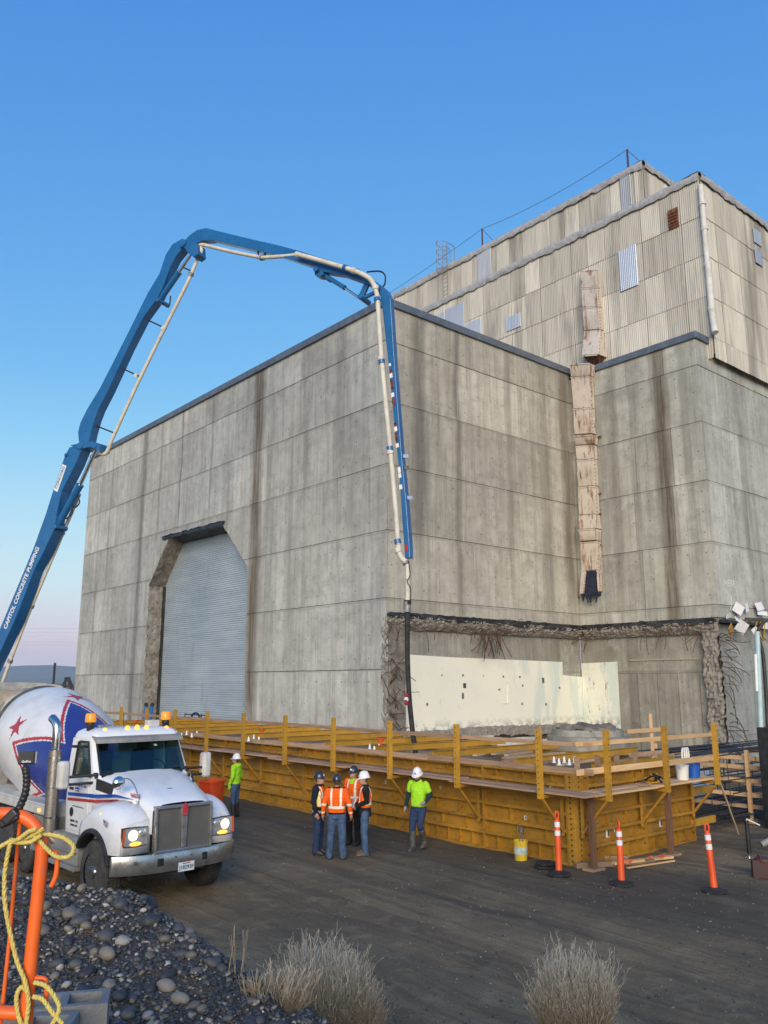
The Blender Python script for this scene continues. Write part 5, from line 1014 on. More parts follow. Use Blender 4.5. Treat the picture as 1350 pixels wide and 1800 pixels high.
def form_panel(pos, rz, w):
    if w not in PM:
        sh = MB().bx(0, w, 0, .008, 0, FH).mesh('form_panel', YEL)
        rib = MB(); rib.bx(.014, w - .014, -.115, -.001, -.011, .011); rib.bx(.014, w - .014, -.125, -.116, -.035, .035)
        rb = rib.mesh('horizontal_rib', YEL)
        end = MB(); end.bx(0, .013, -.127, .0, 0, FH)
        for z in (.2, .5, .85, 1.2, 1.5, 1.75): end.tube([(-.004, -.065, z), (.0, -.065, z)], .02, 8, True, 1)
        en = end.mesh('edge_rib', [YEL, BLACKP])
        st = MB().bx(-.006, .006, -.09, 0, 0, .30).mesh('stiffener', YEL); st2 = MB().bx(-.006, .006, -.085, 0, 0, .22).mesh('stiffener', YEL)
        PM[w] = (sh, rb, en, st, st2)
    sh, rb, en, st, st2 = PM[w]
    R = Matrix.Rotation(rz, 3, 'Z'); pos = Vector(pos)
    p = link('form_panel', sh, form, pos, (0, 0, rz))
    def sub(name, me, l):
        o = bpy.data.objects.new(name, me); COL.objects.link(o); o.parent = p; o.location = l
    for z in (0.02, .37, .68, 1.02, 1.36, 1.60, FH - .02): sub('horizontal_rib', rb, (0, 0, z))
    sub('edge_rib', en, (0.001, 0, 0)); sub('edge_rib', en, (w - .014, 0, 0))
    for k in range(1, 6):
        x = w * k / 6; sub('stiffener', st, (x, -.001, .035))
        if k % 2: sub('stiffener', st2, (x, -.001, 1.62)); sub('stiffener', st2, (x, -.001, 1.375))
    for k in (2, 4):
        sub('stiffener', st, (w * k / 6, -.001, .70)); sub('stiffener', st2, (w * k / 6 + .2, -.001, .40))
    return p
yy = YF + .22; pans = []
while yy < YE: pans.append(form_panel((XF, yy + 2.4, 0), -PI / 2, 2.4)); yy += 2.4
pans2 = [form_panel((XF + .22 + k * 2.1, YF, 0), 0, 2.1) for k in range(2)]
# stickers on the panels
STK = mat('white_sticker', (.75, .75, .72), (.62, .62, .6), ns=12, rough=.5); STK2 = mat('dark_sticker', (.06, .05, .05), (.1, .09, .09), rough=.5)
def sticker(par, x, z, w=.14, h=.2, two=True):
    off = -.004
    def s(nm, a, b, c, d, m, o2): q = MB(); q.bx(a, b, o2 - .002, o2, c, d); o = bpy.data.objects.new(nm, q.mesh(nm, m)); COL.objects.link(o); o.parent = par
    s('sticker', x - w, x, z, z + h, STK, off); s('sticker', x - w * .55, x - .01, z + .015, z + h - .015, STK2, off - .003)
    if two: s('sticker', x + .12, x + .2, z + h * .4, z + h * .9, STK, off)
sticker(pans2[0], .85, .46); sticker(pans2[1], .85, .46); sticker(pans2[1], .75, 1.42, .13, .16); sticker(pans[0], 1.75, 1.40, .16, .17); sticker(pans[0], 1.2, .75, .06, .09, False); sticker(pans[1], .9, 1.15, .06, .08, False); sticker(pans[2], 1.2, 1.1, .06, .08, False); sticker(pans[4], 1.4, 1.05, .06, .08, False)
# corner post with bolt holes
mb = MB(); mb.bx(XF - .127, XF + .22, YF - .0, YF + .21, 0, FH + .004)
cp = mb.build('corner_post', YEL, form, bevel=.006)
for k in range(17):
    z = .1 + k * .105
    mb = MB(); mb.tube([(XF + .05, YF - .002, z), (XF + .05, YF - .006, z)], .02, 8); mb.tube([(XF - .129, YF + .1, z), (XF - .133, YF + .1, z)], .02, 8); mb.build('bolt_hole', BLACKP, cp)
mb = MB(); mb.bx(XF - .14, XF + .24, YF - .14, YF - .126, 0, .02); mb.build('base_plate', YEL, cp)
# back wall and inside faces
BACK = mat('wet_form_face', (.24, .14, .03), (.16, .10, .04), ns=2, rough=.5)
yy = YF + .22
while yy < YE:
    mb = MB(); mb.bx(XB, XB + .1, yy + .01, yy + 2.39, 0, FH); mb.bx(XB - .03, XB + .13, yy + .01, yy + 2.39, FH, FH + .012); mb.build('back_panel', YEL, form); yy += 2.4
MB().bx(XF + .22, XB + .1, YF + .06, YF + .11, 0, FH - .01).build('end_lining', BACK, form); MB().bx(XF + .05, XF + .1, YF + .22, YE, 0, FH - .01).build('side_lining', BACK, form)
# guard rail posts with walkway brackets
XO, YO = XF - .82, YF - .82
HOLE = BLACKP
post_me = MB(); post_me.bx(-.055, -.035, -.05, .05, 0, 1.42); post_me.bx(-.035, .045, -.05, -.04, 0, 1.42); post_me.bx(-.035, .045, .04, .05, 0, 1.42)
for k in range(12): post_me.tube([(-.0555, 0, .08 + k * .115), (-.058, 0, .08 + k * .115)], .014, 6, True, 1)
post_me = post_me.mesh('guard_post', [YELB, BLACKP])
br = MB(); br.bx(-.03, .82, -.04, .04, -.09, -.02); br.beam((.02, 0, -.08), (.69, 0, -.82), .05, .05, (0, 1, 0)); br.bx(.67, .70, -.04, .04, -.9, -.02); br_me = br.mesh('walkway_bracket', YEL)
def guard(x, y, rz):
    p = link('guard_post', post_me, form, (x, y, 1.38), (0, 0, rz)); o = bpy.data.objects.new('walkway_bracket', br_me); COL.objects.link(o); o.parent = p; o.location = (0, 0, .10)
ZWK = 1.48
for k in range(11): guard(XO, 11.62 + 2.38 * k + (.05 if k else 0), 0)
for x in (14.95, 17.15, 19.35): guard(x, YO + .0, PI / 2)
# planks, rails
k = 0; yy = YO + .05
while yy < YE + .4:
    L = RND.choice((3.6, 3.9, 4.2)); e = min(yy + L, YE + .5)
    for q in range(2):
        a = MB(); x0_ = XO + .07 + q * .33; a.box((x0_ + .14, (yy + e) / 2, ZWK + .02 + .03 * (k % 2) + RND.uniform(-.004, .004)), (.29, e - yy - .02 + (.25 if k % 2 else 0), .045), (RND.uniform(-.004, .004), 0, RND.uniform(-.01, .01))); a.build('walkway_plank', PLANK, form, bevel=.006)
    yy = e; k += 1
for q in range(2):
    for (a0, a1) in ((XO + .72, 16.9), (16.9, 19.6)):
        mb = MB(); mb.box(((a0 + a1) / 2, YO + .2 + q * .33, ZWK + .02 + (.0 if a0 < 16 else .012)), (a1 - a0 - .015, .29, .045), (0, RND.uniform(-.003, .003), RND.uniform(-.008, .008))); mb.build('walkway_plank', WOODN, form, bevel=.006)
def rails(z, h, off, m1, m2):
    yy = YO - .1; k = 0
    while yy < YE:
        e = min(yy + RND.choice((3.6, 4.8, 4.9)), YE + .3); mb = MB(); mb.box((XO + off - .02 * (k % 2), (yy + e) / 2, z + RND.uniform(-.02, .02)), (.038, e - yy + .1, h), (RND.uniform(-.006, .006), 0, RND.uniform(-.004, .004))); mb.build('guard_rail', m1, form, bevel=.004); yy = e; k += 1
    for a0, a1 in ((XO - .15, 17.3), (17.2, 19.55)): mb = MB(); mb.box(((a0 + a1) / 2, YO + off - .02 * (a0 > 16), z + .01), (a1 - a0, .038, h), (0, RND.uniform(-.006, .006), 0)); mb.build('guard_rail', m2, form, bevel=.004)
rails(2.52, .09, .075, WOOD, WOODN); rails(1.98, .12, .075, WOOD, WOODN)
# timber on the right hand side: second upright and cross boards
mb = MB(); mb.box((19.15, YF + .75, 2.1), (.09, .04, 1.75)); mb.build('timber_upright', WOODN, form, bevel=.004)
mb = MB(); mb.box((18.9, YF + .70, 2.58), (1.7, .04, .1), (0, 0, 0)); mb.build('guard_rail', WOODN, form, bevel=.004); mb = MB(); mb.box((18.9, YF + .70, 2.02), (1.7, .04, .1)); mb.build('guard_rail', WOOD, form, bevel=.004)
# props
for (x, y) in ((XO + .72, YO + .42), (17.45, YO + .2)):
    p = MB(); p.bx(x - .055, x + .055, y - .055, y + .055, .05, ZWK - .03); po = p.build('timber_prop', BROWNP, form, bevel=.008); mb = MB(); mb.bx(x - .2, x + .2, y - .14, y + .14, .0, .05); mb.build('sole_plate', WOOD, po, bevel=.004)
# cross beams over the strip
YEL2 = YELB
cb = MB(); cb.bx(-.05, .05, 0, 5.1, .0, .008); cb.bx(-.05, .05, 0, 5.1, .16, .168); cb.bx(-.006, .006, 0, 5.1, .008, .16)
for k in range(40): cb.tube([(-.0065, .1 + k * .125, .085), (-.009, .1 + k * .125, .085)], .022, 6, True, 1)
cb_me = cb.mesh('cross_beam', [YEL2, BLACKP])
for k in range(11):
    y = 12.9 + k * 2.38 + RND.uniform(-.25, .25); link('cross_beam', cb_me, form, (XF - .25 + RND.uniform(-.1, .1), y, FH + .06), (0, 0, -PI / 2 + RND.uniform(-.06, .06)))
    mb = MB(); mb.box((XF + .3 + RND.uniform(-.1, .2), y + RND.uniform(.5, 1.2), FH + .045), (RND.uniform(.9, 1.8), .09, .07), (0, 0, RND.uniform(-.3, .3))); mb.build('spacer_timber', WOOD, form, bevel=.004)
for k in range(10):
    y = 11.9 + k * .42; mb = MB(); mb.box((XF + 1.0 + RND.uniform(0, 1.6), y, FH + .05 + .02 * (k % 3)), (RND.uniform(1.2, 2.4), .14, .045), (0, 0, RND.uniform(-.35, .35))); mb.build('loose_board', RND.choice((WOOD, WOODN, PLANK)), form, bevel=.004)
mb = MB(); mb.bx(16.0, XB - .1, YF + .3, YF + .34, FH - .2, FH + .1); mb.build('end_wale', YELB, form)
for k in range(4): mb = MB(); mb.box((15.4 + k * .75, YF + .28, FH + .12), (.09, .09, .34)); mb.build('timber_block', WOOD, form, bevel=.004)
for pt, rz in (((19.4, YF - .05, 1.05), .05), ((19.4, YF - .05, .33), .02)): link('end_channel', MB().bx(0, 1.1, -.04, .04, 0, .16).mesh('end_channel', YELB), form, pt, (0, 0, rz))
WET = mat('wet_concrete', (.035, .036, .038), (.07, .07, .07), ns=1.6, rough=.35, bump=.6, bs=9)
mb = MB(); vs = []
struct(MB().bx(XF + .1, XB - .02, YF + .11, YE, 0, 1.62).build('wet_concrete', WET))
# ------------------------------------------------------------------ people
SKIN = mat('skin', (.42, .24, .17), (.36, .20, .14), ns=9, rough=.55); BEARD = mat('dark_beard', (.05, .03, .02), (.09, .05, .03), ns=30, rough=.85, bump=.5); HAIR = mat('brown_hair', (.06, .04, .025), (.1, .06, .04), ns=30, rough=.8)
EYEM = mat('eye_dark', (.03, .025, .02), rough=.3)
def cloth(n, a, b=None, **k): return mat(n, a, b or tuple(q * .78 for q in a), ns=7, rough=.88, bump=.5, bs=14, spec=.2, **k)
JEANS = cloth('blue_jeans', (.075, .125, .22), (.045, .075, .14)); JEANSD = cloth('dark_jeans', (.03, .05, .11)); NAVY = cloth('navy_cloth', (.016, .018, .032)); BLACKC = cloth('black_cloth', (.012, .012, .013), (.025, .025, .026)); TEAL = cloth('dark_teal_cloth', (.015, .04, .055))
LIME = cloth('lime_cloth', (.36, .72, .03), (.30, .62, .025)); ORNG = cloth('hi_vis_orange', (.86, .13, .012), (.76, .10, .01)); REFL = mat('reflective_tape', (.86, .80, .62), (.78, .72, .56), ns=8, rough=.4); REFG = mat('grey_green_tape', (.35, .42, .30), rough=.5)
BOOTK = mat('black_boot', (.014, .014, .015), (.03, .03, .03), ns=8, rough=.5); BOOTG = mat('grey_rubber_boot', (.06, .058, .054), (.1, .095, .085), ns=6, rough=.6); BOOTB = mat('brown_boot', (.10, .07, .05), (.15, .12, .09), ns=8, rough=.8); GLOVE = mat('work_glove', (.30, .28, .24), (.22, .2, .18), ns=9, rough=.9); GLOVEY = mat('lime_glove', (.40, .62, .08), rough=.85)
HATW = mat('white_hard_hat', (.80, .80, .78), (.74, .74, .72), ns=5, rough=.3, coat=.3); HATN = mat('navy_hard_hat', (.018, .022, .035), (.03, .034, .05), ns=5, rough=.3, coat=.3)
def remesh(mb, voxel, sm, name):
    me = mb.mesh(name, SKIN); o = bpy.data.objects.new(name, me)
    r = o.modifiers.new('r', 'REMESH'); r.mode = 'VOXEL'; r.voxel_size = voxel
    s = o.modifiers.new('s', 'SMOOTH'); s.factor = .5; s.iterations = sm
    out = evaluated(o); out.materials.clear()
    bpy.data.objects.remove(o); bpy.data.meshes.remove(me)
    if name in ('jacket', 'trousers', 'safety_vest', 'sleeves'):      # creases in the cloth
        nv = len(out.vertices); co = np.empty(nv * 3, 'f'); no = np.empty(nv * 3, 'f'); out.vertices.foreach_get('co', co); out.vertex_normals.foreach_get('vector', no)
        k = np.array([.010 * fbm((x * 9, y * 9, z * 5), 1.0, 2) + .006 * fbm((x * 3, y * 3, z * 26), 1.0, 2) for x, y, z in co.reshape(-1, 3).tolist()])
        out.vertices.foreach_set('co', (co.reshape(-1, 3) + no.reshape(-1, 3) * k[:, None]).ravel()); out.update()
    out.polygons.foreach_set('use_smooth', [True] * len(out.polygons)); return out
def chain(mb, pts, rs, n=12):
    mb.tube(pts, rs, n)
    for p, r in zip(pts, rs): mb.ball(p, r * .995, 10, 7)
def oval(mb, rows, n=18):
    mb.loops([[Vector((x0 + rx * math.copysign(abs(math.cos(a)) ** .85, math.cos(a)), y0 + ry * math.copysign(abs(math.sin(a)) ** .85, math.sin(a)), z)) for a in [2 * PI * k / n for k in range(n)]] for (x0, y0, z, rx, ry) in rows])
def paint_mesh(me, mats, rule):
    for m in mats: me.materials.append(m)
    co = np.empty(len(me.vertices) * 3); me.vertices.foreach_get('co', co); co = co.reshape(-1, 3)
    me.polygons.foreach_set('material_index', [rule(me.vertices, p, Vector(p.center)) for p in me.polygons])
def person(px, py, face, label, sc=1.0, top=None, top_rule=None, sleeves='long', trousers=JEANS, boots=BOOTB, tall_boots=False, hat=HATW, glove=None, vest=None, vest_rule=None, coat_hem=.98, P=None, head=(0, 0), beard=False, hood=None, group=None, bulk=1.0):
    g = on_z(px, py); fx = Vector(face); fx.z = 0; fx.normalize(); rz = math.atan2(fx.x, -fx.y)
    gz0 = ground_z(g.x, g.y)
    T = thing('person', label, 'person', (g.x, g.y, gz0), rz, group, local=True); T.scale = (sc, sc, sc)
    J = dict(hip=(0, 0, .95), hipL=(.095, 0, .93), hipR=(-.095, 0, .93), knL=(.11, -.015, .50), knR=(-.11, -.015, .50), anL=(.12, .02, .09), anR=(-.12, .02, .09), ch=(0, .01, 1.30), shL=(.185, .015, 1.435), shR=(-.185, .015, 1.435), elL=(.255, .03, 1.16), elR=(-.255, .03, 1.16), wrL=(.265, -.05, .92), wrR=(-.265, -.05, .92), hdL=(.265, -.075, .83), hdR=(-.265, -.075, .83), nk=(0, .015, 1.49))
    J.update(P or {}); J = {k: Vector(v) for k, v in J.items()}
    HM = Matrix.Translation(J['nk']) @ Euler((head[0], 0, head[1])).to_matrix().to_4x4() @ Matrix.Translation(-Vector((0, .015, 1.49)))
    # body: one continuous surface
    b = MB(); vs0 = len(b.v)
    oval(b, [(0, -.005, 1.515, .055, .06), (0, -.03, 1.54, .062, .085), (0, -.03, 1.58, .070, .098), (0, -.012, 1.63, .076, .103), (0, -.003, 1.68, .078, .103), (0, .003, 1.72, .068, .09), (0, .005, 1.75, .035, .05)])
    b.ball((0, -.118, 1.615), (.014, .02, .022), 8, 6); b.ball((0, -.108, 1.56), (.03, .018, .012), 8, 6); b.ball((0, -.10, 1.535), (.03, .022, .018), 8, 6)
    for s in (-1, 1): b.ball((s * .08, .005, 1.625), (.012, .022, .032), 8, 6)
    b.v = b.v[:vs0] + [tuple(HM @ Vector(v)) for v in b.v[vs0:]]
    chain(b, [J['nk'] + Vector((0, 0, -.05)), HM @ Vector((0, .0, 1.56))], [.056, .05])
    oval(b, [(J['hip'].x, J['hip'].y, .86, .12, .09), (J['hip'].x, J['hip'].y, 1.0, .135, .095), (J['ch'].x * .5, .0, 1.15, .125, .09), (J['ch'].x, J['ch'].y, 1.32, .15, .10), (J['ch'].x, J['ch'].y, 1.42, .14, .085), (J['nk'].x, J['nk'].y, 1.48, .07, .06)])
    for s in 'LR':
        chain(b, [J['sh' + s], J['el' + s], J['wr' + s]], [.05, .038, .026]); chain(b, [J['hip' + s], J['kn' + s], J['an' + s]], [.075, .05, .036])
        w, h = J['wr' + s], J['hd' + s]; d = (h - w).normalized(); fwd = Vector((0, -1, 0)); sd = d.cross(Vector((1, 0, 0)) if abs(d.x) < .8 else fwd).normalized()
        chain(b, [w, w + d * .05, w + d * .085], [.027, .036, .034])
        for q, (o_, ln) in enumerate(((-.03, .072), (-.010, .085), (.010, .08), (.03, .062))):
            r0 = w + d * .085 + sd * o_; inn = Vector((-1 if s == 'L' else 1, 0, 0)); chain(b, [r0, r0 + d * ln * .5, r0 + d * ln * .9 + inn * .022], [.0105, .0095, .008], 7)
        r0 = w + d * .035 - sd * .033; chain(b, [r0, r0 - sd * .022 + d * .03, r0 - sd * .024 + d * .06], [.012, .011, .009], 7)
        chain(b, [J['an' + s], J['an' + s] + Vector((0, -.06, -.05)), J['an' + s] + Vector((0, -.16, -.055))], [.04, .038, .03])
    me = remesh(b, .0095, 3, 'body')
    hdz = [J['hdL'], J['hdR']]
    HMi = HM.inverted()
    def brule(V, p, c):
        if glove and min((c - q).length for q in hdz) < .16: return 1
        l = HMi @ c
        if l.z > 1.5:
            if (l.y > .02 and l.z < 1.66 and l.z > 1.55): return 3
            if beard and l.z < 1.585 and l.y < .02 and l.z > 1.505: return 2
        return 0
    paint_mesh(me, [SKIN, glove or SKIN, BEARD, HAIR], brule); link('body', me, T)
    mb = MB()
    for s in (-1, 1): mb.ball(HM @ Vector((s * .032, -.105, 1.64)), (.011, .006, .007), 8, 5)
    mb.build('eyes', EYEM, T)
    # trousers
    t_ = MB(); k = bulk
    oval(t_, [(J['hip'].x, J['hip'].y, .84, .15 * k, .115 * k), (J['hip'].x, J['hip'].y, .95, .165 * k, .125 * k), (J['hip'].x, J['hip'].y, 1.06, .155 * k, .12 * k)])
    for s in 'LR':
        e = J['kn' + s].lerp(J['an' + s], .35) if tall_boots else J['an' + s] + Vector((0, 0, .0)); chain(t_, [J['hip' + s] + Vector((0, .005, -.02)), J['hip' + s].lerp(J['kn' + s], .5), J['kn' + s], J['kn' + s].lerp(J['an' + s], .5) if not tall_boots else e, e + Vector((0, 0, -.03))], [.10 * k, .092 * k, .075 * k, .072 * k, .068 * k])
    me = remesh(t_, .014, 3, 'trousers'); paint_mesh(me, [trousers], lambda V, p, c: 0); link('trousers', me, T)
    # boots, each its own piece
    for s in 'LR':
        bt = MB(); a = J['an' + s]; hi = J['kn' + s].lerp(a, .25) if tall_boots else a + Vector((0, 0, .1))
        chain(bt, [hi, a.lerp(hi, .4), a + Vector((0, .01, -.02))], [.078 if tall_boots else .062, .07 if tall_boots else .058, .06]); yd = (Vector((0, -1, 0)))
        oval(bt, [(a.x, a.y - .075, a.z - .088, .05, .145), (a.x, a.y - .075, a.z - .06, .052, .148), (a.x, a.y - .055, a.z - .025, .046, .12), (a.x, a.y - .02, a.z + .01, .042, .07)])
        me = remesh(bt, .012, 2, 'boot'); paint_mesh(me, [boots], lambda V, p, c: 0); link('boot', me, T)
    # upper garment
    u = MB(); cx, cy = J['ch'].x, J['ch'].y
    hx = J['hip'].x
    oval(u, [(hx, J['hip'].y, coat_hem - .04, .178 * k, .135 * k), (hx, J['hip'].y, coat_hem + .05, .172 * k, .132 * k), (cx * .5, .0, 1.15, .168 * k, .128 * k), (cx, cy, 1.32, .188 * k, .132 * k), (cx, cy, 1.42, .172 * k, .11 * k), (J['nk'].x, J['nk'].y, 1.485, .085, .08), (J['nk'].x, J['nk'].y, 1.525, .075, .075)])
    def sleeve(m_, r, full):
        for s in 'LR':
            sh, el, wr = J['sh' + s], J['el' + s], J['wr' + s]
            if full: chain(m_, [sh, sh.lerp(el, .5), el, el.lerp(wr, .6), wr], [.078 * r, .07 * r, .062 * r, .052 * r, .046 * r])
            else: chain(m_, [sh, sh.lerp(el, .35), sh.lerp(el, .62)], [.07 * r, .068 * r, .067 * r])
    sleeve(u, 1.0 * (bulk ** .5), sleeves != 'short')
    if hood: u.ball(J['nk'] + Vector((0, .07, -.02)), (.11, .075, .07), 12, 8)
    me = remesh(u, .013, 3, 'jacket'); paint_mesh(me, top if isinstance(top, list) else [top], top_rule or (lambda V, p, c: 0)); link('jacket' if sleeves != 'short' else 'shirt', me, T)
    if sleeves == 'short':
        u = MB(); sleeve(u, .86, True); me = remesh(u, .012, 2, 'sleeves'); paint_mesh(me, [TEAL], lambda V, p, c: 0); link('sleeves', me, T)
        u = MB(); chain(u, [J['nk'] + Vector((0, .01, -.03)), J['nk'] + Vector((0, .005, .035))], [.082, .07]); me = remesh(u, .012, 2, 'hood'); paint_mesh(me, [TEAL], lambda V, p, c: 0); link('hood', me, T)
    if vest:
        u = MB(); oval(u, [(hx, J['hip'].y, 1.03, .19 * k, .148 * k), (cx * .5, 0, 1.15, .184 * k, .144 * k), (cx, cy, 1.32, .190 * k, .147 * k), (cx, cy, 1.42, .160 * k, .126 * k), (cx, cy, 1.475, .125, .098)]); me = remesh(u, .012, 2, 'safety_vest'); paint_mesh(me, vest, vest_rule); link('safety_vest', me, T)
    # hard hat
    h = MB(); n = 24; lp = []
    for z, r, br_ in ((1.655, 1.0, 1), (1.662, 1.0, 1), (1.668, .96, 0), (1.70, .95, 0), (1.74, .86, 0), (1.775, .66, 0), (1.80, .36, 0), (1.808, .08, 0)):
        lp.append([HM @ Vector((.108 * r * math.cos(a) * (1.16 if br_ else 1), .004 + .130 * r * math.sin(a) * (1.12 if br_ else 1) - (.05 * max(0, -math.sin(a)) ** 2 if br_ else 0), z - (.012 * max(0, -math.sin(a)) if br_ else 0))) for a in [2 * PI * q / n for q in range(n)]])
    h.loops(lp); ho = h.build('hard_hat', hat, T, smooth=45)
    r_ = MB(); r_.tube([HM @ Vector((0, .004 + .118 * math.sin(a), 1.70 + .105 * math.cos(a) ** 1)) for a in [-.9 + 1.8 * q / 8 for q in range(9)]], .014, 6); r_.build('hat_ridge', hat, ho, smooth=60)
    bd = MB(); bd.box(HM @ Vector((0, -.118, 1.72)), (.045, .012, .04), (-.45, 0, 0)); bd.build('hat_badge', REFL if hat is HATN else mat('badge_grey', (.25, .28, .3), rough=.5), ho, bevel=.004)
    return T, J, HM
def vest_rule(V, p, c):
    ax = abs(c.x)
    if 1.085 < c.z < 1.135: return 1
    if .085 < ax < .125 and c.z > 1.135: return 1
    if ax < .05 and c.z > 1.40: return 2
    return 0
def vest_rule_b(V, p, c):
    ax = abs(c.x)
    if ax > .150 and c.z > 1.05: return 2 if ax > .17 else 1
    if .09 < ax < .125 and c.z > 1.2: return 1
    if 1.06 < c.z < 1.10: return 1
    return 0
def jack_rule(V, p, c):
    ax = abs(c.x)
    if ax > .205:
        if 1.115 < c.z < 1.165 or .945 < c.z < .985: return 1
        return 0
    if 1.065 < c.z < 1.115: return 1
    if .085 < ax < .13 and c.z > 1.115: return 1
    if c.z < .985: return 2
    if c.z > 1.49: return 2
    return 0
NR, NF = RT, FW
person(412, 1437, -NR * .95 + NF * .3, 'worker in lime sweatshirt, jeans and black boots standing alone by the forms', .965, LIME, None, 'long', JEANS, BOOTK, True, HATW, GLOVEY, P=dict(wrL=(.25, -.06, .95), wrR=(-.25, -.06, .95)), hood=True, beard=False)
person(559, 1500, NR * .9 - NF * .25, 'worker in navy coat and orange vest with dark hat facing the group', .985, [NAVY, REFG], lambda V, p, c: 1 if .90 < c.z < .955 and abs(c.x) < .21 else 0, 'long', JEANSD, BOOTK, False, HATN, None, [ORNG, REFL, mat('yellow_trim', (.75, .70, .2), rough=.7)], vest_rule_b, .88, P=dict(wrL=(.25, -.03, .93), wrR=(-.25, -.03, .93)), bulk=1.05)
person(591, 1510, NF + NR * .1, 'worker in orange striped jacket with back turned, jeans and dark hat', .985, [ORNG, REFL, BLACKC], jack_rule, 'long', JEANS, BOOTB, False, HATN, None, P=dict(elL=(.285, .03, 1.17), elR=(-.285, .03, 1.17), wrL=(.315, -.03, .94), wrR=(-.315, -.03, .94), hdL=(.32, -.05, .85), hdR=(-.32, -.05, .85), anL=(.15, .02, .09), anR=(-.15, .02, .09), knL=(.125, -.01, .5), knR=(-.125, -.01, .5)), bulk=1.12)
person(621, 1488, -NF * .8 - NR * .5, 'worker in orange jacket and black trousers half hidden behind the clipboard holder', .985, [ORNG, REFL, LIME], lambda V, p, c: 2 if (c.z > 1.40 and abs(c.x) < .06) else (jack_rule(V, p, c) if jack_rule(V, p, c) < 2 else 0), 'long', BLACKC, BOOTK, False, HATN, None, bulk=1.04)
Tp, Jp, HMp = person(641, 1506, -NR * .95 - NF * .05, 'worker in white hat and orange vest holding a white clipboard', .985, BLACKC, None, 'long', JEANS, BOOTB, False, HATW, None, [ORNG, REFL, BLACKC], vest_rule, .88, P=dict(elL=(.23, .03, 1.17), wrL=(.15, -.19, 1.06), hdL=(.10, -.27, 1.03), elR=(-.23, .03, 1.17), wrR=(-.13, -.2, 1.04), hdR=(-.06, -.28, 1.02)), head=(.12, 0), bulk=1.03)
CLIPB = mat('white_paper', (.78, .78, .76), (.7, .7, .69), rough=.7)
mb = MB(); mb.box((0, 0, 0), (.24, .33, .012)); cb_ = link('clipboard', mb.mesh('clipboard', CLIPB), None); tag(cb_, 'white clipboard held at the belt of the white hatted vest wearer', 'clipboard')
cb_.matrix_world = Matrix.Translation(Tp.location) @ Matrix.Rotation(Tp.rotation_euler.z, 4, 'Z') @ Matrix.Translation(Vector((.02, -.285, 1.06)) * .985) @ Euler((1.15, 0, .15)).to_matrix().to_4x4()
person(736, 1494, -NF * .8 - NR * .45, 'bearded worker in lime shirt and grey rubber boots walking along the forms', 1.03, LIME, None, 'short', JEANSD, BOOTG, True, HATW, GLOVE, P=dict(knL=(.09, -.10, .53), anL=(.09, .14, .16), knR=(-.10, -.10, .50), anR=(-.10, -.10, .09), elR=(-.28, .06, 1.18), wrR=(-.33, .02, .93), hdR=(-.345, .0, .84), elL=(.27, .06, 1.19), wrL=(.24, -.12, 1.06), hdL=(.22, -.2, 1.05)), head=(.32, .1), beard=True)
# ------------------------------------------------------------------ site clutter
ORP = mat('delineator_orange', (.80, .10, .015), (.68, .075, .012), ns=3, rough=.45, dirt=(.4, .1, .04), ds=5, dlo=.6); WHB = mat('white_reflective_band', (.80, .80, .80), (.7, .7, .7), ns=20, rough=.35)
def delineator(px, py, ptop, label, tilt=(0, 0), spin=0.0, rd=1):
    g = on_z(px, py - 6); dpt = g.dot(FW); h = at_depth(px, ptop, dpt).z
    T = thing('delineator_post', label, 'delineator', (g.x, g.y, ground_z(g.x, g.y)), spin, 'orange delineator posts in front of the forms', local=True)
    mb = MB(); mb.lathe([(.235, 0), (.245, .03), (.235, .045), (.12, .07), (.09, .10)], 8); mb.build('rubber_base', RUBBER, T, bevel=.006)
    ax_ = Vector((tilt[0], tilt[1], 1)).normalized(); P_ = lambda z: ax_ * z
    mb = MB(); mb.tube([P_(.08), P_(.12), P_(h * .45), P_(h * .47), P_(h * .86), P_(h * .88)], [.075, .064, .062, .058, .052, .036], 16); mb.build('post', ORP, T, smooth=40)
    lp = [P_(h * .87) + Vector((.036 * math.sin(a) * 1.0, 0, .075 - .075 * math.cos(a))) for a in [2 * PI * k / 18 for k in range(19)]]
    mb = MB(); mb.tube([Vector((p.x, p.y, P_(h * .87).z + (p.z - P_(h * .87).z) * (h * .13 / .15))) for p in lp], .018, 8); mb.build('loop_handle', ORP, T, smooth=50)
    for z in (.80, .665): mb = MB(); mb.tube([P_(h * z - .05), P_(h * z + .045)], .0575 if z < .7 else .0565, 16); mb.build('reflective_band', WHB, T, smooth=40)
delineator(983, 1548, 1430, 'orange delineator post with loop top near the corner post and yellow bucket', (0, 0), -.5); delineator(1093, 1562, 1443, 'red orange delineator post seen edge-on before the scrap timber pile', (0, 0), 1.0); delineator(1256, 1573, 1446, 'orange delineator post leaning slightly between the forms and trailer jack', (-.045, .02), -.8)
g = on_z(980, 1540); g.z = ground_z(g.x, g.y)
for k in range(2): mb = MB(); mb.lathe([(.225, 0), (.235, .03), (.225, .045), (.11, .06), (.05, .06)], 8, Matrix.Translation((0, 0, 0))); tag(link('rubber_base', mb.mesh('rubber_base', RUBBER), None, (g.x + .3 + .03 * k, g.y + .55, g.z + .062 * k), (0, 0, .3 * k)), 'spare black rubber post base stacked behind a delineator', 'post base', 'spare rubber bases')
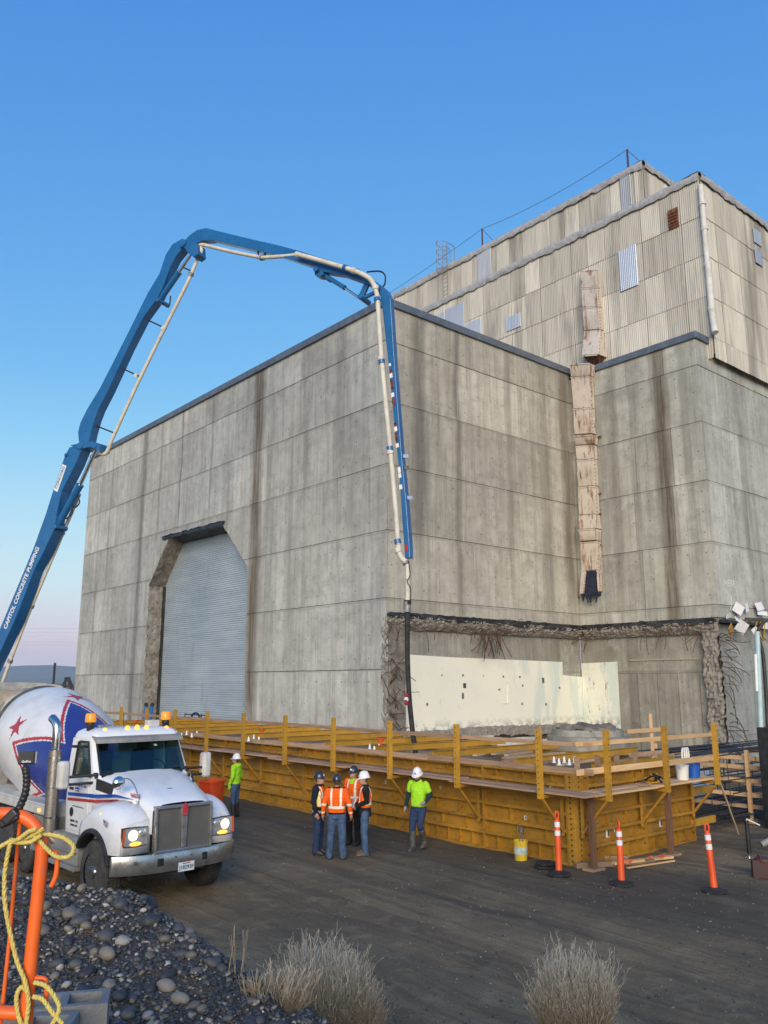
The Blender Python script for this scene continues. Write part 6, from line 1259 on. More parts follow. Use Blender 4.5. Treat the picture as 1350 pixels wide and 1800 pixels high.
# bucket
YB = mat('yellow_bucket_plastic', (.68, .47, .02), (.55, .38, .02), ns=4, rough=.5, dirt=(.45, .38, .25), ds=5)
def bucket(pos, label, m, r=.145, h=.36, lid=False, grp=None, spin=0):
    T = thing('bucket', label, 'bucket', pos, spin, grp, local=True); mb = MB(); mb.lathe([(r * .86, 0), (r, h * .93), (r * 1.05, h * .93), (r * 1.05, h), (r * .97, h), (r * .84, .02)], 24, None, True); mb.build('pail', m, T, smooth=35)
    mb = MB(); mb.tube([Vector((r * 1.05 * math.cos(a), -r * .55 * math.sin(a), h * .9 - .14 * math.sin(a))) for a in [PI * k / 10 for k in range(11)]], .005, 5); mb.build('bail', DCHR, T); return T
g = on_z(916, 1512); b1 = bucket((g.x, g.y, ground_z(g.x, g.y)), 'yellow bucket with tools standing on the dirt by the forms', YB, .155, .40, spin=.6)
mb = MB(); mb.lathe([(.151, .13), (.1525, .28)], 24, None, False); mb.build('label_band', mat('bucket_label', (.55, .56, .45), (.2, .35, .4), ns=14, rough=.6), b1, smooth=40)
for (x, y, l) in ((-.02, .02, .62), (.04, -.01, .58)): mb = MB(); mb.tube([(x, y, .1), (x + .02, y, l - .1)], .012, 6); mb.box((x + .025, y, l), (.05, .04, .16)); tag(link('float_tool', mb.mesh('float_tool', DCHR), None, (g.x, g.y, b1.location.z)), 'grey steel hand tool standing in the yellow bucket', 'tool', 'tools in the yellow bucket')
zp = ZWK + .05
p = Vector((18.35, YO + .32, zp)); bucket(p, 'white plastic bucket on the walkway planks', mat('white_bucket', (.72, .70, .66), (.6, .58, .54), ns=4, rough=.5), .15, .34); p = Vector((18.92, YO + .36, zp)); bucket(p, 'blue plastic bucket on the walkway planks', mat('blue_bucket', (.01, .10, .45), (.01, .08, .38), rough=.45), .16, .34)
p = Vector((18.75, YO + .5, zp + .36))
mb = MB()
for dx in (0, .11, .2): mb.tube([Vector((dx + .055 * math.cos(a), .02 * dx, .16 + .16 * math.sin(a))) for a in [2 * PI * k / 16 for k in range(17)]], .022, 7)
tag(link('strap_roll', mb.mesh('strap_roll', mat('white_strap', (.75, .74, .68), rough=.7), 50), None, p), 'white looped sling hanging above the blue bucket', 'sling')
g = Vector((XO + .9, YO + .1, zp)); mb = MB(); mb.lathe([(.045, 0), (.05, .02), (.05, .2), (.042, .22), (.042, .28), (.03, .29)], 14); tag(link('steel_flask', mb.mesh('steel_flask', mat('dark_flask', (.05, .05, .055), (.12, .12, .12), rough=.3, metal=.6), 40), None, g), 'dark steel drinking flask left on the walkway corner', 'flask')
# harness heap
T = thing('tool_harness', 'yellow and black harness heaped on the walkway planks', 'harness', (17.2, YO + .35, zp), 0, local=True)
for k in range(9):
    mb = MB(); pts = [Vector((RND.uniform(-.28, .22), RND.uniform(-.12, .12), RND.uniform(.02, .22 if k < 5 else .06))) for _ in range(5)]; mb.tube(catmull(pts, 4), .018, 6); mb.build('strap', [YELB, BLACKC][k % 2], T, smooth=50)
mb = MB(); mb.ball((-.02, 0, .12), (.1, .1, .1), 10, 8); mb.build('pouch', BLACKC, T, smooth=60)
mb = MB(); mb.box((-.45, 0, .02), (.35, .16, .03), (0, 0, .2)); tag(link('board_offcut', mb.mesh('board_offcut', PLANK), None, (17.2, YO + .3, zp)), 'short board lying flat on the walkway beside the harness', 'board')
# lumber pile on the ground
TM = mat('old_scrap_timber', (.20, .14, .09), (.30, .22, .15), ns=2, rough=.9, stretch=(.6, 9, 9), bump=.3, bs=18, rv=.3)
for (x, y, z, L, w, h, a, nm) in ((1040, 1524, .05, .75, .14, .1, .45, 'dark'), (1095, 1519, .05, 1.5, .1, .1, .5, 'a'), (1130, 1516, .05, 1.6, .14, .05, .62, 'b'), (1075, 1512, .05, .7, .15, .1, .2, 'c'), (1075, 1500, .14, .38, .1, .14, .9, 'd'), (1145, 1522, .03, 1.4, .05, .03, .72, 'e'), (1165, 1508, .04, .8, .09, .05, .5, 'f')):
    g = on_z(x, y); mb = MB(); mb.box((0, 0, z), (L, w, h)); tag(link('timber_offcut', mb.mesh('timber_offcut', TM if nm not in 'be' else WOODN), None, (g.x, g.y, ground_z(g.x, g.y)), (0, 0, a - .9), .006), {'dark': 'short dark timber block lying nearest the corner prop', 'a': 'longest grey timber in the scrap pile by the corner prop', 'b': 'pale fresh plank on top of the scrap pile', 'c': 'stubby thick timber at the back of the scrap pile', 'd': 'small timber block standing upright on the scrap pile', 'e': 'thin pale stick lying in front of the scrap pile', 'f': 'grey board end beside the right hand timber prop'}[nm], 'timber', 'scrap timbers on the dirt')
OT = mat('orange_flagging', (.9, .12, .03), rough=.6)
for k, (x, y) in enumerate(((1135, 1518), (1165, 1520), (1105, 1526))):
    g = on_z(x, y); mb = MB(); mb.tube(catmull([Vector((RND.uniform(-.2, .2), RND.uniform(-.1, .1), .1 + RND.uniform(0, .06))) for _ in range(6)], 4), .012, 4); tag(link('flagging_tape', mb.mesh('flagging_tape', OT), None, (g.x, g.y, ground_z(g.x, g.y))), 'crumpled orange flagging tape lying on scrap timber', 'tape', 'orange flagging tape scraps')
# leaning pole
b_ = on_z(1298, 1466); mb = MB(); mb.tube([b_, Vector((19.42, YO + .02, 1.55))], .022, 8); tag(mb.build('wooden_pole', mat('pale_wood_pole', (.55, .42, .28), (.45, .34, .22), rough=.7), smooth=50), 'thin pale wooden pole leaning against the end guard post', 'pole')
# rebar rack
o = on_z(1322, 1447); o.z = 0
rack = thing('rebar_rack', 'timber rack stacked with dark reinforcing bars beside the forms', 'rack', o)
BARM = mat('dark_new_rebar', (.035, .04, .055), (.07, .06, .06), ns=9, rough=.6, metal=.4, bump=.4, bs=120)
for dy, dx in ((0, 0), (.5, 2.6), (-.4, 5.0), (3.0, .3)):
    mb = MB(); mb.box(o + Vector((dx, dy, .95)), (.10, .09, 1.95), (.03, -.05, 0)); mb.build('rack_post', WOODN, rack, bevel=.005)
    mb = MB(); mb.box(o + Vector((dx + .05, dy, .04)), (.5, .2, .08), (0, 0, .3)); mb.build('rack_foot', WOOD, rack, bevel=.005)
for z, a in ((.42, 0), (.72, .02), (1.1, .0), (1.45, .03), (1.7, 0)):
    for dx in (0.09, 2.7): mb = MB(); mb.box(o + Vector((dx, 1.15 + RND.uniform(-.15, .1), z)), (.05, 2.9 + RND.uniform(-.4, .3), .11), (0, 0, a)); mb.build('rack_arm', RND.choice((WOOD, WOODN)), rack, bevel=.005)
for k in range(70):
    lay = RND.choice((.12, .15, .18, .22, .26, .30, 1.78, 1.80, 1.83, 1.86, 1.2, .82, .5)); yy = RND.uniform(-.1, 2.6); a = Vector((o.x - RND.uniform(.3, 2.2), o.y + yy, lay + RND.uniform(0, .03))); b = a + Vector((RND.uniform(5, 8), RND.uniform(-.25, .25), RND.uniform(-.02, .03)))
    MB().tube([a, b], .019, 5).build('reinforcing_bar', BARM, rack)
for k in range(16):
    a = Vector((o.x - .6 + RND.uniform(0, 3), o.y + .3 + RND.uniform(0, 2), .1)); MB().tube([a, a + Vector((RND.uniform(-.1, .1), 0, RND.uniform(1.0, 1.8)))], .011, 5).build('tie_bar', BARM, rack)
for (x, y, w, h, lab) in ((.5, 3.3, 1.6, 1.1, 'taller pale plastic sheet propped behind the rebar rack'), (3, 3.5, 1.8, .8, 'lower pale plastic sheet leaning past the end of the rebar rack')):
    mb = MB(); rough_strip(mb, lambda u, v: (Vector((o.x + x + w * u, o.y + y + .25 * v, h * v)), Vector((0, -1, 0))), 14, 8, .06, 1.6, x, .02)
    tag(mb.build('plastic_sheeting', mat('pale_sheeting', (.5, .55, .6), (.4, .45, .5), rough=.4, bump=.6, bs=6), smooth=40), lab, 'sheeting')
# trailer tongue with jack at the right edge
g = on_z(1318, 1512); TJ = thing('trailer_tongue', 'black trailer tongue with jack stand standing on the dirt', 'trailer', (g.x, g.y, ground_z(g.x, g.y)))
G = g.copy(); G.z = ground_z(g.x, g.y)
mb = MB(); mb.tube([G + Vector((0, 0, .10)), G + Vector((0, 0, .78))], .045, 12); mb.build('jack_tube', BLACKP, TJ, smooth=40)
mb = MB(); mb.tube([G, G + Vector((0, 0, .15))], .03, 10); mb.box(G + Vector((0, 0, .01)), (.24, .18, .02)); mb.build('jack_foot', ALU, TJ)
mb = MB(); mb.tube([G + Vector((0, 0, .78)), G + Vector((0, 0, .81)), G + RT * .28 - Vector((0, 0, -.68))], .014, 6); mb.build('crank', WHITEL, TJ)
mb = MB(); mb.beam(G + Vector((0, 0, .45)), G + RT * 2.6 + FW * .3 + Vector((0, 0, .42)), .09, .09); mb.build('tongue_beam', BLACKP, TJ, bevel=.006)
mb = MB(); mb.tube([G + RT * .28 + Vector((0, 0, .28)), G + RT * .5 + Vector((0, 0, .38))], .07, 10); mb.build('coupler', DGREY, TJ, smooth=50)
mb = MB(); mb.bx(G.x + 1.6, G.x + 3.4, G.y - 1.6, G.y - .2, .45, .6); mb.build('trailer_bed', BLACKP, TJ, bevel=.02)
for wy in (-1.75, -.05): mb = MB(); mb.tube([(G.x + 2.6, G.y + wy - .09, G.z + .33), (G.x + 2.6, G.y + wy + .09, G.z + .33)], .33, 24); mb.build('trailer_wheel', RUBBER, TJ, smooth=40, bevel=.03)
g2 = on_z(1338, 1545); mb = MB(); mb.box((0, 0, .17), (.24, .3, .32)); mb.tube([(-.12, 0, .3), (-.13, 0, .4), (.13, 0, .4), (.12, 0, .3)], .02, 6); mb.ball((0, -.05, .32), (.13, .16, .09), 10, 8); tag(link('engine_pump', mb.mesh('engine_pump', mat('maroon_engine', (.08, .02, .02), (.04, .035, .035), ns=8, rough=.5)), None, (g2.x, g2.y, ground_z(g2.x, g2.y)), (0, 0, .6), .02), 'small dark maroon engine sitting on the dirt under the trailer tongue', 'engine')
# mast with black cable and pale tube (far right)
q = at_depth(1345, 1345, 23.0); MT = thing('work_light_mast', 'pale blue mast with black cables rising from a dark box beside the wing', 'mast', (q.x, q.y, 0))
def mp(px, py): return at_depth(px, py, 23.0)
PBL = mat('pale_blue_tube', (.42, .56, .58), (.36, .48, .50), rough=.4)
MB().tube([mp(1340, 1345), mp(1331, 1110)], .07, 10).build('mast_tube', PBL, MT, smooth=50); MB().tube([mp(1331, 1215), mp(1328, 1150)], .045, 10).build('side_cylinder', WHITEL, MT, smooth=50)
MB().tube(catmull([mp(1352, 1345), mp(1347, 1230), mp(1341, 1150), mp(1332, 1112), mp(1345, 1090)], 5), .05, 8).build('black_cable', BLACKP, MT, smooth=50)
mb = MB(); c_ = mp(1356, 1340); mb.bx(c_.x - .28, c_.x + .6, c_.y - .5, c_.y + .2, 0, mp(1345, 1278).z); mb.build('power_box', BLACKP, MT, bevel=.03)
MB().beam(mp(1310, 1088), mp(1352, 1090), .06, .08).build('cross_arm', BLACKP, MT)
for k in range(5): MB().tube(catmull([mp(1332 + k * 3, 1088), mp(1328 + k * 4, 1108 + k * 3), mp(1338 + k * 3, 1126)], 5), .012, 5).build('yellow_cord', [YELB, BLACKP][k % 2], MT)
for (x, y, w, h, r) in ((1298, 1070, .5, .42, .5), (1313, 1068, .3, .38, -.4), (1304, 1102, .62, .5, .4), (1335, 1066, .55, .36, -.2), (1340, 1078, .6, .2, .05), (1347, 1100, .5, .3, .1), (1327, 1108, .25, .3, .9), (1281, 1083, .5, .18, -.15), (1297, 1090, .5, .2, .2)):
    a = on_y(x, y, Y2 - .25); mb = MB(); mb.box(a, (w, .03, h), (RND.uniform(-.5, .5), r, RND.uniform(-.5, .5))); mb.build('torn_insulation', mat('torn_white_board', (.74, .74, .75), (.62, .63, .66), ns=5, rough=.7), wing, bevel=.004)
a = on_y(1285, 1108, Y2 - .3); mb = MB(); mb.box(a, (.5, .04, .35), (.3, .7, .3)); mb.build('torn_insulation', mat('amber_foam', (.36, .2, .05), (.3, .16, .04), rough=.9), wing)
# concrete stub behind the forms
c_ = Vector((27.2, 19.9, 0)); ST = thing('concrete_pier', 'broken round concrete pier standing behind the timber rails', 'pier', c_)
mb = MB(); prof = [(1.55, 0), (1.55, 1.75), (1.35, 1.78), (1.3, 2.0), (.2, 2.05)]
mb.lathe(prof, 40, Matrix.Translation(c_)); mb.v = [tuple(Vector(v) + Vector((fbm(v, 1.3, 4), fbm(Vector(v) + Vector((9, 0, 0)), 1.3, 4), .5 * fbm(Vector(v), 2, 4))) * .06) for v in mb.v]; mb.build('pier_drum', C_LOW, ST, smooth=45)
mb = MB(); mb.lathe([(1.1, 1.95), (1.1, 2.06), (.8, 2.14), (.1, 2.1)], 40, Matrix.Translation(c_)); mb.v = [tuple(Vector(v) + Vector((fbm(v, 1.6, 4), fbm(Vector(v) + Vector((9, 0, 0)), 1.6, 4), fbm(Vector(v), 2.5, 4))) * .13) for v in mb.v]; mb.build('broken_top', C_BROKEN_DK, ST, smooth=45)
# rebar cap cones on the forms
CAPW = mat('white_cap_plastic', (.78, .78, .76), rough=.5)
cone = MB().lathe([(.055, 0), (.058, .012), (.036, .02), (.026, .11), (.01, .145)], 12).mesh('cone_cap', CAPW, 40)
for (px, py, n, lab) in ((986, 1342, 5, 'white cone cap set on the boards by the form corner'), (662, 1318, 3, 'white cone cap by the end of the pump hose'), (440, 1300, 4, 'white cone cap on the forms below the hall wall'), (322, 1293, 5, 'white cone cap on the forms before the roller door')):
    for k in range(n):
        q = on_z(px + k * (9 if n > 3 else 8) - 12, py + (3 if k % 2 else -1), FH + .1); tag(link('cone_cap', cone, None, q, (0, 0, k)), lab, 'cone', 'white cone caps on the forms')
ocone = MB().lathe([(.02, 0), (.03, .1), (.12, .2), (.13, .22), (.11, .22)], 14).mesh('funnel_cap', OT, 40)
for (px, py, lab) in ((669, 1312, 'orange funnel cap by the pump hose'), (460, 1293, 'orange funnel cap on the forms below the hall wall'), (238, 1275, 'orange funnel cap at the far forms left of the door')): tag(link('funnel_cap', ocone, None, on_z(px, py, FH + .1)), lab, 'cap')
# orange bin behind the truck, hose cart and blue props by the door
g = at_depth(371, 1405, 21.0); ORB = thing('orange_bin', 'upright orange plastic bin standing beyond the truck hood', 'bin', (g.x, g.y, 0), .4, local=True)
mb = MB(); mb.loops([[Vector((a * w, b * w * .8, z)) for a, b in ((-1, -.8), (-.8, -1), (.8, -1), (1, -.8), (1, .8), (.8, 1), (-.8, 1), (-1, .8))] for w, z in ((.2, 0), (.27, 1.38), (.3, 1.38), (.3, 1.43), (.25, 1.43), (.19, .1))]); mb.build('bin_body', mat('bin_orange', (.82, .09, .015), (.7, .07, .012), rough=.45), ORB, smooth=40)
for s in (-1, 1): mb = MB(); mb.tube([(s * .2 - .03, .28, .1), (s * .2 + .03, .28, .1)], .1, 14); mb.build('bin_wheel', RUBBER, ORB)
o = Vector((20.05, 36.6, 0)); HC = thing('hose_cart', 'black tube frame cart with hose and white bundle before the roller door', 'cart', o)
for dx, dy in ((0, 0), (0, 2.4), (0, .7), (0, 1.6)): MB().tube([o + Vector((dx, dy, 0)), o + Vector((dx, dy, 2.25))], .025, 6).build('frame_tube', BLACKP, HC)
for z in (2.2, 1.3): MB().tube([o + Vector((0, 0, z)), o + Vector((0, 2.4, z))], .025, 6).build('frame_tube', BLACKP, HC)
MB().tube([o + Vector((-.1, 1.1 + .55 * math.cos(a), 1.75 + .55 * math.sin(a))) for a in [2 * PI * k / 20 for k in range(21)]], .05, 8).build('hose_coil', BLACKP, HC)
mb = MB(); mb.ball(o + Vector((-.15, 1.4, 1.75)), (.2, .55, .22), 14, 9); mb.build('white_bundle', CLIPB, HC, smooth=60)
o = Vector((20.2, 43.6, 0))
for k in range(2):
    mb = MB(); mb.tube([o + Vector((0, k * .75, 0)), o + Vector((0, k * .75 - .45, 2.55))], .09, 10); T_ = thing('blue_prop', 'blue steel prop leaning beside the left door jamb', 'prop', o + Vector((0, k * .75, 0)), 0, 'blue props by the door jamb'); mb.build('prop_tube', mat('prop_blue', (.015, .14, .42), rough=.4), T_, smooth=50); MB().tube([o + Vector((0, k * .75 - .45, 2.5)), o + Vector((0, k * .75 - .48, 2.65))], .1, 10).build('prop_head', BLACKP, T_)
# far utility pole and frame on the horizon
POLE = mat('dark_pole', (.03, .03, .035), rough=.9)
p0 = at_depth(93, 1212, 140); mb = MB(); mb.tube([(p0.x, p0.y, 0), (p0.x, p0.y, at_depth(93, 1165, 140).z)], .2, 8); tag(mb.build('utility_pole', POLE), 'dark utility pole far off beyond the truck drum', 'pole')
mb = MB(); q = lambda x, y: at_depth(x, y, 130)
for a, b in (((105, 1215), (117, 1190)), ((131, 1215), (121, 1190)), ((112, 1215), (117, 1192)), ((126, 1215), (121, 1192)), ((113, 1192), (124, 1192)), ((110, 1206), (128, 1206)), ((117, 1190), (126, 1215))): mb.tube([q(*a), q(*b)], .12, 5)
for s in (105, 131, 112, 126): mb.tube([q(s, 1214), Vector((q(s, 1214).x, q(s, 1214).y, 0))], .12, 5)
tag(mb.build('derrick_frame', POLE), 'small dark derrick frame far off left of the hall', 'derrick')
for k, (ya, yb) in enumerate(((1104, 1106), (1111, 1112), (1129, 1129), (1133, 1134))):
    a = at_depth(-200, ya, 400); b = at_depth(330, yb, 400); MB_ = MB().tube([a, b], .045, 4); tag(MB_.build('power_line', mat('hazy_wire', (.3, .3, .34), rough=.8)), 'thin power line crossing the pale sky behind the boom', 'cable', 'power lines far behind the boom')
# ------------------------------------------------------------------ gravel mound with stones, brush, rail
RIDGE = [(-9, 8.6, 2.22), (-6, 8.0, 2.2), (-3.5, 7.6, 2.14), (-2.1, 7.2, 2.06), (-1.54, 6.6, 1.94), (-1.03, 6.0, 1.92), (-.64, 5.4, 1.84), (-.45, 4.8, 1.84), (-.3, 4.0, 1.9), (-.2, 3.0, 1.95)]
def mound_z(l, d):
    best = None
    for (a, b, za), (c, e, zc) in zip(RIDGE[:-1], RIDGE[1:]):
        dx, dy = c - a, e - b; t_ = max(0, min(1, ((l - a) * dx + (d - b) * dy) / (dx * dx + dy * dy))); qx, qy = a + dx * t_, b + dy * t_; ds = math.hypot(l - qx, d - qy)
        if best is None or ds < best[0]: best = (ds, za + (zc - za) * t_, dx * (d - b) - dy * (l - a))
    ds, zr, sgn = best
    z = zr - ds * .62 - .10 * min(1, ds) if sgn > 0 else zr - .16 * min(ds, 2.2)
    if sgn <= 0:
        k = smooth01((5.0 - d) / .7) * smooth01((-.9 - l) / .5); z = z * (1 - k) + 2.08 * k
    return z + .05 * fbm((l, d, 0), .9, 3) + .015 * fbm((l, d, 4), 4, 3)
def mw(l, d, z=None): p = RT * l + FW * d; return Vector((p.x, p.y, mound_z(l, d) if z is None else z))
ls = [-9 + .1 * i for i in range(104)]; ds_ = [1.5 + .1 * i for i in range(84)]
mm = MB(); mm.add([mw(l, d) for l in ls for d in ds_], [(i * len(ds_) + j, (i + 1) * len(ds_) + j, (i + 1) * len(ds_) + j + 1, i * len(ds_) + j + 1) for i in range(len(ls) - 1) for j in range(len(ds_) - 1)])
t = NT('gravel_fines'); P = t.pos(); g1 = t.noise(P, 3, 5, .6); vo = t.voro(P, 45.0)
col = t.mix(t.ramp(vo.outputs['Color'], [(.2, 0.0), (.8, 1.0)]), (.022, .022, .025), (.085, .08, .072)); col = t.mix(t.ramp(g1, [(.5, 0.0), (.66, .85)]), col, (.10, .072, .046))
t.bump(t.math('ADD', vo.outputs['Distance'], t.math('MULTIPLY', t.noise(P, 90, 3), .4)), .8, .02)
mound = struct(mm.build('gravel_mound', t.fin(col, .9, 0.0), smooth=60))
def stone_mesh(seed, sub):
    bm = bmesh.new(); bmesh.ops.create_icosphere(bm, subdivisions=sub, radius=1.0); rr = random.Random(seed); s = Vector((1, rr.uniform(.55, .92), rr.uniform(.34, .62)))
    for v in bm.verts:
        k = 1 + .16 * fbm(v.co + Vector((seed * 3.1, 0, 0)), .9, 2) + (.10 if seed % 3 == 0 else .03) * fbm(v.co + Vector((0, seed * 1.7, 0)), 2.2, 2); v.co = Vector((v.co.x * s.x, v.co.y * s.y, v.co.z * s.z)) * k
    me = bpy.data.meshes.new('stone'); bm.to_mesh(me); bm.free(); me.polygons.foreach_set('use_smooth', [True] * len(me.polygons)); return me
def stone_mat(name, attr=False):
    t = NT(name); v = t.obj(); r = t.rnd() if not attr else t.node('ShaderNodeAttribute', attribute_name='tone').outputs['Fac']
    base = t.ramp(r, [(0, (.018, .02, .025)), (.30, (.034, .038, .046)), (.52, (.06, .063, .068)), (.68, (.11, .104, .092)), (.80, (.18, .15, .11)), (.93, (.25, .23, .20)), (1.0, (.46, .44, .40))])
    vv = t.vmath('ADD', v if not attr else t.pos(), t.comb(t.math('MULTIPLY', r, 50.0), 0.0, 0.0)); n = t.noise(vv, 3.0 if not attr else 30.0, 5, .65)
    col = t.mix(t.ramp(n, [(.45, 0.0), (.75, .4)]), base, (.13, .11, .09)); t.bump(t.noise(vv, 14 if not attr else 120, 4), .25, .02)
    return t.fin(col, .62, 0.0)
SM = stone_mat('cobble'); SMP = stone_mat('pebble', True)
SV = [stone_mesh(k, 2) for k in range(9)]
for m_ in SV: m_.materials.append(SM)
rs = random.Random(21)
def px_of(p):
    v = p - EYE; return CX + FPX * v.dot(RT) / v.dot(F3), CY - FPX * v.dot(U3) / v.dot(F3)
def visible_ld():
    while True:
        d = rs.uniform(4.3, 8.0); l = rs.uniform(-4.2, .2); x, y = px_of(mw(l, d))
        if -40 < x < 620 and y < 1850: return l, d, x, y
def place(me, l, d, r, name='stone', flat=True):
    p = mw(l, d); o = bpy.data.objects.new(name, me); COL.objects.link(o); o.parent = mound; o.location = p + Vector((0, 0, r * rs.uniform(.1, .32))); o.scale = (r, r, r); o.rotation_euler = (rs.uniform(-.45, .45), rs.uniform(-.45, .45), rs.uniform(0, 6.28)); return o
def on_mound(px, py):
    best = None
    for k in range(120):
        d = 4.2 + k * .035; p = at_depth(px, py, d); l = p.dot(RT); h = abs(p.z - mound_z(l, d))
        if best is None or h < best[0]: best = (h, l, d)
    return best[1], best[2]
for (px, py, rpx, tone) in ((264, 1622, 19, 1), (38, 1610, 18, 0), (125, 1607, 18, 0), (141, 1623, 18, 0), (188, 1649, 16, 0), (165, 1678, 13, 0), (296, 1719, 18, 0), (286, 1640, 8, 1), (330, 1640, 13, 1), (105, 1702, 12, 1), (133, 1700, 12, 1), (250, 1580, 11, 1), (228, 1778, 13, 1), (315, 1760, 18, 0), (345, 1710, 11, 1), (263, 1682, 10, 0), (192, 1735, 12, 1), (396, 1752, 11, 1), (340, 1770, 12, 0), (325, 1665, 12, 0), (75, 1640, 14, 0), (265, 1740, 12, 0), (210, 1757, 14, 0), (35, 1690, 13, 0), (160, 1775, 14, 0), (400, 1790, 12, 1), (440, 1760, 10, 0), (225, 1790, 14, 1), (120, 1660, 11, 0), (235, 1755, 10, 1)):
    l, d = on_mound(px, py); o = place(rs.choice(SV), l, d, rpx / 1481 * d); o.rotation_euler.x *= .5
for k in range(268):
    l, d, x, y = visible_ld(); place(rs.choice(SV), l, d, abs(rs.gauss(.024, .022)) + .013)
# small stones: one mass
unit = [stone_mesh(50 + k, 1) for k in range(5)]; uv = [np.array([v.co[:] for v in m_.vertices]) for m_ in unit]; uf = [np.array([p.vertices[:] for p in m_.polygons]) for m_ in unit]
V_, F_, T_ = [], [], []; off = 0
for k in range(9500):
    if k < 8400: l, d, x, y = visible_ld()
    else: l, d = rs.uniform(-1.5, .9), rs.uniform(4.6, 8.6)
    r = abs(rs.gauss(.009, .008)) + .006; q = rs.randrange(5); R = np.array(Euler((rs.uniform(-.6, .6), rs.uniform(-.6, .6), rs.uniform(0, 6.28))).to_matrix()); p = mw(l, d)
    if p.z < ground_z(p.x, p.y) + .02: p.z = ground_z(p.x, p.y)
    V_.append(uv[q] @ R.T * r + np.array([p.x, p.y, p.z + r * .25])); F_.append(uf[q] + off); off += len(uv[q]); T_ += [rs.random() ** 1.25] * len(uv[q])
V_ = np.concatenate(V_); F_ = np.concatenate(F_); me = bpy.data.meshes.new('pebbles'); me.from_pydata(V_.tolist(), [], F_.tolist()); at = me.attributes.new('tone', 'FLOAT', 'POINT'); at.data.foreach_set('value', T_); me.materials.append(SMP); me.polygons.foreach_set('use_smooth', [True] * len(me.polygons))
po = link('pebbles', me, mound); po['kind'] = 'stuff'
# stray stones on the dirt
V_, F_, T_ = [], [], []; off = 0
for k in range(7000):
    d = 8.6 + 16 * rs.random() ** 1.7; l = rs.uniform(-.5, .5) * d * 1.05; p = cam_ground(l, d)
    if p.x > 14.2 and p.y > 10.2: continue
    p.z = ground_z(p.x, p.y); r = abs(rs.gauss(.008, .007)) + .005; q = rs.randrange(5); R = np.array(Euler((rs.uniform(-.6, .6), rs.uniform(-.6, .6), rs.uniform(0, 6.28))).to_matrix())
    V_.append(uv[q] @ R.T * r + np.array([p.x, p.y, p.z + r * .2])); F_.append(uf[q] + off); off += len(uv[q]); T_ += [.35 + .6 * rs.random()] * len(uv[q])
V_ = np.concatenate(V_); F_ = np.concatenate(F_); me = bpy.data.meshes.new('loose_gravel'); me.from_pydata(V_.tolist(), [], F_.tolist()); at = me.attributes.new('tone', 'FLOAT', 'POINT'); at.data.foreach_set('value', T_); me.materials.append(SMP); me.polygons.foreach_set('use_smooth', [True] * len(me.polygons))
lg = link('loose_gravel', me, GROUND); lg['kind'] = 'stuff'
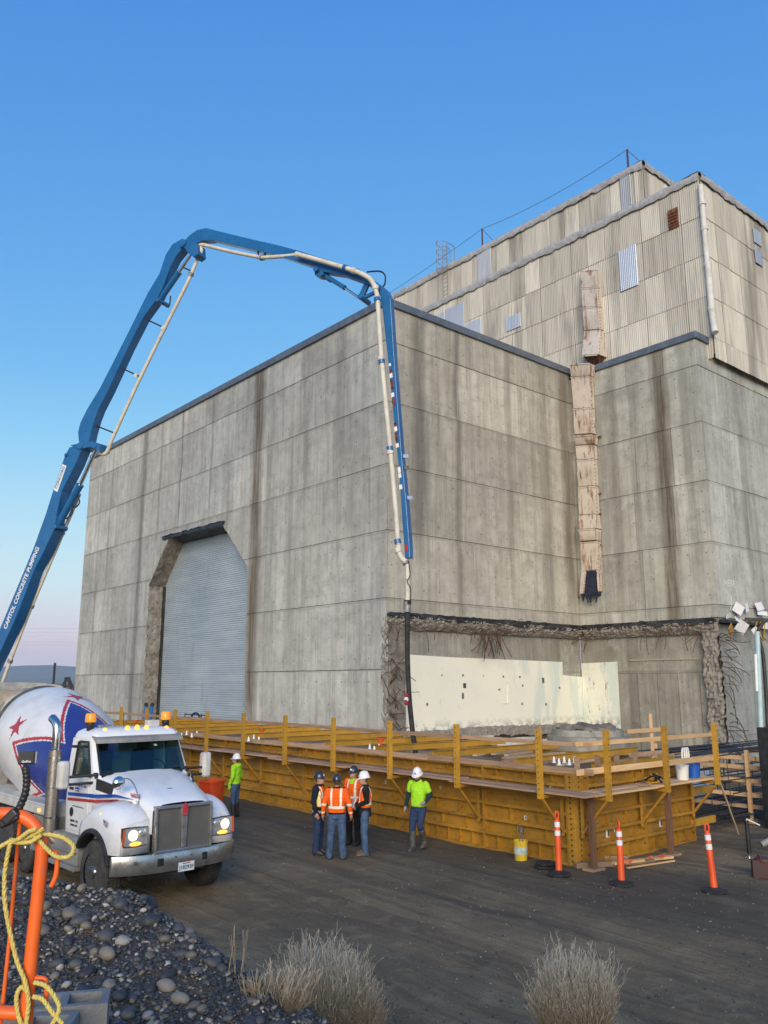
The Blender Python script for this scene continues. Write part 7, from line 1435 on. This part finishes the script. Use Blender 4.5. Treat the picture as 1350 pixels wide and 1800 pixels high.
# dry brush
def brush_mat(name, a, b, tip):
    t = NT(name); at = t.node('ShaderNodeAttribute', attribute_name='h').outputs['Fac']; r = t.node('ShaderNodeAttribute', attribute_name='r').outputs['Fac']
    col = t.mix(r, a, b); col = t.mix(t.ramp(at, [(.3, 0.0), (.8, 1.0)]), col, tip); return t.fin(col, .85, 0.0, Specular_IOR_Level=.2)
BR1 = brush_mat('dry_brush_stems', (.22, .165, .10), (.31, .25, .165), (.36, .34, .29))
def brush(base, rad, ht, n, label, seed, upright=.0, tufts=True, name='rabbitbrush', grp=None, mat_=None):
    rr = random.Random(seed); T = thing(name, label, 'shrub', base, 0, grp); V = []; F = []; Hh = []; Rr = []
    def ribbon(pts, w0, w1, rnd_):
        k = len(pts); o = len(V); side = Vector((rr.uniform(-1, 1), rr.uniform(-1, 1), 0)).normalized(); s2 = side.cross(Vector((0, 0, 1)))
        for i, p in enumerate(pts):
            w = w0 + (w1 - w0) * i / (k - 1)
            for a in (side, -side * .5 + s2 * .87, -side * .5 - s2 * .87): V.append(tuple(p + a * w)); Hh.append(min(1, (p.z - base.z) / ht)); Rr.append(rnd_)
        for i in range(k - 1):
            for j in range(3): F.append((o + i * 3 + j, o + i * 3 + (j + 1) % 3, o + (i + 1) * 3 + (j + 1) % 3, o + (i + 1) * 3 + j))
    for k in range(n):
        az = rr.uniform(0, 2 * PI); el = math.acos(1 - rr.random() * (1 - upright) * .98) ; el = min(el, 1.45); L = ht * (1 - .30 * (el / 1.45) ** 1.5) * rr.uniform(.72, 1.06) * (1 if upright < .3 else rr.uniform(.8, 1.05))
        dr = Vector((math.sin(el) * math.cos(az) * rad / ht * 1.25, math.sin(el) * math.sin(az) * rad / ht * 1.25, math.cos(el) * .7 + .42)).normalized()
        L *= .86 + .30 * mnoise.noise(Vector((math.cos(az) * 1.3 + seed, math.sin(az) * 1.3, el * 1.5)))
        if mnoise.noise(Vector((math.cos(az) * 2.6, math.sin(az) * 2.6 + seed, el * 3))) > .32: continue
        b0 = base + Vector((math.cos(az), math.sin(az), 0)) * rr.uniform(0, .09); pts = []; p = b0.copy(); d = (dr + Vector((0, 0, .0))).normalized(); seg = 5
        for i in range(seg + 1):
            pts.append(p.copy()); d = (d + Vector((rr.uniform(-.14, .14), rr.uniform(-.14, .14), .06 if i > 1 else 0))).normalized(); p += d * L / seg
        rn = rr.random(); ribbon(pts, .0026, .0012, rn)
        if tufts:
            for q in range(rr.randint(5, 9)):
                i = rr.randint(2, seg); s0 = pts[i].lerp(pts[i - 1], rr.random()); dd = (d + Vector((rr.uniform(-.75, .75), rr.uniform(-.75, .75), rr.uniform(-.1, .7)))).normalized(); ll = rr.uniform(.04, .11); ribbon([s0, s0 + dd * ll * .5 + Vector((0, 0, .004)), s0 + dd * ll], .0014, .0018, rn)
                if q < 3:
                    e = s0 + dd * ll
                    for _ in range(2): ribbon([e, e + (dd + Vector((rr.uniform(-.9, .9), rr.uniform(-.9, .9), rr.uniform(-.2, .9)))).normalized() * rr.uniform(.02, .05)], .0018, .0022, min(1, rn + .3))
    me = bpy.data.meshes.new('stems'); me.from_pydata(V, [], F)
    for nm, dat in (('h', Hh), ('r', Rr)): a = me.attributes.new(nm, 'FLOAT', 'POINT'); a.data.foreach_set('value', dat)
    me.materials.append(mat_ or BR1); link('stems', me, T); return T
def gp(px, d): p = at_depth(px, 1500, d); return Vector((p.x, p.y, ground_z(p.x, p.y)))
brush(gp(574, 7.4), .42, .98, 5200, 'rounded dry rabbitbrush growing at the foot of the gravel mound', 3)
brush(gp(996, 7.4), .33, .92, 3000, 'upright dry rabbitbrush growing alone on the open dirt bank', 6, .35)
l_, d_ = on_mound(470, 1690); b0 = mw(-.80, 5.65); brush(b0, .06, .15, 80, 'small tuft of dry grass on the far edge of the gravel', 8, .2, False, 'grass_tuft', None, BR1)
b0 = mw(-.97, 5.9); brush(b0, .08, .42, 9, 'few tall bent straw stalks at the gravel edge', 9, .6, False, 'grass_tuft')
b0 = mw(-.62, 5.75) ; brush(b0, .2, .34, 46, 'sparse bare twigs beside the rounded rabbitbrush', 10, .1, True, 'dry_twigs')
b0 = on_z(300, 1560); b0.z = ground_z(b0.x, b0.y); brush(b0, .2, .45, 24, 'sparse dry stalks in front of the truck bumper', 12, .3, False, 'grass_tuft')
# cinder blocks
CB = mat('cinder_block', (.17, .175, .18), (.24, .245, .25), ns=4, rough=.95, bump=.9, bs=60)
def cinder(pos, rz, label):
    T = thing('cinder_block', label, 'block', pos, rz, None, local=True); mb = MB(); L, W, H_ = .40, .20, .19
    for a, b, c, d in ((-L / 2, L / 2, -W / 2, -W / 2 + .032), (-L / 2, L / 2, W / 2 - .032, W / 2), (-L / 2, -L / 2 + .035, -W / 2 + .032, W / 2 - .032), (L / 2 - .035, L / 2, -W / 2 + .032, W / 2 - .032), (-.018, .018, -W / 2 + .032, W / 2 - .032)): mb.bx(a, b, c, d, 0, H_)
    mb.build('block_shell', CB, T); MB().bx(-L / 2 + .03, L / 2 - .03, -W / 2 + .03, W / 2 - .03, .0, .03).build('block_floor', CB, T)
q = at_depth(112, 1775, 4.25); cinder((q.x, q.y, at_depth(112, 1752, 4.25).z - .2), -YAW + .25, 'grey hollow concrete block at the foot of the orange rail')
q = at_depth(45, 1815, 4.0); cinder((q.x, q.y, at_depth(45, 1797, 4.0).z - .19), -YAW + .1, 'second grey concrete block beneath the orange crossbar')
# orange rail
ORR = mat('orange_rail_paint', (.83, .145, .02), (.72, .115, .018), ns=6, rough=.42, dirt=(.42, .16, .08), ds=10, dlo=.62)
RD = 3.62
def rp(px, py, d=RD): return at_depth(px, py, d)
q = rp(45, 1790); rail = thing('safety_rail', 'bright orange tube handrail with hooks beside the gravel mound', 'handrail', (q.x, q.y, 2.05))
main = catmull([rp(-90, 1445), rp(-50, 1434), rp(0, 1430), rp(35, 1434), rp(60, 1450), rp(73, 1480), rp(73, 1510)], 6) + [rp(66, 1580), rp(57, 1660), rp(48, 1760), rp(44, 1830)]
MB().tube(main, .0265, 16).build('rail_tube', ORR, rail, smooth=50)
MB().tube([rp(36, 1440, RD), rp(31, 1490, RD + .05), rp(16, 1660, RD + .05), rp(1, 1800, RD + .05)], .0085, 8).build('brace_rod', ORR, rail, smooth=50)
MB().tube([rp(-60, 1776), rp(46, 1782)], .026, 14).build('cross_bar', ORR, rail, smooth=50)
MB().tube(catmull([rp(72, 1490), rp(82, 1496), rp(98, 1499), rp(101, 1512), rp(98, 1540), rp(90, 1558)], 5), .0105, 10).build('hook', ORR, rail, smooth=50)
MB().tube(catmull([rp(56, 1720), rp(68, 1719), rp(80, 1722), rp(82, 1735), rp(81, 1760)], 5), .0095, 10).build('hook', ORR, rail, smooth=50)
MB().tube([rp(-88, 1445), rp(-92, 1840)], .0265, 14).build('rail_tube', ORR, rail, smooth=50)
ROPE = mat('yellow_poly_rope', (.72, .58, .16), (.58, .46, .12), ns=40, rough=.7, bump=.8, bs=120)
rope = thing('yellow_rope', 'yellow twisted rope knotted and hanging from the orange rail', 'rope', (q.x, q.y, 2.05))
def twisted(pts, r=.0085, name='rope_strand'):
    c = catmull(pts, 14); n = len(c)
    for s in range(3):
        out = []
        ref = None
        for i, p in enumerate(c):
            d = (c[min(i + 1, n - 1)] - c[max(i - 1, 0)]).normalized(); ref = d.orthogonal() if ref is None else ref - d * ref.dot(d); ref.normalize(); b = d.cross(ref); a = i * .55 + s * 2 * PI / 3; out.append(p + (ref * math.cos(a) + b * math.sin(a)) * r * .52)
        MB().tube(out, r * .62, 6).build(name, ROPE, rope, smooth=60)
f = RD - .04
twisted([rp(-30, 1500, f), rp(0, 1488, f), rp(20, 1478, f), rp(40, 1476, f), rp(60, 1466, f), rp(75, 1458, f - .03)]); twisted([rp(58, 1462, f), rp(80, 1466, f), rp(110, 1472, f), rp(129, 1488, f), rp(122, 1505, f), rp(100, 1506, f), rp(82, 1492, f), rp(68, 1476, f), rp(55, 1464, f)])
twisted([rp(62, 1458, f - .02), rp(50, 1462, f - .02), rp(34, 1474, f - .02), rp(24, 1480, f), rp(52, 1480, f - .02), rp(72, 1468, f - .02)]); twisted([rp(20, 1474, f), rp(14, 1500, f), rp(8, 1540, f), rp(9, 1590, f), rp(18, 1640, f), rp(30, 1690, f), rp(44, 1725, f - .01), rp(50, 1760, f), rp(46, 1800, f), rp(40, 1830, f)])
twisted([rp(60, 1727, f), rp(80, 1733, f), rp(98, 1755, f), rp(104, 1775, f), rp(92, 1800, f)]); twisted([rp(50, 1745, f), rp(38, 1735, f), rp(29, 1752, f), rp(32, 1785, f), rp(45, 1815, f)]); twisted([rp(58, 1752, f), rp(75, 1757, f), rp(92, 1780, f), rp(110, 1800, f)])
# action camera on a gooseneck
ac = thing('action_camera', 'small black action camera on a gooseneck clamped to the orange rail', 'camera', rp(20, 1440))
BK = mat('matt_black_gear', (.014, .014, .016), (.028, .028, .03), ns=8, rough=.45)
gn = catmull([rp(26, 1438), rp(34, 1420), rp(44, 1396), rp(47, 1372), rp(45, 1352)], 6)
for k, p_ in enumerate(gn[::1]): mb = MB(); mb.ball(p_, .0125 if k % 2 else .0165, 12, 8); mb.build('gooseneck_bead', BK, ac, smooth=60)
c_ = rp(47, 1332); mb = MB(); mb.box((0, 0, 0), (.066, .036, .052)); body = link('camera_body', mb.mesh('camera_body', BK), ac, c_, (0, 0, -YAW + .35), .006)
mb = MB(); mb.box((.036, .002, 0), (.006, .03, .044)); o = bpy.data.objects.new('lens_cover', mb.mesh('lens_cover', LENS)); COL.objects.link(o); o.parent = body
o = bpy.data.objects.new('lettering', text_mesh('GoPro', .013, WHITEL, .0004, .0003)); COL.objects.link(o); o.parent = body; o.location = (0, -.0186, -.014); o.rotation_euler = (PI / 2, 0, 0)
mb = MB(); mb.box(rp(45, 1350), (.02, .016, .02), (0, 0, -YAW)); mb.build('mount', BK, ac, bevel=.003)
mb = MB(); a, b = rp(36, 1432, RD - .01), rp(4, 1450, RD - .01); mb.beam(a, b, .07, .03); mb.beam(rp(30, 1425, RD - .03), rp(8, 1446, RD - .03), .035, .04); mb.beam(rp(20, 1425, RD + .02), rp(0, 1438, RD + .02), .03, .05); mb.build('clamp', BK, ac, bevel=.008)
# ------------------------------------------------------------------ thin morning haze over the plain
hz = MB().bx(-9500, 13500, -9500, 13500, -60, 430)
hm_ = bpy.data.materials.new('morning_haze'); hm_.use_nodes = True; hn = hm_.node_tree; hn.nodes.clear()
ho_ = hn.nodes.new('ShaderNodeOutputMaterial'); hv = hn.nodes.new('ShaderNodeVolumePrincipled'); hn.links.new(hv.outputs[0], ho_.inputs['Volume'])
hv.inputs['Color'].default_value = (.62, .80, 1.0, 1); hv.inputs['Density'].default_value = 6e-5; hv.inputs['Anisotropy'].default_value = 0.0
haze = hz.build('haze', hm_); haze['kind'] = 'stuff'
bpy.data.scenes.remove(TMP)
